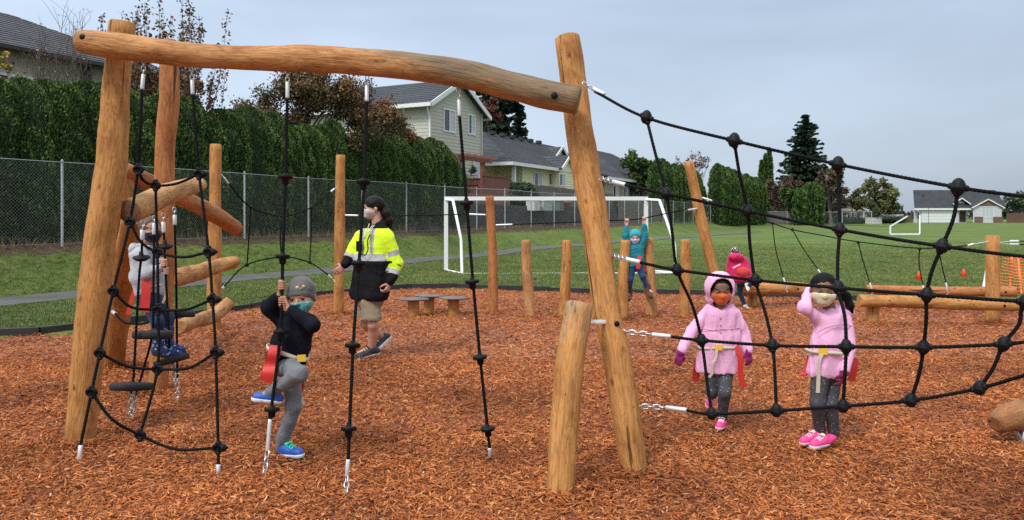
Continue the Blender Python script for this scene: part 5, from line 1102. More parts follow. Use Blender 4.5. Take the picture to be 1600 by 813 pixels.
b = SDF(); tor(b, Q(992, 408), Q(992, 416), .04, .04, .07, .066); limb(b, [h1_, k1, a1], [.064, .048, .036]); limb(b, [h2_, k2, a2], [.064, .048, .036]); b.build('jeans', M_jean2, tl, h=.007, wr=.005, wf=26)
for a_, t_ in ((a1, [-.03, -.11, -.075]), (a2, [.035, -.09, -.11])):
    b = SDF(); b.cap(a_ + [0, 0, .05], a_ + [0, 0, -.03], .052, .05, .02); b.cap(a_ + [0, 0, -.04], a_ + t_, .048, .042, .02); b.build('boot', M_boot, tl, h=.007, wr=.004, wf=50)
b = SDF(); tor(b, Q(993, 389), Q(993, 413), .055, .055, .072, .08, n=4); limb(b, [s1, e1, w1 + (e1 - w1) * .1], [.056, .056, .038], .025); limb(b, [s2_, e2, w2 + (e2 - w2) * .1], [.056, .056, .038], .025); b.half(Q(993, 418), (0, 0, -1)); b.build('jacket', M_teal, tl, h=.0065, wr=.010, wf=30)
b = SDF(); b.ell(hd(0, -.06, .12), hd.M, A_([.46, .50, .48]) * hd.H, 0); b.ell(hd(0, .56, -.08), hd.M, A_([.36, .48, .40]) * hd.H, .01, 's'); b.build('hat', M_tealhat, tl, h=.006, wr=.003, wf=40)
mask(tl, hd, cloth('lavender_mask', (.45, .45, .6), .8, .1)); ribbon(tl, 'flag', [Q(1000, 400, -.11), Q(998, 410, -.13), Q(997, 420, -.13)], .06, M_flag); ribbon(tl, 'flag', [Q(1003, 412, .0), Q(1006, 418, .0), Q(1008, 424, .0)], .05, M_flag)

# ------------------------------------------------------------ child in the red jacket, seen from behind
M_red = cloth('raspberry_red_cloth', (.55, .012, .10), .6, .12, .006); M_red2 = cloth('coral_red_cloth', (.62, .06, .06), .7, .1); M_navyl = cloth('navy_leggings', (.012, .02, .05), .85, .2); M_cream = simple('cream_shoe', (.55, .48, .40), .6, .1); M_hatk = dotty('black_white_knit', (.05, .05, .05), (.75, .75, .75), 46, .38)
d = 12.25
rd_ = person((Q(1160, 480)[0], 12.3, 0), 'child in raspberry red jacket and pompom hat seen from behind at the balance beam')
hd = Head(Q(1149, 403, .28), (-.15, .9, -.5), .20)
b = SDF(); hd.add(b); b.cap(Q(1151, 408, .2), Q(1153, 412, .1), .037, .04, .02); tor(b, Q(1153, 412, .08), Q(1160, 436, .0), .05, .045, .07, .07)
h1_, k1, a1 = Q(1157, 438, .0), Q(1156, 458, .05), Q(1163, 475, .0); h2_, k2, a2 = Q(1165, 438), Q(1176, 441, -.12), Q(1170, 447, -.18)
limb(b, [Q(1143, 411, .1), Q(1137, 425, .1), Q(1146, 435, .3)], [.036, .03, .02]); limb(b, [Q(1162, 409, .1), Q(1172, 420, .15), Q(1170, 434, .3)], [.036, .03, .02]); hand(b, Q(1146, 435, .3), (.3, .8, -.4), (0, 0, -1), (1, 0, 0), .62, (.3, .3, .3)); hand(b, Q(1170, 434, .3), (-.2, .8, -.4), (0, 0, -1), (-1, 0, 0), .62, (.3, .3, .3))
limb(b, [h1_, k1, a1], [.05, .037, .026]); limb(b, [h2_, k2, a2], [.05, .037, .026]); b.build('body', [sk3, M_brhair, M_lip], rd_, h=.006)
b = SDF(); tor(b, Q(1160, 434), Q(1161, 440), .04, .04, .075, .07); limb(b, [h1_, k1, a1], [.062, .046, .033]); limb(b, [h2_, k2, a2], [.06, .046, .035]); b.build('leggings', M_navyl, rd_, h=.007, wr=.004, wf=30)
shoe(rd_, a1, Q(1172, 488, .02), (-.45, 0, .85), .72, M_cream, M_solew); shoe(rd_, a2, Q(1168, 456, -.22), (.6, -.7, -.2), .68, M_cream, M_solew)
b = SDF(); tor(b, Q(1152, 408, .08), Q(1159, 434, .0), .075, .085, .088, .098, n=4); limb(b, [Q(1143, 410, .1), Q(1139, 424, .1), Q(1146, 435, .28)], [.07, .06, .04], .03); limb(b, [Q(1162, 408, .1), Q(1171, 420, .15), Q(1170, 434, .28)], [.07, .06, .04], .03); b.build('jacket', M_red, rd_, h=.0072, wr=.012, wf=26, seed=61)
b = SDF(); b.ell(Q(1150, 402, .0), np.eye(3), (.135, .09, .075), 0); b.build('hood', M_red, rd_, h=.007, wr=.010, wf=28, seed=62)
b = SDF(); b.ell(Q(1161, 425, -.09), np.eye(3), (.115, .045, .085), 0); b.build('red_pouch', M_red2, rd_, h=.007, wr=.005, wf=30); ribbon(rd_, 'reflective_strip', [Q(1145, 419, -.12), Q(1151, 416, -.13), Q(1157, 413, -.12)], .02, M_solew, side=(0, 0, 1))
b = SDF(); b.ell(hd(0, -.08, .16), hd.M, A_([.42, .46, .44]) * hd.H, 0); b.half(hd(0, 0, -.05), -hd.u); b.ell(Q(1149, 391, .16), np.eye(3), (.075, .07, .055), .02); b.build('pompom_hat', M_hatk, rd_, h=.006, wr=.007, wf=60)
# ================================================================== FOLIAGE MATERIALS
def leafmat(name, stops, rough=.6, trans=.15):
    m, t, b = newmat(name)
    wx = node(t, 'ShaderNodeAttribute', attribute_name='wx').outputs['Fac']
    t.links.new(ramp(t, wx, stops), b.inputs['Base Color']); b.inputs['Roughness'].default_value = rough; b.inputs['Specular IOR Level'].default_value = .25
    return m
def bark(name, a, b2_):
    m, t, b = newmat(name); n = node(t, 'ShaderNodeTexNoise', {'Vector': coords(t, (6, 6, 1.2)), 'Scale': 4.0, 'Detail': 6.0})
    t.links.new(ramp(t, n.outputs['Fac'], [(.3, a), (.7, b2_)]), b.inputs['Base Color']); b.inputs['Roughness'].default_value = .9; bump(t, b, n.outputs['Fac'], .03); return m
M_bark = bark('bark', (.035, .026, .02), (.12, .09, .07)); M_twig = bark('twig', (.06, .045, .038), (.16, .12, .10))
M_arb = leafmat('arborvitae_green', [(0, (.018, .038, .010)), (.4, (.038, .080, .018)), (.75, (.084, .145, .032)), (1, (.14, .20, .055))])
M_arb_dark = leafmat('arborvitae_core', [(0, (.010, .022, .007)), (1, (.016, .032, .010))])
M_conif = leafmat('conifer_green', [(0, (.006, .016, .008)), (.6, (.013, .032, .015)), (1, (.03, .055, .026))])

def leaves(mb, c, size, rng, wv=None, flat=0.0, long=1.6, dirs=None, mi=0):
    """one bent leaf-sized quad pair per centre"""
    c = np.asarray(c, float); n = len(c); s = np.broadcast_to(np.asarray(size, float), (n,)) * rng.uniform(.6, 1.35, n)
    if dirs is None: a = rng.normal(size=(n, 3)); a[:, 2] *= (1 - flat)
    else: a = np.asarray(dirs, float) + rng.normal(0, .45, (n, 3))
    a /= np.linalg.norm(a, axis=1)[:, None]; b = np.cross(a, rng.normal(size=(n, 3))); b /= np.linalg.norm(b, axis=1)[:, None]
    v = np.stack([c - b * (s * .5)[:, None], c + a * (s * long * .5)[:, None], c + b * (s * .5)[:, None], c - a * (s * long * .5)[:, None]], 1).reshape(-1, 3)
    w_ = rng.random(n) if wv is None else np.clip(np.asarray(wv) + rng.normal(0, .16, n), 0, 1)
    mb.add(v, np.arange(4 * n).reshape(-1, 4), mi, w=np.repeat(w_, 4))

# ---- arborvitae: a narrow shrub with vertical plumes
def arb_mesh(h, r, n, size, seed, taper=.62):
    g = np.random.default_rng(seed); mb = MB()
    z = g.random(n) ** .9; th = g.uniform(0, 2 * PI, n)
    def prof(zz): return r * (1 - (np.clip((zz - taper) / (1 - taper), 0, 1)) ** 2.6) ** .5 * (.86 + .14 * np.minimum(zz * 6, 1))
    lobes = sum(np.cos(k * th + ph + 3 * z * s_) * a for k, ph, s_, a in ((3, 1.2, .4, .07), (5, 2.2, -.5, .07), (9, .3, .7, .05)))
    lump = .07 * np.sin(z * h * 5 + th * 2 + seed) + .05 * np.sin(z * h * 11 + th * 5)
    rr = prof(z) * (1 + lobes + lump); dep = g.random(n) ** 2 * .16
    c = np.stack([np.cos(th) * rr * (1 - dep), np.sin(th) * rr * (1 - dep), z * h], 1)
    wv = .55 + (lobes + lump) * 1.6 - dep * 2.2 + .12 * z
    d = np.stack([np.cos(th) * .55, np.sin(th) * .55, np.full(n, 1.1)], 1)
    leaves(mb, c, size, g, wv, dirs=d, long=2.2)
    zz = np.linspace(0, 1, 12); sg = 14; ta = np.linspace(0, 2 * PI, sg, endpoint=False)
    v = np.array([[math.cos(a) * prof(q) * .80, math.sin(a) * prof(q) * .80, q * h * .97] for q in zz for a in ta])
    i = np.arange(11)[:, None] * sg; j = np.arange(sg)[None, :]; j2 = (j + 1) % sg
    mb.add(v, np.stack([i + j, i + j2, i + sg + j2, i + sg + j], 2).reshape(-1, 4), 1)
    return mb
def hedge(name, label, v0, v1, s, z0f, h, r, step, nleaf, size, nvar, seed, mats=None):
    o0 = FP(v0, s); t = thing(name, Vector((o0.x, o0.y, z0f(o0.x, o0.y))), label, 'hedge')
    g = np.random.default_rng(seed); dat = [arb_mesh(h, r, nleaf, size, seed + k).data('arborvitae', mats or [M_arb, M_arb_dark], smooth=True) for k in range(nvar)]
    v = v0; k = 0
    while v < v1:
        p = FP(v, s + g.uniform(-.12, .12)); o = bpy.data.objects.new('arborvitae', dat[k % nvar]); C.objects.link(o); o.parent = t
        o.location = Vector((p.x, p.y, z0f(p.x, p.y) - .1)) - t.location; o.rotation_euler = (g.normal(0, .02), g.normal(0, .02), g.uniform(0, 6.28)); sc1 = g.uniform(.93, 1.06)
        e_ = 1 - .16 * sm(v, v1 - 2.2, v1)
        o.scale = (g.uniform(.92, 1.12), g.uniform(.92, 1.12), sc1 * e_); v += step * g.uniform(.9, 1.1); k += 1
    return t
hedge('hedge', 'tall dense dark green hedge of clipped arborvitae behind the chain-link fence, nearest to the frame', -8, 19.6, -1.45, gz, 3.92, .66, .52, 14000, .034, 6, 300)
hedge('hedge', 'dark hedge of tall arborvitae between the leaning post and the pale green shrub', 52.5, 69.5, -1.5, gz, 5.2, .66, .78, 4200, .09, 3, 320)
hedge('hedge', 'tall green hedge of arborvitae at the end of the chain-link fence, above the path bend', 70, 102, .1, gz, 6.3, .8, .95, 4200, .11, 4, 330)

# ---- trees
def tree(name, base, h, crown, leafmat_, label, nleaf, lsize, seed, trunk_r=.12, cat='tree', ncl=16, twigs=6, spread=.28, group=None, upright=0.0, first=.25, tw_r=.010, droop=0.0, barkm=None):
    """trunk with limbs reaching into crown; crown = list of (dx, dz, rx, rz) lobes in the trunk's frame"""
    g = np.random.default_rng(seed); base = Vector(base); t = thing(name, base, label, cat, group); B = np.array(base)
    tm = MB(); top = B + [0, 0, h * .80]
    lean = g.normal(0, .03 * h, 2); mid = B + [lean[0], lean[1], h * .4]
    tube(tm, [B - [0, 0, .2], B + [0, 0, h * .1], mid, top], [trunk_r * 1.3, trunk_r, trunk_r * .65, trunk_r * .15], 9, 16, bump=.04, seed=seed % 50)
    lm = MB(); cl = []
    for (dx, dz, rx, rz) in crown:
        k = max(2, int(ncl * rx * rz / sum(c[2] * c[3] for c in crown)))
        for _ in range(k):
            u = g.normal(size=3); u /= np.linalg.norm(u); q = g.random() ** .45
            cl.append(B + [dx + u[0] * rx * q, u[1] * rx * q * .8, dz + u[2] * rz * q])
    for c in cl:
        a = first + (.75 - first) * g.random() * min(1, (c[2] - B[2]) / h); st = B * (1 - a) + top * a
        st[:2] += lean * a * .5
        if st[2] > c[2]: st[2] = B[2] + (c[2] - B[2]) * .7
        md = (st + c) / 2 + [0, 0, (-.12 if upright > 0 else .06) * h * g.random()] + g.normal(0, .03 * h, 3); L_ = np.linalg.norm(c - st)
        r0 = max(trunk_r * .33 * min(1, L_ / (h * .4)), tw_r * 1.5)
        tube(tm, [st, md, c], [r0, r0 * .6, tw_r], 6, 9)
        pts = []
        for _ in range(twigs):
            u = g.normal(size=3); u[2] = u[2] * (1 - upright) + upright * 2.2 - droop * 1.2; u /= np.linalg.norm(u); e_ = c + u * spread * h * g.uniform(.35, .75)
            tube(tm, [c - (c - md) * .2 * g.random(), (c + e_) / 2 + g.normal(0, .02 * h, 3), e_], [tw_r, tw_r * .8, tw_r * .4], 4, 6, cap=False)
            pts.append((c, e_))
        m_ = int(nleaf / len(cl))
        if m_:
            sel = g.integers(0, len(pts), m_); q = g.random(m_)[:, None] ** .8; A = np.array([p[0] for p in pts])[sel]; E_ = np.array([p[1] for p in pts])[sel]
            pos = A * (1 - q) + E_ * q + g.normal(0, spread * h * (.05 if upright else .16), (m_, 3)) - np.array([0, 0, droop]) * g.random(m_)[:, None] * spread * h
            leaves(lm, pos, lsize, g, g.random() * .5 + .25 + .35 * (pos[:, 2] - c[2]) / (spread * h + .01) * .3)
    tm.build('trunk', barkm or M_bark, t)
    if lm.n: lm.build('crown', leafmat_, t, smooth=False)
    return t
def conifer(base, h, r, label, seed, levels=34, per=13, size=.3, mats=None, gap=.06, name='conifer', group=None, pw=1.0, nl=18):
    g = np.random.default_rng(seed); base = Vector(base); t = thing(name, base, label, 'tree', group); B = np.array(base); tm = MB(); lm = MB()
    tube(tm, [B - [0, 0, .2], B + [0, 0, h * .98]], [h * .018, .02], 9, 12, bump=.03)
    for k in range(levels):
        f = k / (levels - 1); z = h * (gap + (1 - gap) * f); R_ = r * (1 - f ** 1.15) ** pw * g.uniform(.55, 1.2) * (1 + .15 * math.sin(k * 1.7)) + .03 * r
        for q in range(per):
            a = g.uniform(0, 6.28); L_ = R_ * g.uniform(.45, 1.2); d = np.array([math.cos(a), math.sin(a), 0]); dr = -.22 * L_ * g.uniform(.2, 1)
            st = B + [0, 0, min(z + g.normal(0, .7) * h / levels, h * .97)]; e_ = st + d * L_ + [0, 0, dr + .12 * L_]; md = st + d * L_ * .5 + [0, 0, dr]
            if q < 5: tube(tm, [st, md, e_], [h * .003, h * .002, .006], 4, 5, cap=False)
            s = g.random(nl) ** .6; pos = st + np.outer(s, e_ - st) + np.outer(4 * s * (1 - s), md - (st + e_) / 2) * .5 + g.normal(0, 1, (nl, 3)) * np.array([1, 1, .55]) * (.09 * L_ * (1.1 - s))[:, None]
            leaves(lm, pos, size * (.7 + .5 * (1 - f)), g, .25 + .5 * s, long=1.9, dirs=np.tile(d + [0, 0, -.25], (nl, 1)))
    tm.build('trunk', M_bark, t); lm.build('crown', mats or M_conif, t, smooth=False); return t
ML = leafmat
L_red = ML('red_green_leaves', [(0, (.04, .05, .018)), (.45, (.10, .10, .04)), (.68, (.16, .085, .04)), (.88, (.24, .055, .035)), (1, (.34, .12, .07))])
L_rust = ML('rust_leaves', [(0, (.04, .042, .018)), (.4, (.095, .085, .034)), (.7, (.165, .095, .042)), (1, (.30, .125, .052))])
L_olive = ML('olive_leaves', [(0, (.045, .055, .022)), (.5, (.115, .125, .048)), (1, (.20, .19, .08))])
L_green = ML('fresh_green_leaves', [(0, (.02, .04, .012)), (.5, (.05, .10, .022)), (1, (.12, .17, .04))])
L_yel = ML('yellow_leaves', [(0, (.15, .11, .02)), (.5, (.35, .25, .035)), (1, (.5, .38, .07))])
L_brown = ML('brown_leaves', [(0, (.035, .025, .018)), (.5, (.10, .065, .04)), (1, (.17, .11, .06))])
L_dkgreen = ML('dark_shrub_leaves', [(0, (.008, .02, .008)), (.6, (.022, .05, .016)), (1, (.05, .09, .03))])
L_maroon = ML('maroon_leaves', [(0, (.05, .016, .012)), (.6, (.13, .04, .028)), (1, (.22, .08, .05))])
def GB(x, y, d):        # a base point on the terrain under pixel column x at depth d
    X_ = (x - 800) / F * d; return Vector((X_, d, gz(X_, d)))
# top left: upright reddish tree, bare saplings, rust tree
def plume_tree(base, h, label, seed):
    g = np.random.default_rng(seed); t = thing('young_cherry_tree', base, label, 'tree'); B = np.array(base); tm = MB(); lm = MB()
    tube(tm, [B - [0, 0, .2], B + [0, 0, 1.2], B + [.05, 0, 2.6], B + [0, 0, 4.4]], [.09, .07, .05, .02], 9, 16, bump=.05)
    for k in range(54):
        a = g.uniform(0, 6.28); z0 = g.uniform(1.3, 3.0); ro = g.uniform(.2, 1.75); zt = g.uniform(5.6, 7.4) - ro * .45 if k < 34 else g.uniform(3.6, 5.0); st = B + [0, 0, z0]; o = np.array([math.cos(a), math.sin(a) * .7, 0])
        pts = [st, st + o * ro * .6 + [0, 0, .35], st + o * ro * .95 + [0, 0, (zt - z0) * .5], B + o * ro * 1.1 + [g.normal(0, .1), 0, zt]]
        tube(tm, pts, [.028, .02, .012, .004], 6, 16); q = catmull(np.array(pts), 60)
        for i in range(14, 60, 3):
            u = g.normal(size=3); u[2] = abs(u[2]) * .8; u /= np.linalg.norm(u); e_ = q[i] + u * g.uniform(.05, .17); tube(tm, [q[i], e_], [.004, .002], 4, 2, cap=False)
        n = 150 if k < 34 else 330; i = (10 + 50 * g.random(n) ** .8).astype(int).clip(0, 59); leaves(lm, q[i] + g.normal(0, .062, (n, 3)), .062, g, g.random(n) * .8 + .15 * (q[i][:, 2] > 4.6), long=1.8)
    tm.build('trunk', M_bark, t); lm.build('crown', L_red, t, smooth=False)
plume_tree(GB(262, 0, 21.5), 7.0, 'upright tree with sparse red and green leaves above the left end of the crossbeam', 401)
for k, (x, d, h, lab) in enumerate(((60, 18.9, 6.2, 'bare thin sapling farthest left before the grey roof'), (82, 19.3, 5.7, 'bare thin sapling second from the left before the grey roof'), (106, 19.2, 6.6, 'bare many stemmed sapling just left of the tall thick post'), (124, 19.5, 6.4, 'bare thin sapling touching the end of the crossbeam'), (150, 20, 5.0, 'small bare sapling between the crossbeam end and the eave'))):
    tree('bare_sapling', GB(x, 0, d), h, [(0, h * .66, .32, h * .26)], L_yel, lab, 30, .045, 420 + k, .03, ncl=16, twigs=5, spread=.15, upright=.95, tw_r=.0055, barkm=M_twig)
tree('yellow_leaved_tree', GB(-4, 0, 18.2), 5.2, [(0, 4.0, .55, .75), (.3, 3.3, .45, .5)], L_yel, 'thin tree with yellow leaves at the left edge above the hedge', 520, .06, 440, .03, ncl=10, twigs=4, spread=.12, upright=.5, tw_r=.006)
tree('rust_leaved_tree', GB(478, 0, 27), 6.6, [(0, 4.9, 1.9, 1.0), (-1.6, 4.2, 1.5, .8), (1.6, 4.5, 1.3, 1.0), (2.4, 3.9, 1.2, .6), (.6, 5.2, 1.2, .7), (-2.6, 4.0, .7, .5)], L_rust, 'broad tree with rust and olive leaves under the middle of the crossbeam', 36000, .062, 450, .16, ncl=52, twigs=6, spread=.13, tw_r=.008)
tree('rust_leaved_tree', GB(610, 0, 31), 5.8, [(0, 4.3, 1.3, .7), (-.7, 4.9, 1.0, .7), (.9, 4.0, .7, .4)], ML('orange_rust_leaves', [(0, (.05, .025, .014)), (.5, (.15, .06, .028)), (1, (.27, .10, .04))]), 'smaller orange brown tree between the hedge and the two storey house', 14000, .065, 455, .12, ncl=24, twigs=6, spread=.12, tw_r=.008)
# behind the houses
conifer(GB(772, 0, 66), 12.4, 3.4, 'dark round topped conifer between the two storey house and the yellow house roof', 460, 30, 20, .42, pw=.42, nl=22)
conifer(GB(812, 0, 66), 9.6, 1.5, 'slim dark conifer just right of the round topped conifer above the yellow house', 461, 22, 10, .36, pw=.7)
tree('red_leaved_tree', GB(757, 0, 52), 8.2, [(0, 6.9, 1.0, 1.0)], L_maroon, 'small dark red tree beside the right wall of the two storey house', 1800, .18, 462, .1, ncl=12, twigs=5, spread=.08, tw_r=.015)
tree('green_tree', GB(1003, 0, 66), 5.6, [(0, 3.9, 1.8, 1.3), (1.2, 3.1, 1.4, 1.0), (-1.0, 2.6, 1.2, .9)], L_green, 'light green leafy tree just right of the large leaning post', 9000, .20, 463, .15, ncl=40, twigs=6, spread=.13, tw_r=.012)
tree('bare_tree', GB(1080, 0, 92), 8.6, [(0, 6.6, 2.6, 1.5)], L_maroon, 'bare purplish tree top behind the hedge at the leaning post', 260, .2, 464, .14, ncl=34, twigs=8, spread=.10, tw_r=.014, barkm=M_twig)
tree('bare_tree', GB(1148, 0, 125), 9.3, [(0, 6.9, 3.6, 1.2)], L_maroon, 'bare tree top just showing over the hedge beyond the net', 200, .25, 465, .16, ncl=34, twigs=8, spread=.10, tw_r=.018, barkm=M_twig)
for x, h, lab in ((1190, 10.9, 'narrow pointed cypress, shortest and leftmost of three'), (1196, 12.2, 'narrow pointed cypress in the middle of three'), (1202, 13.4, 'narrow pointed cypress, tallest and rightmost of three')):
    b = GB(x, 0, 132 + (x - 1190) * .25); t = thing('cypress', b, lab, 'tree', 'three narrow cypresses'); mb = arb_mesh(h, .62, 1800, .30, int(x), taper=.25)
    o = bpy.data.objects.new('crown', mb.data('crown', [M_arb, M_arb_dark])); C.objects.link(o); o.parent = t
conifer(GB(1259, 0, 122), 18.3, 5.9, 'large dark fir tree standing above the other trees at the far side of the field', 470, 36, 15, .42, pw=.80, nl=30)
tree('brown_tree', GB(1228, 0, 112), 8.3, [(0, 5.4, 3.2, 2.2), (-1.5, 3.6, 1.6, 1.6)], L_brown, 'brown thinning tree left of the large fir', 5200, .26, 471, .25, ncl=34, twigs=7, spread=.12, tw_r=.02, barkm=M_twig)
tree('brown_tree', GB(1298, 0, 112), 9.4, [(0, 6.0, 2.7, 2.4), (1.2, 4.0, 1.6, 1.6)], L_brown, 'brown thinning tree right of the large fir', 4600, .26, 472, .25, ncl=34, twigs=7, spread=.12, tw_r=.02, barkm=M_twig)
tree('green_tree', GB(1236, 0, 106), 6.4, [(0, 4.0, 1.9, 1.5)], L_green, 'light green shrubby tree in front of the large fir', 3600, .24, 473, .16, ncl=20, twigs=6, spread=.12, tw_r=.016)
b = GB(1268, 0, 104); t = thing('arborvitae_clump', b, 'green column shaped shrub in front of the large fir', 'shrub'); mb = arb_mesh(5.9, 1.5, 2600, .24, 474)
o = bpy.data.objects.new('crown', mb.data('crown', [M_arb, M_arb_dark])); C.objects.link(o); o.parent = t
b = GB(1252, 0, 104); t = thing('arborvitae_clump', b, 'shorter green column shaped shrub left beside the first one', 'shrub'); mb = arb_mesh(4.8, 1.2, 2000, .24, 475)
o = bpy.data.objects.new('crown', mb.data('crown', [M_arb, M_arb_dark])); C.objects.link(o); o.parent = t
tree('willow_tree', GB(1368, 0, 118), 8.3, [(0, 5.2, 3.2, 2.2), (-2.6, 4.0, 1.8, 1.6), (2.5, 3.9, 1.9, 1.9), (.6, 3.0, 3.2, 1.3)], L_olive, 'broad olive leaved tree at the far side of the field left of the garage house', 15000, .24, 480, .3, ncl=60, twigs=7, spread=.13, tw_r=.02, droop=.25)
tree('dark_tree', GB(1592, 0, 150), 5.2, [(0, 3.9, 2.6, 1.2), (3, 3.8, 2.4, 1.2)], L_dkgreen, 'dark leafy tree behind the garage house at the right edge', 3000, .3, 481, .2, ncl=22, twigs=6, spread=.14, tw_r=.02)
def bush(x, d, w_, h, label, mat, seed, nl=1500, size=.12, z=None, name='bush'):
    X_ = (x - 800) / F * d; b = Vector((X_, d, gz(X_, d) if z is None else z)); t = thing(name, b, label, 'bush'); g = np.random.default_rng(seed); mb = MB(); B = np.array(b)
    u = g.normal(size=(nl, 3)); u /= np.linalg.norm(u, axis=1)[:, None]; q = 1 - .3 * g.random(nl) ** 2; lump = 1 + .14 * np.sin(u[:, 0] * 6 + seed) * np.cos(u[:, 2] * 7) 
    pos = B + [0, 0, h * .45] + u * (q * lump)[:, None] * [w_ / 2, w_ / 2.4, h * .55]; k = pos[:, 2] > B[2] + .02
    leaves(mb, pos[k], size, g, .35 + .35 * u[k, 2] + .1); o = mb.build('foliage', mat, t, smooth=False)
    tm = MB()
    for k_ in range(7):
        e_ = B + g.normal(0, 1, 3) * [w_ * .2, w_ * .15, 0] + [0, 0, h * g.uniform(.5, .8)]; tube(tm, [B - [0, 0, .1], (B + e_) / 2, e_], [.03, .02, .008], 5, 5)
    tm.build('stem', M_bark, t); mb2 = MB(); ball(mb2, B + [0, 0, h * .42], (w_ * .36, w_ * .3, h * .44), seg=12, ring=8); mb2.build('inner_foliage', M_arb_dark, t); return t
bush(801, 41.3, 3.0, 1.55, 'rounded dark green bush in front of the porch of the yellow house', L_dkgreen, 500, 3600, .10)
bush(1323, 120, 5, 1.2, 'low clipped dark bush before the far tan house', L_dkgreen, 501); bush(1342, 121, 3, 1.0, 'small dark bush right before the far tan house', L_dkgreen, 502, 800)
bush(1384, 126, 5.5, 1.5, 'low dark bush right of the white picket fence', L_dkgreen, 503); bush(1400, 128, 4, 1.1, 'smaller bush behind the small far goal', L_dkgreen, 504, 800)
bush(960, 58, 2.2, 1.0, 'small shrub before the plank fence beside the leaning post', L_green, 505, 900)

# dry weeds along the foot of the fence
g = np.random.default_rng(9); n = 5200; v = -6 + 46 * g.random(n) ** 1.1; s = g.uniform(-1.0, .15, n) ; pts = np.array([FP(a, b_) for a, b_ in zip(v, s)]); pts[:, 2] = [gz(p[0], p[1]) for p in pts]
wm = MB(); hh = g.uniform(.08, .34, n) * (.6 + .6 * np.sin(v * 1.3) ** 2); a = g.uniform(0, 6.28, n); dx, dy = np.cos(a) * .008, np.sin(a) * .008; lx, ly = g.normal(0, .09, n), g.normal(0, .09, n)
V = np.stack([np.stack([pts[:, 0] - dx, pts[:, 1] - dy, pts[:, 2] - .02], 1), np.stack([pts[:, 0] + dx, pts[:, 1] + dy, pts[:, 2] - .02], 1), np.stack([pts[:, 0] + lx, pts[:, 1] + ly, pts[:, 2] + hh], 1)], 1).reshape(-1, 3)
wm.add(V, np.arange(3 * n).reshape(-1, 3), w=np.repeat(g.random(n), 3)); o = wm.build('dry_weeds', ML('dry_weed', [(0, (.05, .035, .02)), (.5, (.16, .11, .06)), (1, (.28, .21, .12))]), smooth=False); tag(o, 'dry brown weeds along the foot of the chain-link fence', 'weeds', kind='stuff')

# ================================================================== CHAIN-LINK FENCE
M_galv = simple('galvanised_post', (.26, .28, .29), .5, .15, 6, metal=.3); M_wire = simple('galvanised_wire', (.22, .225, .21), .5, .2, 10, metal=.3)
def post_v(px):  # where the view line through pixel column px crosses the fence line
    k = (px - 800) / F; y = (-10 - FY * .5067) ; Y_ = (-10 - .5067 * 16.4) / (k - .5067); return fv(k * Y_, Y_)
fence = thing('chain_link_fence', FP(0, 0, gz(FX, FY)), 'long grey chain-link fence on the bank in front of the hedges and houses', 'fence')
vs_ = [post_v(97) - 2.62 * k for k in (3, 2, 1)] + [post_v(97), post_v(254), post_v(382), post_v(482), post_v(566), post_v(635), post_v(695), post_v(745), post_v(789), post_v(830), post_v(866), post_v(898), post_v(926), post_v(952), post_v(976), post_v(998), post_v(1018), post_v(1036), post_v(1052), post_v(1069), post_v(1083), post_v(1097), post_v(1110)]
FH = 1.82
pdat = None
for v in vs_:
    p = FP(v, 0); z = gz(p.x, p.y); m = MB(); tube(m, [p + Vector((0, 0, z - .1)), p + Vector((0, 0, z + FH + .04))], .028, 10, 2); lathe(m, p + Vector((0, 0, z + FH + .04)), [(.032, -.02), (.032, .02), (.018, .05), (.002, .06)], 10); m.build('fence_post', M_galv, fence)
def wires(a, b, za, zb, h, cell, r, mb, k=3):
    """diagonal wires of a chain-link bay from a to b"""
    L_ = math.hypot(b.x - a.x, b.y - a.y); dx, dy = (b.x - a.x) / L_, (b.y - a.y) / L_; V = []; Fc = []; n = 0
    for sg in (1, -1):
        t0 = -h if sg > 0 else 0
        for q in range(int((L_ + h) / cell) + 1):
            u0 = t0 + q * cell; u1 = u0 + sg * h; z0, z1 = 0.0, h
            # clip to the bay
            lo, hi = 0.0, 1.0
            du = u1 - u0
            for lim, sgn in ((0, 1), (L_, -1)):
                f0 = (u0 - lim) * sgn; f1 = (u1 - lim) * sgn
                if f0 < 0 and f1 < 0: lo = 2; break
                if f0 < 0: lo = max(lo, f0 / (f0 - f1))
                elif f1 < 0: hi = min(hi, f0 / (f0 - f1))
            if lo >= hi: continue
            for f_ in (lo, hi):
                u = u0 + du * f_; z = z0 + (z1 - z0) * f_ + za + (zb - za) * u / L_; x, y = a.x + dx * u, a.y + dy * u; of = .004 * sg
                for (e0, e1) in ((0, r * 1.2), (-r, -r * .6), (r, -r * .6)):
                    V.append((x + dx * e0 - dy * (e1 + of), y + dy * e0 + dx * (e1 + of), z + (e0 * -.7 * sg)))
            Fc += [[n, n + 1, n + 4, n + 3], [n + 1, n + 2, n + 5, n + 4], [n + 2, n, n + 3, n + 5]]; n += 6
    mb.add(V, Fc)
for k in range(len(vs_) - 1):
    a, b = FP(vs_[k], .0), FP(vs_[k + 1], .0); za, zb = gz(a.x, a.y) + .03, gz(b.x, b.y) + .03; off = NV * .034; a, b = a + off, b + off
    cell = .072 if k < 12 else .11 if k < 18 else .18
    m = MB(); wires(a, b, za, zb, FH, cell, .0014 if k < 12 else .0019, m); m.build('chain_link_mesh', M_wire, fence, smooth=False)
    m = MB(); tube(m, [Vector((a.x, a.y, za + FH)), Vector((b.x, b.y, zb + FH))], .007 if k < 9 else .01, 6, 2); tube(m, [Vector((a.x, a.y, za + .02)), Vector((b.x, b.y, zb + .02))], .004, 5, 2); m.build('tension_wire', M_galv, fence)
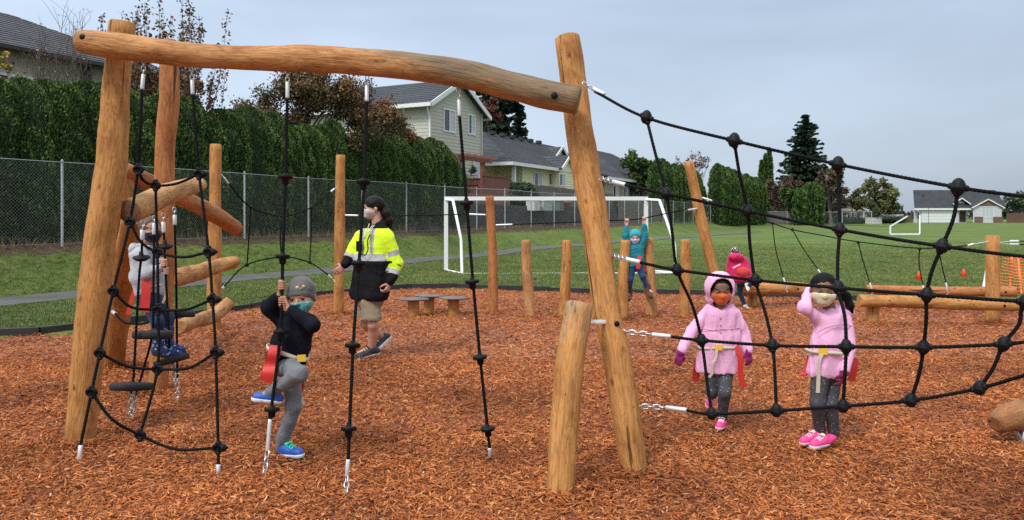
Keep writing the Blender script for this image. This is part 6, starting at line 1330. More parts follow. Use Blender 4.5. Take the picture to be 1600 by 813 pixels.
# far chain-link fence across the end of the field
ff = thing('chain_link_fence', GB(1205, 0, 106), 'far low looking chain-link fence crossing the end of the field under the fir tree', 'fence')
pts = [GB(x, 0, 106 - (x - 1195) * .012) for x in (1196, 1230, 1272, 1316, 1362)]
for p in pts: m = MB(); tube(m, [p, p + Vector((0, 0, 1.95))], .05, 8, 2); m.build('fence_post', M_galv, ff)
for a, b in zip(pts, pts[1:]):
    m = MB(); wires(a, b, a.z + .05, b.z + .05, 1.8, .26, .006, m); m.build('chain_link_mesh', M_wire, ff, smooth=False)
    m = MB(); tube(m, [a + Vector((0, 0, 1.88)), b + Vector((0, 0, 1.88))], .03, 6, 2); m.build('top_rail', M_galv, ff)

# wooden fences and retaining wall
M_greywood = simple('grey_weathered_board', (.15, .135, .115), .85, .4, 5, .004, 60); M_redwood = simple('red_stained_board', (.19, .07, .045), .7, .22, 6, .003, 60)
M_brownfence = simple('brown_fence_board', (.13, .07, .05), .8, .25, 5); M_wallblock = simple('dark_retaining_block', (.055, .055, .058), .85, .4, 5, .01, 30)
def plank_fence(label, p0, p1, h, bw, mat, z0=None, gap=.012, rails=True, th=.02, name='plank_fence', pn='plank'):
    a, b = Vector(p0), Vector(p1); L_ = math.hypot(b.x - a.x, b.y - a.y); d = Vector((b.x - a.x, b.y - a.y, 0)).normalized(); nrm = Vector((-d.y, d.x, 0))
    t = thing(name, a, label, 'fence'); n = max(1, int(L_ / bw)); g = np.random.default_rng(int(L_ * 31)); me = None
    mb = MB(); box(mb, (0, 0, h / 2), (bw - gap, th, h)); me = mb.data(pn, mat, smooth=False)
    if n <= 290:
        for k in range(n):
            f = (k + .5) / n; o = bpy.data.objects.new(pn, me); C.objects.link(o); o.parent = t; q = a.lerp(b, f) - a; o.location = q + nrm * g.normal(0, .004); o.rotation_euler = (0, 0, math.atan2(d.y, d.x)); o.scale = (1, 1, 1 + g.normal(0, .012))
    if rails:
        m = MB()
        for z in (.3, h - .35): bar(m, np.array(a) + [0, 0, z] + np.array(nrm) * .035, np.array(b) + [0, 0, z] + np.array(nrm) * .035, .04, .09)
        m.build('fence_rail', mat, t, smooth=False)
    return t
YZ = 1.86
pf0 = post_v(832); a = FP(pf0 + 1.0, -1.75); b = FP(pf0 + 23.0, -1.75)
a = FP(post_v(835), -2.1, YZ); b = FP(post_v(1000), -2.1, YZ - .3); plank_fence('grey weathered plank fence along the yard of the yellow house', a, b, 1.5, .19, M_greywood, gap=.03)
a = FP(post_v(985), -.9, .8); b = FP(post_v(1116), -.9, .1); a.z = gz(a.x, a.y); b.z = gz(b.x, b.y); plank_fence('grey slatted fence behind the chain-link wire left of the tall hedge', a, b, 1.75, .3, M_greywood, gap=.02)
a = GB(1197, 0, 109); b = GB(1240, 0, 110); plank_fence('grey board fence at the far end of the field beside the hedge', a, b, 1.7, .3, M_greywood)
# retaining wall of dark blocks
rw = thing('retaining_wall', FP(19, -1.0, .8), 'dark low retaining wall of blocks behind the chain-link fence below the yards', 'wall')
g = np.random.default_rng(3); vv0, vv1 = post_v(655), post_v(1000)
bl = MB(); box(bl, (0, 0, 0), (.43, .24, .185)); bd = bl.data('block', M_wallblock, smooth=False)
cnt = 0; far_mb = MB()
for row in range(6):
    v = vv0 + (.22 if row % 2 else 0)
    while v < vv1:
        p = FP(v, -1.02 - .03 * row + g.normal(0, .008), gz(*FP(v, -.95).xy) + .08 + row * .192)
        if cnt < 290 and v < 31: 
            o = bpy.data.objects.new('block', bd); C.objects.link(o); o.parent = rw; o.location = p - rw.location; o.rotation_euler = (0, 0, math.atan2(U.y, U.x) + g.normal(0, .02)); cnt += 1
        else: box(far_mb, p, (.43, .24, .185), math.atan2(U.y, U.x))
        v += .442
far_mb.build('far_blocks', M_wallblock, rw, smooth=False, kind='stuff')
# yard lawn of the two storey house and yellow house lies on the ground sheet; tan soil strip is part of it

# ================================================================== HOUSES
def shingle(name, c):
    m, t, b = newmat(name); co = coords(t); br_ = node(t, 'ShaderNodeTexNoise', {'Vector': node(t, 'ShaderNodeMapping', {'Vector': co, 'Scale': (6, 6, 14)}).outputs[0], 'Scale': 1.0, 'Detail': 5.0, 'Roughness': .7})
    n2 = node(t, 'ShaderNodeTexNoise', {'Vector': co, 'Scale': .6, 'Detail': 3.0}); c = np.array(c)
    q = ramp(t, br_.outputs['Fac'], [(.3, tuple(c * .6)), (.55, tuple(c)), (.75, tuple(c * 1.55))]); q = mixc(t, .5, q, ramp(t, n2.outputs['Fac'], [(.35, (.75, .75, .75)), (.65, (1.2, 1.2, 1.2))]), 'MULTIPLY')
    t.links.new(q, b.inputs['Base Color']); b.inputs['Roughness'].default_value = .9; b.inputs['Specular IOR Level'].default_value = .2; bump(t, b, br_.outputs['Fac'], .02); return m
M_shin = shingle('dark_shingles', (.070, .074, .084)); M_shin2 = shingle('grey_shingles', (.085, .088, .095)); M_shin3 = shingle('charcoal_shingles', (.055, .058, .067))
M_trim = simple('white_trim', (.74, .75, .74), .5, .04); M_glass = simple('window_glass', (.05, .06, .07), .08, .1, spec=.8); M_blind = simple('window_blind', (.50, .52, .54), .5, .08)
M_sid_green = simple('sage_siding', (.49, .475, .40), .7, .05); M_sid_beige = simple('beige_siding', (.52, .47, .38), .7, .05); M_sid_yel = simple('pale_yellow_siding', (.78, .71, .46), .7, .05); M_sid_grey = simple('pale_grey_siding', (.55, .56, .58), .7, .04); M_sid_tan = simple('tan_siding', (.40, .34, .26), .7, .05)
M_brickc = simple('brown_stone', (.16, .10, .07), .85, .4, 8); M_dkdoor = simple('dark_door', (.07, .035, .025), .5, .2)
class House:
    """frame of reference: origin o, e along the facade, n outwards towards the viewer"""
    def __init__(s, name, o, e, n, label): s.o = Vector(o); s.e = Vector(e); s.n = Vector(n); s.t = thing(name, s.o, label, 'house')
    def p(s, a, b, z): q = s.o + s.e * a + s.n * b; return Vector((q.x, q.y, z))
    def wall(s, a0, b0, a1, b1, z0, z1, mat, board=.18, gable=None, name='wall'):
        """clapboard wall from (a0,b0) to (a1,b1); gable = height of a triangle on top"""
        A, B_ = s.p(a0, b0, z0), s.p(a1, b1, z0); d = (B_ - A); L_ = d.length; d = d.normalized(); out = Vector((d.y, -d.x, 0)); mb = MB()
        z = z0; top = z1 + (gable or 0); k = 0
        while z < top - .01:
            zt = min(z + board, top)
            def ext(zz):
                if zz <= z1 or not gable: return 0, L_
                f = (zz - z1) / gable * L_ / 2; return f, L_ - f
            (l0, r0), (l1, r1) = ext(z), ext(zt)
            q0 = A + d * l0 + out * .022; q1 = A + d * r0 + out * .022; q2 = A + d * r1 + out * .004; q3 = A + d * l1 + out * .004; lo = Vector((0, 0, z - z0)); hi = Vector((0, 0, zt - z0))
            i0 = A + d * l0 - out * .1; i1 = A + d * r0 - out * .1
            mb.add([q0 + lo, q1 + lo, q2 + hi, q3 + hi, i0 + lo, i1 + lo], [[0, 1, 2, 3], [4, 5, 1, 0]]); z = zt
        return mb.build(name, mat, s.t, smooth=False)
    def slope(s, pts, mat=None, th=.12, name='roof', rows=True):
        """roof plane given by its corners (eave first, eave last as quad or triangle), with raised shingle courses"""
        P_ = [Vector(q) for q in pts]; nrm = (P_[1] - P_[0]).cross(P_[-1] - P_[0]).normalized()
        if nrm.z < 0: nrm = -nrm
        mb = MB(); 
        lo = [q for q in P_]; n = len(P_)
        # courses between the eave (P0-P1) and the top edge
        T0 = P_[-1]; T1 = P_[2] if n == 4 else P_[-1]; Ls = max((T0 - P_[0]).length, .1); k = max(2, int(Ls / .30)) if rows else 1
        k = min(k, 40)
        for i in range(k):
            f0, f1 = i / k, (i + 1) / k
            a0, a1 = P_[0].lerp(T0, f0), P_[0].lerp(T0, f1); b0, b1 = P_[1].lerp(T1, f0), P_[1].lerp(T1, f1)
            u = nrm * .022
            mb.add([a0 + u, b0 + u, b1, a1, a0 - u * .2, b0 - u * .2], [[0, 1, 2, 3], [4, 5, 1, 0]])
        dn = Vector((0, 0, -th)); q = [x + dn for x in P_]; mb.add(q + [x for x in P_], [list(range(n))[::-1]] + [[i, (i + 1) % n, n + (i + 1) % n, n + i] for i in range(n)])
        return mb.build(name, mat or M_shin, s.t, smooth=False)
    def trim(s, a, b, wd=.06, ht=.2, name='fascia', mat=None): m = MB(); bar(m, a, b, wd, ht); return m.build(name, mat or M_trim, s.t, smooth=False)
    def window(s, a0, a1, b, z0, z1, out=(0, 1), panes=2, door=False, blind=True, mat=None, bars=0):
        """window in the facade plane b (normal n) from a0 to a1"""
        fr = MB(); w_ = .075; of = b + .035
        for q0, q1 in ((s.p(a0 - w_, of, z0 - w_ / 2), s.p(a1 + w_, of, z0 - w_ / 2)), (s.p(a0 - w_, of, z1 + w_ / 2), s.p(a1 + w_, of, z1 + w_ / 2)), (s.p(a0 - w_ / 2, of, z0), s.p(a0 - w_ / 2, of, z1)), (s.p(a1 + w_ / 2, of, z0), s.p(a1 + w_ / 2, of, z1))):
            bar(fr, q0, q1, .07 if abs(q0.z - q1.z) < .01 else .07, w_, up=tuple(s.n) if abs(q0.z - q1.z) > .01 else (0, 0, 1))
        f = fr.build('door' if door else 'window', M_trim, s.t, smooth=False)
        for k in range(panes):
            x0 = a0 + (a1 - a0) * k / panes + .015; x1 = a0 + (a1 - a0) * (k + 1) / panes - .015; m = MB()
            c_ = s.p((x0 + x1) / 2, b + .012 + .004 * k, (z0 + z1) / 2); box(m, c_, (x1 - x0, .02, z1 - z0), math.atan2(s.e.y, s.e.x)); o = m.build('pane', mat or (M_glass if k % 2 == 0 or not blind else M_blind), f, origin=c_, smooth=False)
        if panes > 1:
            m = MB()
            for k in range(1, panes): x0 = a0 + (a1 - a0) * k / panes; bar(m, s.p(x0, b + .04, z0), s.p(x0, b + .04, z1), .05, .05, up=tuple(s.n))
            m.build('mullion', M_trim, f, smooth=False)
        return f
# --- house at the upper left
Hn = NV.copy(); He = U.copy()
h1 = House('house', Vector((-14.8, 21.7, 1.0)), He, Hn, 'beige house with a dark grey hip roof at the upper left behind the bare saplings')
h1.wall(-9, 0, 5.9, 0, 1.0, 6.45, M_sid_beige, .16); h1.wall(5.9, 0, 5.9, -7, 1.0, 6.45, M_sid_beige, .16)
ov = .5; ez = 6.5
h1.slope([h1.p(-9, ov, ez - .1), h1.p(6.4, ov, ez - .1), h1.p(2.2, -4, 8.45), h1.p(-9, -4, 8.45)], M_shin2); h1.slope([h1.p(6.4, ov, ez - .1), h1.p(6.4, -8.5, ez - .1), h1.p(2.2, -4, 8.45)], M_shin2)
h1.slope([h1.p(6.4, -8.5, ez - .1), h1.p(-9, -8.5, ez - .1), h1.p(-9, -4, 8.45), h1.p(2.2, -4, 8.45)], M_shin2)
M_dkgut = simple('dark_gutter', (.03, .022, .02), .4, .2); h1.trim(h1.p(-9, ov + .05, ez - .14), h1.p(6.45, ov + .05, ez - .14), .1, .12, 'gutter', M_dkgut); h1.trim(h1.p(6.45, ov + .05, ez - .2), h1.p(6.45, -8.5, ez - .2), .1, .2, 'gutter', M_dkgut)
h1.window(-.6, .6, 0, 4.0, 5.6, panes=2); h1.window(3.0, 5.2, 0, 4.5, 5.95, panes=2, mat=simple('painted_reflection_glass', (.42, .46, .50), .25, .1)); m = MB(); box(m, h1.p(2.35, .05, 5.2), (.3, .12, 2.6), math.atan2(U.y, U.x)); m.build('dark_gap_strip', M_dkgut, h1.t, smooth=False)  # pale reflection painted into pane colour; dark strip added for the gap beside it
m = MB(); box(m, h1.p(-1.6, -2.2, 7.75), (.14, .14, .5)); m.build('roof_vent', M_dkgut, h1.t)
# --- two storey house
h2 = House('house', Vector((-4.27, 38.2, YZ)), He, Hn, 'two storey sage green house with a dark gable roof behind the end of the hedge')
E2 = 7.4; W2 = 5.45; A2 = 8.85
h2.wall(0, 0, W2, 0, YZ - .3, E2, M_sid_green, .185, gable=A2 - E2); h2.wall(0, -8, 0, 0, YZ - .3, E2, M_sid_green, .185); h2.wall(W2, 0, W2, -8, YZ - .3, E2, M_sid_green, .185)
o_ = .45; dz = (A2 - E2) / (W2 / 2) * o_
h2.slope([h2.p(-o_, -8.4, E2 - dz + .12), h2.p(-o_, .4, E2 - dz + .12), h2.p(W2 / 2, .4, A2 + .12), h2.p(W2 / 2, -8.4, A2 + .12)], M_shin); h2.slope([h2.p(W2 + o_, .4, E2 - dz + .12), h2.p(W2 + o_, -8.4, E2 - dz + .12), h2.p(W2 / 2, -8.4, A2 + .12), h2.p(W2 / 2, .4, A2 + .12)], M_shin)
h2.trim(h2.p(-o_, .42, E2 - dz), h2.p(W2 / 2, .42, A2), .06, .24, 'bargeboard'); h2.trim(h2.p(W2 / 2, .42, A2), h2.p(W2 + o_, .42, E2 - dz), .06, .24, 'bargeboard')
h2.trim(h2.p(-o_ - .06, -8.4, E2 - dz), h2.p(-o_ - .06, .42, E2 - dz), .12, .2, 'gutter'); h2.trim(h2.p(W2 + o_ + .06, -8.4, E2 - dz), h2.p(W2 + o_ + .06, .42, E2 - dz), .12, .2, 'gutter')
m = MB(); tube(m, [h2.p(-.42, .1, E2 - .25), h2.p(-.2, .06, E2 - .55), h2.p(-.06, .06, E2 - .9), h2.p(-.06, .06, 2.2)], .05, 8, 14); m.build('downpipe', M_trim, h2.t)
m = MB(); bar(m, h2.p(0, .03, YZ), h2.p(0, .03, E2), .12, .12, up=tuple(Hn)); bar(m, h2.p(W2, .03, YZ), h2.p(W2, .03, E2), .12, .12, up=tuple(Hn)); m.build('corner_board', M_sid_green, h2.t, smooth=False)
def on_plane(h, px, py, b=0):   # facade coordinates of a pixel on the plane n = b
    k = (px - 800) / F; o = h.o + h.n * b; d = (o.dot(h.n)) / (h.n.x * k + h.n.y); q = Vector((k * d, d, 0)); return (q - o).dot(h.e), CAMH - (py - HZ) / F * d
def win_px(h, x0, y0, x1, y1, b=0, **k):
    a0, zt = on_plane(h, x0, y0, b); a1, _ = on_plane(h, x1, y0, b); am, zb = on_plane(h, (x0 + x1) / 2, y1, b); _, zt = on_plane(h, (x0 + x1) / 2, y0, b); return h.window(a0, a1, b, zb, zt, **k)
win_px(h2, 693, 173, 709.5, 205); win_px(h2, 731.5, 181, 740.5, 209); win_px(h2, 740.5, 252, 750, 276, panes=1, door=True, mat=M_blind)
# lower garage roof peeking over the hedge left of the house
h2.slope([h2.p(-3.8, 1.2, 4.6), h2.p(-.4, 1.2, 4.6), h2.p(-1.6, -.6, 5.55), h2.p(-3.8, -.6, 5.55)], M_shin3, name='lower_roof')
h2.trim(h2.p(-.4, 1.2, 4.62), h2.p(-1.6, -.6, 5.57), .06, .12, 'bargeboard')
# deck with pergola
dk = thing('deck', h2.p(3.2, 2.0, YZ), 'red brown wooden deck with a board railing beside the two storey house', 'deck')
dz_ = 2.55
for k in range(22):
    m = MB(); a = .9 + k * .22; bar(m, h2.p(a, .1, dz_), h2.p(a, 3.2, dz_), .20, .04); m.build('deck_board', M_redwood, dk, smooth=False)
def rail(p0, p1, z0, z1, n):
    for k in range(n):
        q = Vector(p0).lerp(Vector(p1), (k + .5) / n); q2 = q.copy(); q.z = z0; q2.z = z1; m = MB(); L_ = (Vector(p1) - Vector(p0)).length / n; d = (Vector(p1) - Vector(p0)).normalized()
        box(m, (q + q2) / 2, (L_ - .012, .03, z1 - z0), math.atan2(d.y, d.x)); m.build('railing_board', M_redwood, dk, smooth=False)
    m = MB(); a = Vector(p0); b = Vector(p1); a.z = b.z = z1 + .03; bar(m, a, b, .12, .05); m.build('handrail', M_redwood, dk, smooth=False)
dA, _ = on_plane(h2, 752, 280, 3.2); dB, _ = on_plane(h2, 795, 280, 3.2); dC, _ = on_plane(h2, 716, 280, 3.2); print('deck', dC, dA, dB)
rail(h2.p(dA, 3.2, 0), h2.p(dB, 3.2, 0), 2.5, 3.45, 18); rail(h2.p(dB, 3.2, 0), h2.p(dB, .2, 0), 2.5, 3.45, 14); rail(h2.p(dC - 1.2, 1.4, 0), h2.p(dC, 1.4, 0), dz_, 3.6, 6)
m = MB(); bar(m, h2.p(dC, 3.25, dz_ - .3), h2.p(dB, 3.25, dz_ - .3), .06, .6); m.build('deck_skirt', simple('pinkish_deck_skirt', (.26, .11, .08), .8, .2, 4), dk, smooth=False)
pg = thing('pergola', h2.p(3.2, 1.2, YZ), 'red brown pergola frame over the glass door of the two storey house', 'pergola')
for x, y0 in ((717, 246), (754, 246)):
    a_, z_ = on_plane(h2, x, y0, 1.8); m = MB(); bar(m, h2.p(a_, 1.8, 2.2), h2.p(a_, 1.8, z_), .2, .2, up=tuple(Hn)); m.build('pergola_post', M_redwood, pg, smooth=False)
a0_, z_ = on_plane(h2, 714, 245, 1.95); a1_, _ = on_plane(h2, 768, 243, 1.95); m = MB(); bar(m, h2.p(a0_, 1.95, z_), h2.p(a1_, 1.95, z_), .08, .24); m.build('pergola_beam', M_redwood, pg, smooth=False)
for k in range(5): a_ = a0_ + (a1_ - a0_) * (.1 + .2 * k); m = MB(); bar(m, h2.p(a_, .1, z_ + .12), h2.p(a_, 2.5, z_ + .12), .05, .12); m.build('pergola_rafter', M_redwood, pg, smooth=False)
# hanging basket
a_, z_ = on_plane(h2, 738.5, 268, 1.9); hb = thing('hanging_basket', h2.p(a_, 1.9, z_), 'small dark hanging flower basket under the pergola', 'flower basket'); c_ = h2.p(a_, 1.9, z_); m = MB(); lathe(m, c_, [(.05, -.12), (.15, -.08), (.2, 0), (.19, .02), (.01, .02)], 14); m.build('basket', M_dkdoor, hb); m = MB()
for q in range(3): tube(m, [c_ + Vector((.17 * math.cos(q * 2.1), .17 * math.sin(q * 2.1), .02)), c_ + Vector((0, 0, .6))], .006, 4, 2)
m.build('hanger', M_plastic, hb); m = MB(); g = np.random.default_rng(4); leaves(m, np.array(c_) + g.normal(0, .09, (140, 3)) + [0, 0, .06], .07, g); m.build('flowers', L_dkgreen, hb, smooth=False)
# garden chairs and table, dark metal, seen through the railing
for k, (x, lab) in enumerate(((724, 'dark metal garden chair on the deck steps side'), (740, 'dark metal garden chair nearer the railing'))):
    a_, _ = on_plane(h2, x, 280, 2.4); c_ = h2.p(a_, 2.4, dz_); t = thing('garden_chair', c_, lab, 'chair'); m = MB()
    for sx, sy in ((-1, -1), (1, -1), (-1, 1), (1, 1)): l = MB(); tube(l, [c_ + Vector((sx * .22, sy * .22, 0)), c_ + Vector((sx * .2, sy * .2, .45))], .018, 6, 2); l.build('leg', M_plastic, t)
    box(m, c_ + Vector((0, 0, .46)), (.46, .46, .03)); m.build('seat', M_plastic, t, smooth=False); m = MB()
    for q in range(6): tube(m, [c_ + Vector((-.2 + .08 * q, .22, .46)), c_ + Vector((-.2 + .08 * q, .28, .95 - .02 * abs(q - 2.5)))], .012, 5, 2)
    tube(m, [c_ + Vector((-.22, .28, .93)), c_ + Vector((0, .29, 1.0)), c_ + Vector((.22, .28, .93))], .02, 6, 6); m.build('backrest', M_plastic, t)
# --- yellow house
h3 = House('house', FP(29.2, -3.6, YZ), He, Hn, 'pale yellow single storey house with a dark hip roof and two small white trimmed gables')
EZ = 4.67; RZ = 7.15
h3.wall(2.3, -.45, 6.7, -.45, YZ - .2, EZ - .05, M_sid_yel, .2); h3.wall(2.3, -2.4, 2.3, -.45, YZ - .2, EZ - .05, M_sid_yel, .2); h3.wall(.3, -2.4, 2.3, -2.4, YZ - .2, EZ - .05, M_sid_yel, .2); h3.wall(.3, -9, .3, -2.4, YZ - .2, EZ - .05, M_sid_yel, .2)
h3.slope([h3.p(-.2, .1, EZ), h3.p(17, .1, EZ), h3.p(17, -4.5, RZ), h3.p(4.5, -4.5, RZ)], M_shin); h3.slope([h3.p(-.2, -9, EZ), h3.p(-.2, .1, EZ), h3.p(4.5, -4.5, RZ)], M_shin); h3.slope([h3.p(14, -9, EZ), h3.p(-.2, -9, EZ), h3.p(4.5, -4.5, RZ), h3.p(14, -4.5, RZ)], M_shin)
h3.trim(h3.p(-.25, .15, EZ - .1), h3.p(14, .15, EZ - .1), .12, .2, 'gutter'); h3.trim(h3.p(-.25, .15, EZ - .1), h3.p(-.25, -9, EZ - .1), .12, .2, 'gutter')
for px in (766, 803): 
    a_, z_ = on_plane(h3, px, 262, -.2 if px > 790 else -3.2); b_x = -.2 if px > 790 else -3.2; m = MB(); bar(m, h3.p(max(a_, .1), b_x, YZ), h3.p(max(a_, .1), b_x, EZ - .1), .2, .2, up=tuple(Hn)); m.build('porch_post', M_trim, h3.t, smooth=False)
def gable(h, ac, hw, bf, ze, zp, depth, wallmat, mat, wall=True, z0=YZ):
    if wall:
        A = h.p(ac - hw * .86, bf, z0); h.wall(ac - hw * .86, bf, ac + hw * .86, bf, z0, ze, wallmat, .18, gable=(zp - ze) * .86)
    sl = (zp - ze) / hw
    h.slope([h.p(ac - hw, bf - depth, ze), h.p(ac - hw, bf + .3, ze), h.p(ac, bf + .3, zp), h.p(ac, bf - depth, zp)], mat, rows=True); h.slope([h.p(ac + hw, bf + .3, ze), h.p(ac + hw, bf - depth, ze), h.p(ac, bf - depth, zp), h.p(ac, bf + .3, zp)], mat)
    h.trim(h.p(ac - hw, bf + .33, ze - .06), h.p(ac, bf + .33, zp - .03), .06, .2, 'bargeboard'); h.trim(h.p(ac, bf + .33, zp - .03), h.p(ac + hw, bf + .33, ze - .06), .06, .2, 'bargeboard')
gable(h3, 8.05, 1.45, .15, EZ, 5.62, 2.2, M_sid_yel, M_shin); gable(h3, 13.2, 1.6, -2.6, 5.75, 6.75, 3, M_sid_yel, M_shin, z0=5.0)
h3.wall(6.75, -.45, 6.75, .15, YZ, EZ, M_sid_yel, .2); gable(h3, -1.2 + .4, 1.3, -5.4, 5.2, 6.0, 2.5, M_sid_yel, M_shin, z0=4.4)
win_px(h3, 834, 271, 845, 289, -.45); win_px(h3, 857, 272, 866, 289, -.45); win_px(h3, 873.5, 273, 882, 290, .15); h3.wall(9.35, -.3, 13.6, -.3, YZ - .2, EZ - .05, M_sid_yel, .2); win_px(h3, 886, 274, 896, 292, -.3)
for k in range(6): m = MB(); box(m, h3.p(5.2 + 1.5 * k, -4.1, RZ - .02), (.5, .3, .22), math.atan2(U.y, U.x)); m.build('roof_vent', M_shin3, h3.t, smooth=False)
# --- house 4 with low wing
h4 = House('house', FP(46, -3.6, YZ - .3), He, Hn, 'house with a dark pointed hip roof just right of the large leaning post')
h4.wall(.5, -.4, 7.6, -.4, YZ - .5, 4.5, M_sid_tan, .22); h4.slope([h4.p(0, .1, 4.55), h4.p(8.6, .1, 4.55), h4.p(8.6, -3, 5.9), h4.p(2.5, -3, 5.9)], M_shin2, name='low_roof'); h4.slope([h4.p(0, -6, 4.55), h4.p(0, .1, 4.55), h4.p(2.5, -3, 5.9)], M_shin2, name='low_roof'); h4.trim(h4.p(-.05, .15, 4.45), h4.p(8.65, .15, 4.45), .12, .2, 'gutter')
h4.slope([h4.p(6.2, -.4, 4.67), h4.p(22, -.4, 4.67), h4.p(16, -5.2, 7.75), h4.p(11.3, -5.2, 7.75)], M_shin); h4.slope([h4.p(6.2, -10, 4.67), h4.p(6.2, -.4, 4.67), h4.p(11.3, -5.2, 7.75)], M_shin); h4.wall(8.7, -.8, 21.6, -.8, YZ - .8, 4.6, M_sid_tan, .22); h4.wall(6.7, -9, 6.7, -.8, YZ - .8, 4.6, M_sid_tan, .22); h4.trim(h4.p(6.2, -.35, 4.57), h4.p(22, -.35, 4.57), .12, .2, 'gutter')
h4.slope([h4.p(22, -.4, 4.67), h4.p(22, -10, 4.67), h4.p(16, -5.2, 7.75)], M_shin); h4.window(2.6, 3.8, -.4, 2.7, 3.9); h4.window(5.4, 6.4, -.4, 2.7, 3.9)
ch = MB(); c_ = h4.p(12.4, -1.2, 5.6); box(ch, c_, (.5, .5, 1.8), math.atan2(U.y, U.x)); box(ch, c_ + Vector((0, 0, .95)), (.62, .62, .12), math.atan2(U.y, U.x)); ch.build('chimney', M_redwood, h4.t, smooth=False); m = MB(); lathe(m, c_ + Vector((0, 0, 1.0)), [(.14, 0), (.14, .25), (.2, .28), (.2, .34), (.02, .42)], 12); m.build('flue_cap', M_trim, h4.t)
# --- garage house far right
D5 = 136.0; s5 = D5 / F
h5 = House('house', Vector(((1427 - 800) * s5, D5, 0)), Vector((1, 0, 0)), Vector((0, -1, 0)), 'far pale grey ranch house with a dark roof, wide garage and white trimmed gables')
def X5(px): return (px - 1427) * s5
def Z5(py): return CAMH - (py - HZ) * s5
g0 = 0.0
h5.wall(X5(1436), 0, X5(1498), 0, g0, Z5(326), M_sid_grey, .25); h5.wall(X5(1430), -.5, X5(1436), -.5, g0, Z5(326), M_sid_grey, .25); h5.wall(X5(1498), -1.0, X5(1516), -1.0, g0, Z5(322), M_sid_grey, .25)
h5.slope([h5.p(X5(1427), .4, Z5(326)), h5.p(X5(1520), .4, Z5(326)), h5.p(X5(1520) + 2.7, -4.5, Z5(298) + .25), h5.p(X5(1427) + 2.4, -4.5, Z5(298) + .25)], M_shin3); h5.slope([h5.p(X5(1515), .1, Z5(322)), h5.p(X5(1572), .1, Z5(322)), h5.p(X5(1556) + 3.2, -5.2, Z5(298) + .27), h5.p(X5(1515) + 3.0, -5.2, Z5(298) + .27)], M_shin3)
h5.trim(h5.p(X5(1427), .45, Z5(327)), h5.p(X5(1516), .45, Z5(327)), .1, .35, 'gutter')
m = MB()
for k in range(4): box(m, h5.p(X5(1466.5), .06, .3 + k * .56), (X5(1493) - X5(1440), .06, .54))
m.build('garage_door', M_trim, h5.t, smooth=False)
gable(h5, X5(1540), (1566 - 1514) / 2 * s5, .5, Z5(325), Z5(311.5), 4, M_sid_grey, M_shin3, z0=g0); gable(h5, X5(1504), 14 * s5, -.5, Z5(319), Z5(309.5), 3.5, M_sid_grey, M_shin3, wall=False)
h5.wall(X5(1496), -.9, X5(1514), -.9, Z5(330), Z5(319), M_sid_grey, .25, gable=.8)
m = MB(); box(m, h5.p(X5(1540), .58, Z5(317)), (3.0, .05, 1.1)); m.build('shingled_panel', M_brickc, h5.t, smooth=False)
h5.window(X5(1531), X5(1549), .5, Z5(340), Z5(324), panes=3, mat=M_blind); h5.window(X5(1497), X5(1502), -1.0, Z5(340), Z5(328), panes=1); m = MB(); box(m, h5.p(X5(1509), -.92, Z5(336)), (1.0, .08, 2.5)); m.build('front_door', M_dkdoor, h5.t, smooth=False)
m = MB(); box(m, h5.p(X5(1526), .62, .55), (1.5, .12, 1.1)); box(m, h5.p(X5(1556), .62, .55), (1.7, .12, 1.1)); m.build('stone_base', M_brickc, h5.t, smooth=False)
gable(h5, X5(1570), 14 * s5, -3.2, Z5(326), Z5(314), 4, M_sid_tan, M_shin3, z0=g0)
m = MB(); lathe(m, h5.p(X5(1455), -2.6, Z5(307)), [(.08, 0), (.08, .5), (.02, .5)], 8); m.build('roof_pipe', M_plastic, h5.t)
a = Vector(((1567 - 800) * s5, D5 - 1, 0)); b = Vector(((1680 - 800) * s5, D5 - 1, 0)); plank_fence('brown board fence at the right edge beside the garage house', a, b, 1.75, .3, M_brownfence, gap=.02)
a = Vector(((1409 - 800) * s5, D5 + 1, 0)); b = Vector(((1431 - 800) * s5, D5 + 1, 0)); plank_fence('short brown board fence left of the garage house', a, b, 1.35, .3, M_brownfence, gap=.02)
# --- far tan house by the fir
D6 = 124.0; s6 = D6 / F
h6 = House('house', Vector(((1304 - 800) * s6, D6, 0)), Vector((1, 0, 0)), Vector((0, -1, 0)), 'far tan house with a low gable between the fir and the broad olive tree')
def X6(px): return (px - 1304) * s6
def Z6(py): return CAMH - (py - HZ) * s6
h6.wall(X6(1304), 0, X6(1350), 0, 0, Z6(328), M_sid_tan, .22); gable(h6, X6(1318), 32 * s6, .6, Z6(328), Z6(311), 7, M_sid_tan, M_shin2, wall=False); h6.wall(X6(1294), .25, X6(1342), .25, Z6(328), Z6(328.2), M_sid_tan, .2, gable=(1 * 14 * s6))
h6.window(X6(1324), X6(1334), 0, Z6(342), Z6(332), panes=3); h6.window(X6(1338), X6(1344), 0, Z6(342), Z6(332), panes=1); h6.trim(h6.p(X6(1300), .65, Z6(328.5)), h6.p(X6(1352), .65, Z6(328.5)), .1, .25, 'gutter')
for px in (1321, 1347): m = MB(); bar(m, h6.p(X6(px), .5, 0), h6.p(X6(px), .5, Z6(329)), .2, .2, up=(0, 1, 0)); m.build('porch_post', M_trim, h6.t, smooth=False)
# white picket fence
a = GB(1352, 0, 116); b = GB(1378, 0, 117); plank_fence('white picket fence beyond the field under the broad olive tree', a, b, 1.05, .16, M_trim, gap=.07, name='picket_fence', pn='picket')
a = GB(1378, 0, 150); b = GB(1412, 0, 152); plank_fence('pale board fence far behind the small goal', a, b, 1.5, .3, M_trim, gap=.05)
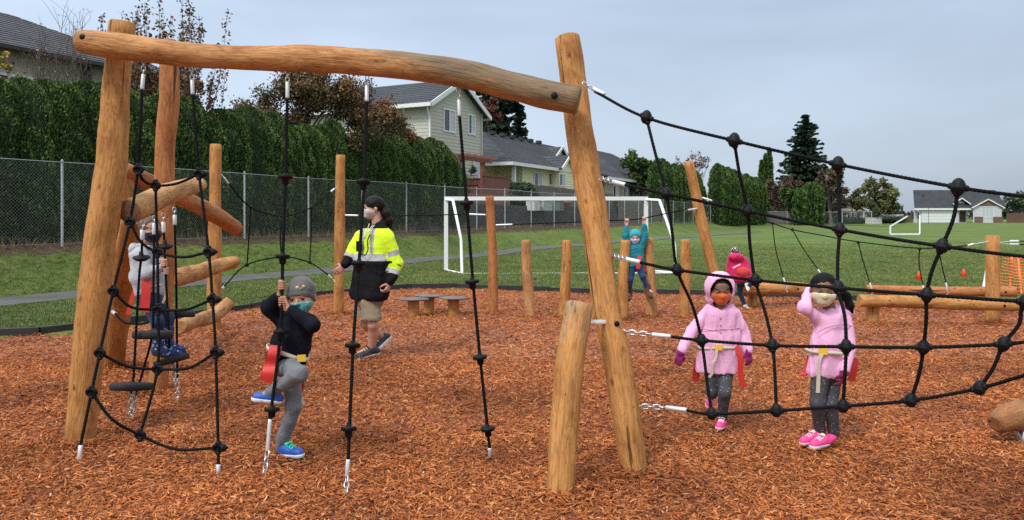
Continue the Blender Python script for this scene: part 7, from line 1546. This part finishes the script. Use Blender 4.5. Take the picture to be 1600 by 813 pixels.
# yard clutter behind the wall: pale boxes and pots
for k, (x, d, w_, h_, colr, lab) in enumerate(((833, 40.3, .75, .55, (.62, .62, .6), 'pale tipped storage box on the retaining wall, left of the pots'), (850, 41.4, 1.1, .5, (.45, .47, .47), 'flat pale box lying beside the pots on the retaining wall'), (872, 43.2, .6, .55, (.12, .16, .13), 'dark green garden crate on the retaining wall'))):
    c_ = Vector(((x - 800) / F * d, d, 1.75)); t = thing('garden_box', c_, lab, 'box'); mt = simple('garden_box_paint', colr, .6, .15, 5); m = MB(); box(m, c_ + Vector((0, 0, h_ / 2)), (w_, .5, h_), 1.1); m.build('box_body', mt, t, smooth=False); m = MB(); box(m, c_ + Vector((0, 0, h_ + .03)), (w_ + .06, .56, .06), 1.1); m.build('lid', mt, t, smooth=False)
c_ = Vector(((884 - 800) / F * 44.2, 44.2, 1.8)); t = thing('flower_pot', c_, 'orange clay pot on the retaining wall left of the leaning post', 'flower pot'); m = MB(); lathe(m, c_, [(.2, 0), (.28, .42), (.32, .43), (.32, .52), (.27, .52), (.25, .45), (.01, .44)], 16); m.build('pot_body', simple('terracotta', (.38, .13, .06), .8, .15), t)

# ================================================================== GOALS, CONES, MESH BARRIER
def goal(label, pts, r, rails):
    t = thing('football_goal', Vector((pts['fl0'].x, pts['fl0'].y, 0)), label, 'football goal')
    for nm, seq, rr in rails: m = MB(); tube(m, [pts[k] for k in seq], rr, 12, cap=True); m.build(nm, M_goal, t)
    return t
m_, t_, b_ = newmat('goal_paint'); co = node(t_, 'ShaderNodeTexCoord').outputs['Object']; n1 = node(t_, 'ShaderNodeTexNoise', {'Vector': co, 'Scale': 3.2, 'Detail': 8.0, 'Roughness': .7}); t_.links.new(ramp(t_, n1.outputs['Fac'], [(.60, (.74, .75, .74)), (.68, (.55, .30, .18)), (.75, (.20, .08, .04))]), b_.inputs['Base Color']); b_.inputs['Roughness'].default_value = .5; M_goal = m_
gp = {'fl0': Vector((-1.80, 20.2, -.05)), 'fl1': Vector((-1.80, 20.2, 1.93)), 'fr0': Vector((3.66, 20.2, -.05)), 'fr1': Vector((3.66, 20.2, 1.93)), 'bl1': Vector((-1.58, 19.75, 1.93)), 'br1': Vector((3.94, 19.75, 1.93)), 'bl2': Vector((-1.32, 19.15, .9)), 'br2': Vector((4.26, 19.35, .75)), 'bl3': Vector((-1.29, 19.1, -.02)), 'br3': Vector((4.27, 19.3, -.02))}
gt = thing('football_goal', (gp['fl0'].x, 20.2, 0), 'large white steel football goal behind the upright posts', 'football goal')
for nm, a, b, w1, h1_ in (('goal_post', 'fl0', 'fl1', .105, .105), ('goal_post', 'fr0', 'fr1', .105, .105)): m = MB(); bar(m, gp[a], gp[b], w1, h1_, up=(0, 1, 0)); m.build(nm, M_goal, gt, smooth=False)
m = MB(); bar(m, gp['fl1'] + Vector((-.05, 0, .05)), gp['fr1'] + Vector((.05, 0, .05)), .105, .105); m.build('crossbar', M_goal, gt, smooth=False)
for s in 'lr':
    m = MB(); tube(m, [gp[f'f{s}1'] + Vector((0, -.05, .03)), gp[f'b{s}1']], .032, 10); m.build('top_bar', M_goal, gt)
    m = MB(); tube(m, [gp[f'b{s}1'], gp[f'b{s}2'], gp[f'b{s}3']], .038, 10); m.build('rear_stay', M_goal, gt)
    m = MB(); tube(m, [gp[f'f{s}0'] + Vector((0, 0, .08)), gp[f'b{s}3'] + Vector((0, 0, .04))], .025, 8); m.build('ground_bar', M_goal, gt)
m = MB(); tube(m, [gp['bl3'] + Vector((0, 0, .04)), gp['br3'] + Vector((0, 0, .04))], .012, 8); m.build('ground_bar', M_goal, gt)
# small far goal
d = 54.0; sg = thing('football_goal', (P(1390, 366, d).x, d, 0), 'small white football goal frame far out on the field', 'football goal')
q = {'a': P(1391, 366, d), 'b': P(1391, 354, d), 'c': P(1418, 338, d + 1), 'e': P(1437, 337, d + 1), 'f': P(1437, 364, d + .3), 'g': P(1437, 366, d), 'h': P(1393, 356, d + 2), 'i': P(1420, 339.5, d + 3)}
for nm, a, b, rr in (('rear_post', 'a', 'b', .06), ('slanting_stay', 'b', 'c', .045), ('goal_post', 'e', 'g', .04), ('ground_bar', 'a', 'g', .07)): m = MB(); bar(m, q[a], q[b], rr * 1.6, rr * 1.6, up=(0, 1, 0)); m.build(nm, M_white, sg, smooth=False)
# thin far barrier line and flag poles
t = thing('low_rope_barrier', GB(1400, 0, 96), 'thin dark rope line low across the far field', 'rope'); m = MB(); tube(m, [P(1225, 349, 92), P(1420, 355, 92), P(1560, 357, 92)], .028, 6, 12); m.build('rope', M_plastic, t)
for k, x in enumerate((1300, 1400, 1500)): m = MB(); p = P(x, 353 + (x - 1300) * .015, 92); tube(m, [p, Vector((p.x, p.y, 0))], .03, 6, 2); m.build('stake', M_plastic, t)
t = thing('thin_pole', GB(1451, 0, 130), 'thin dark pole standing before the garage house', 'pole'); m = MB(); b = GB(1451, 0, 115); tube(m, [b, b + Vector((0, 0, 2.6))], .03, 6, 2); m.build('pole', M_plastic, t)
M_cone = simple('orange_red_cone', (.75, .06, .03), .5, .08)
for k, (x, y, d, lab) in enumerate(((1436, 453, 17.2, 'orange red cone on the grass behind the balance beam, left one of the two'), (1506, 441, 17.9, 'orange red cone on the grass left of the square topped post'))):
    c_ = P(x, y, d); c_.z = 0; t = thing('traffic_cone', c_, lab, 'cone', 'small cones on the grass'); m = MB(); box(m, c_ + Vector((0, 0, .012)), (.2, .2, .025)); m.build('base', M_cone, t, smooth=False); m = MB(); lathe(m, c_ + Vector((0, 0, .02)), [(.075, 0), (.02, .2), (.012, .205), (.003, .2)], 16); m.build('cone_body', M_cone, t)
t = thing('white_pole', P(1538, 456, 16.5) , 'leaning white pole beside the square topped post', 'pole'); m = MB(); tube(m, [Vector((P(1536, 440, 14.5).x, 14.5, 0)), P(1544, 414, 14.5)], .035, 10, 3); m.build('pole', M_white, t)
M_orange = simple('orange_barrier_mesh', (.80, .22, .06), .5, .1)
ob = thing('barrier_netting', (P(1570, 445, 15).x, 15.0, 0), 'orange plastic safety netting on the grass at the right edge', 'safety netting')
def o2(u, v): # u along 0..1 (x 1566 -> 1760), v height
    x = 1566 + u * 200; d = 14.6 - 2.0 * u; yb = HZ + 1.55 * F / d; yt = 398 + 6 * math.sin(u * 9) ; p = P(x, yb + (yt - yb) * v, d); p.y += .06 * math.sin(u * 30 + v * 4); return p
m = MB()
for k in range(13): tube(m, [o2(u, k / 12 + .012 * math.sin(u * 40 + k)) for u in np.linspace(0, 1, 40)], .009, 4, None, cap=False)
for k in range(60): u = k / 59; tube(m, [o2(u, v) for v in np.linspace(0, 1, 7)], .006, 4, None, cap=False)
m.build('netting', M_orange, ob)
for k, x in enumerate((1581, 1594, 1640)):
    u = (x - 1566) / 200; m = MB(); p = o2(u, 0); tube(m, [Vector((p.x, p.y, -.05)), o2(u, 1) + Vector((0, 0, .03))], .02, 8, 2); m.build('stake', M_orange, ob)
# distant tree line that closes the horizon
g = np.random.default_rng(77); m = MB(); n = 26000; x = g.uniform(-260, 300, n); hh = 5.5 + 2.6 * np.sin(x * .09) + 1.8 * np.sin(x * .31 + 1) + 1.2 * np.sin(x * .77); z = g.random(n) ** .8 * hh - 1.0; y = 235 + g.uniform(-3, 8, n) + 10 * np.sin(x * .02)
leaves(m, np.stack([x, y, z], 1), 1.1, g, .3 + .35 * z / hh); o = m.build('treeline', ML('far_tree_green', [(0, (.03, .04, .03)), (1, (.09, .11, .075))]), smooth=False); tag(o, 'low distant line of trees closing the horizon', 'trees', kind='stuff')
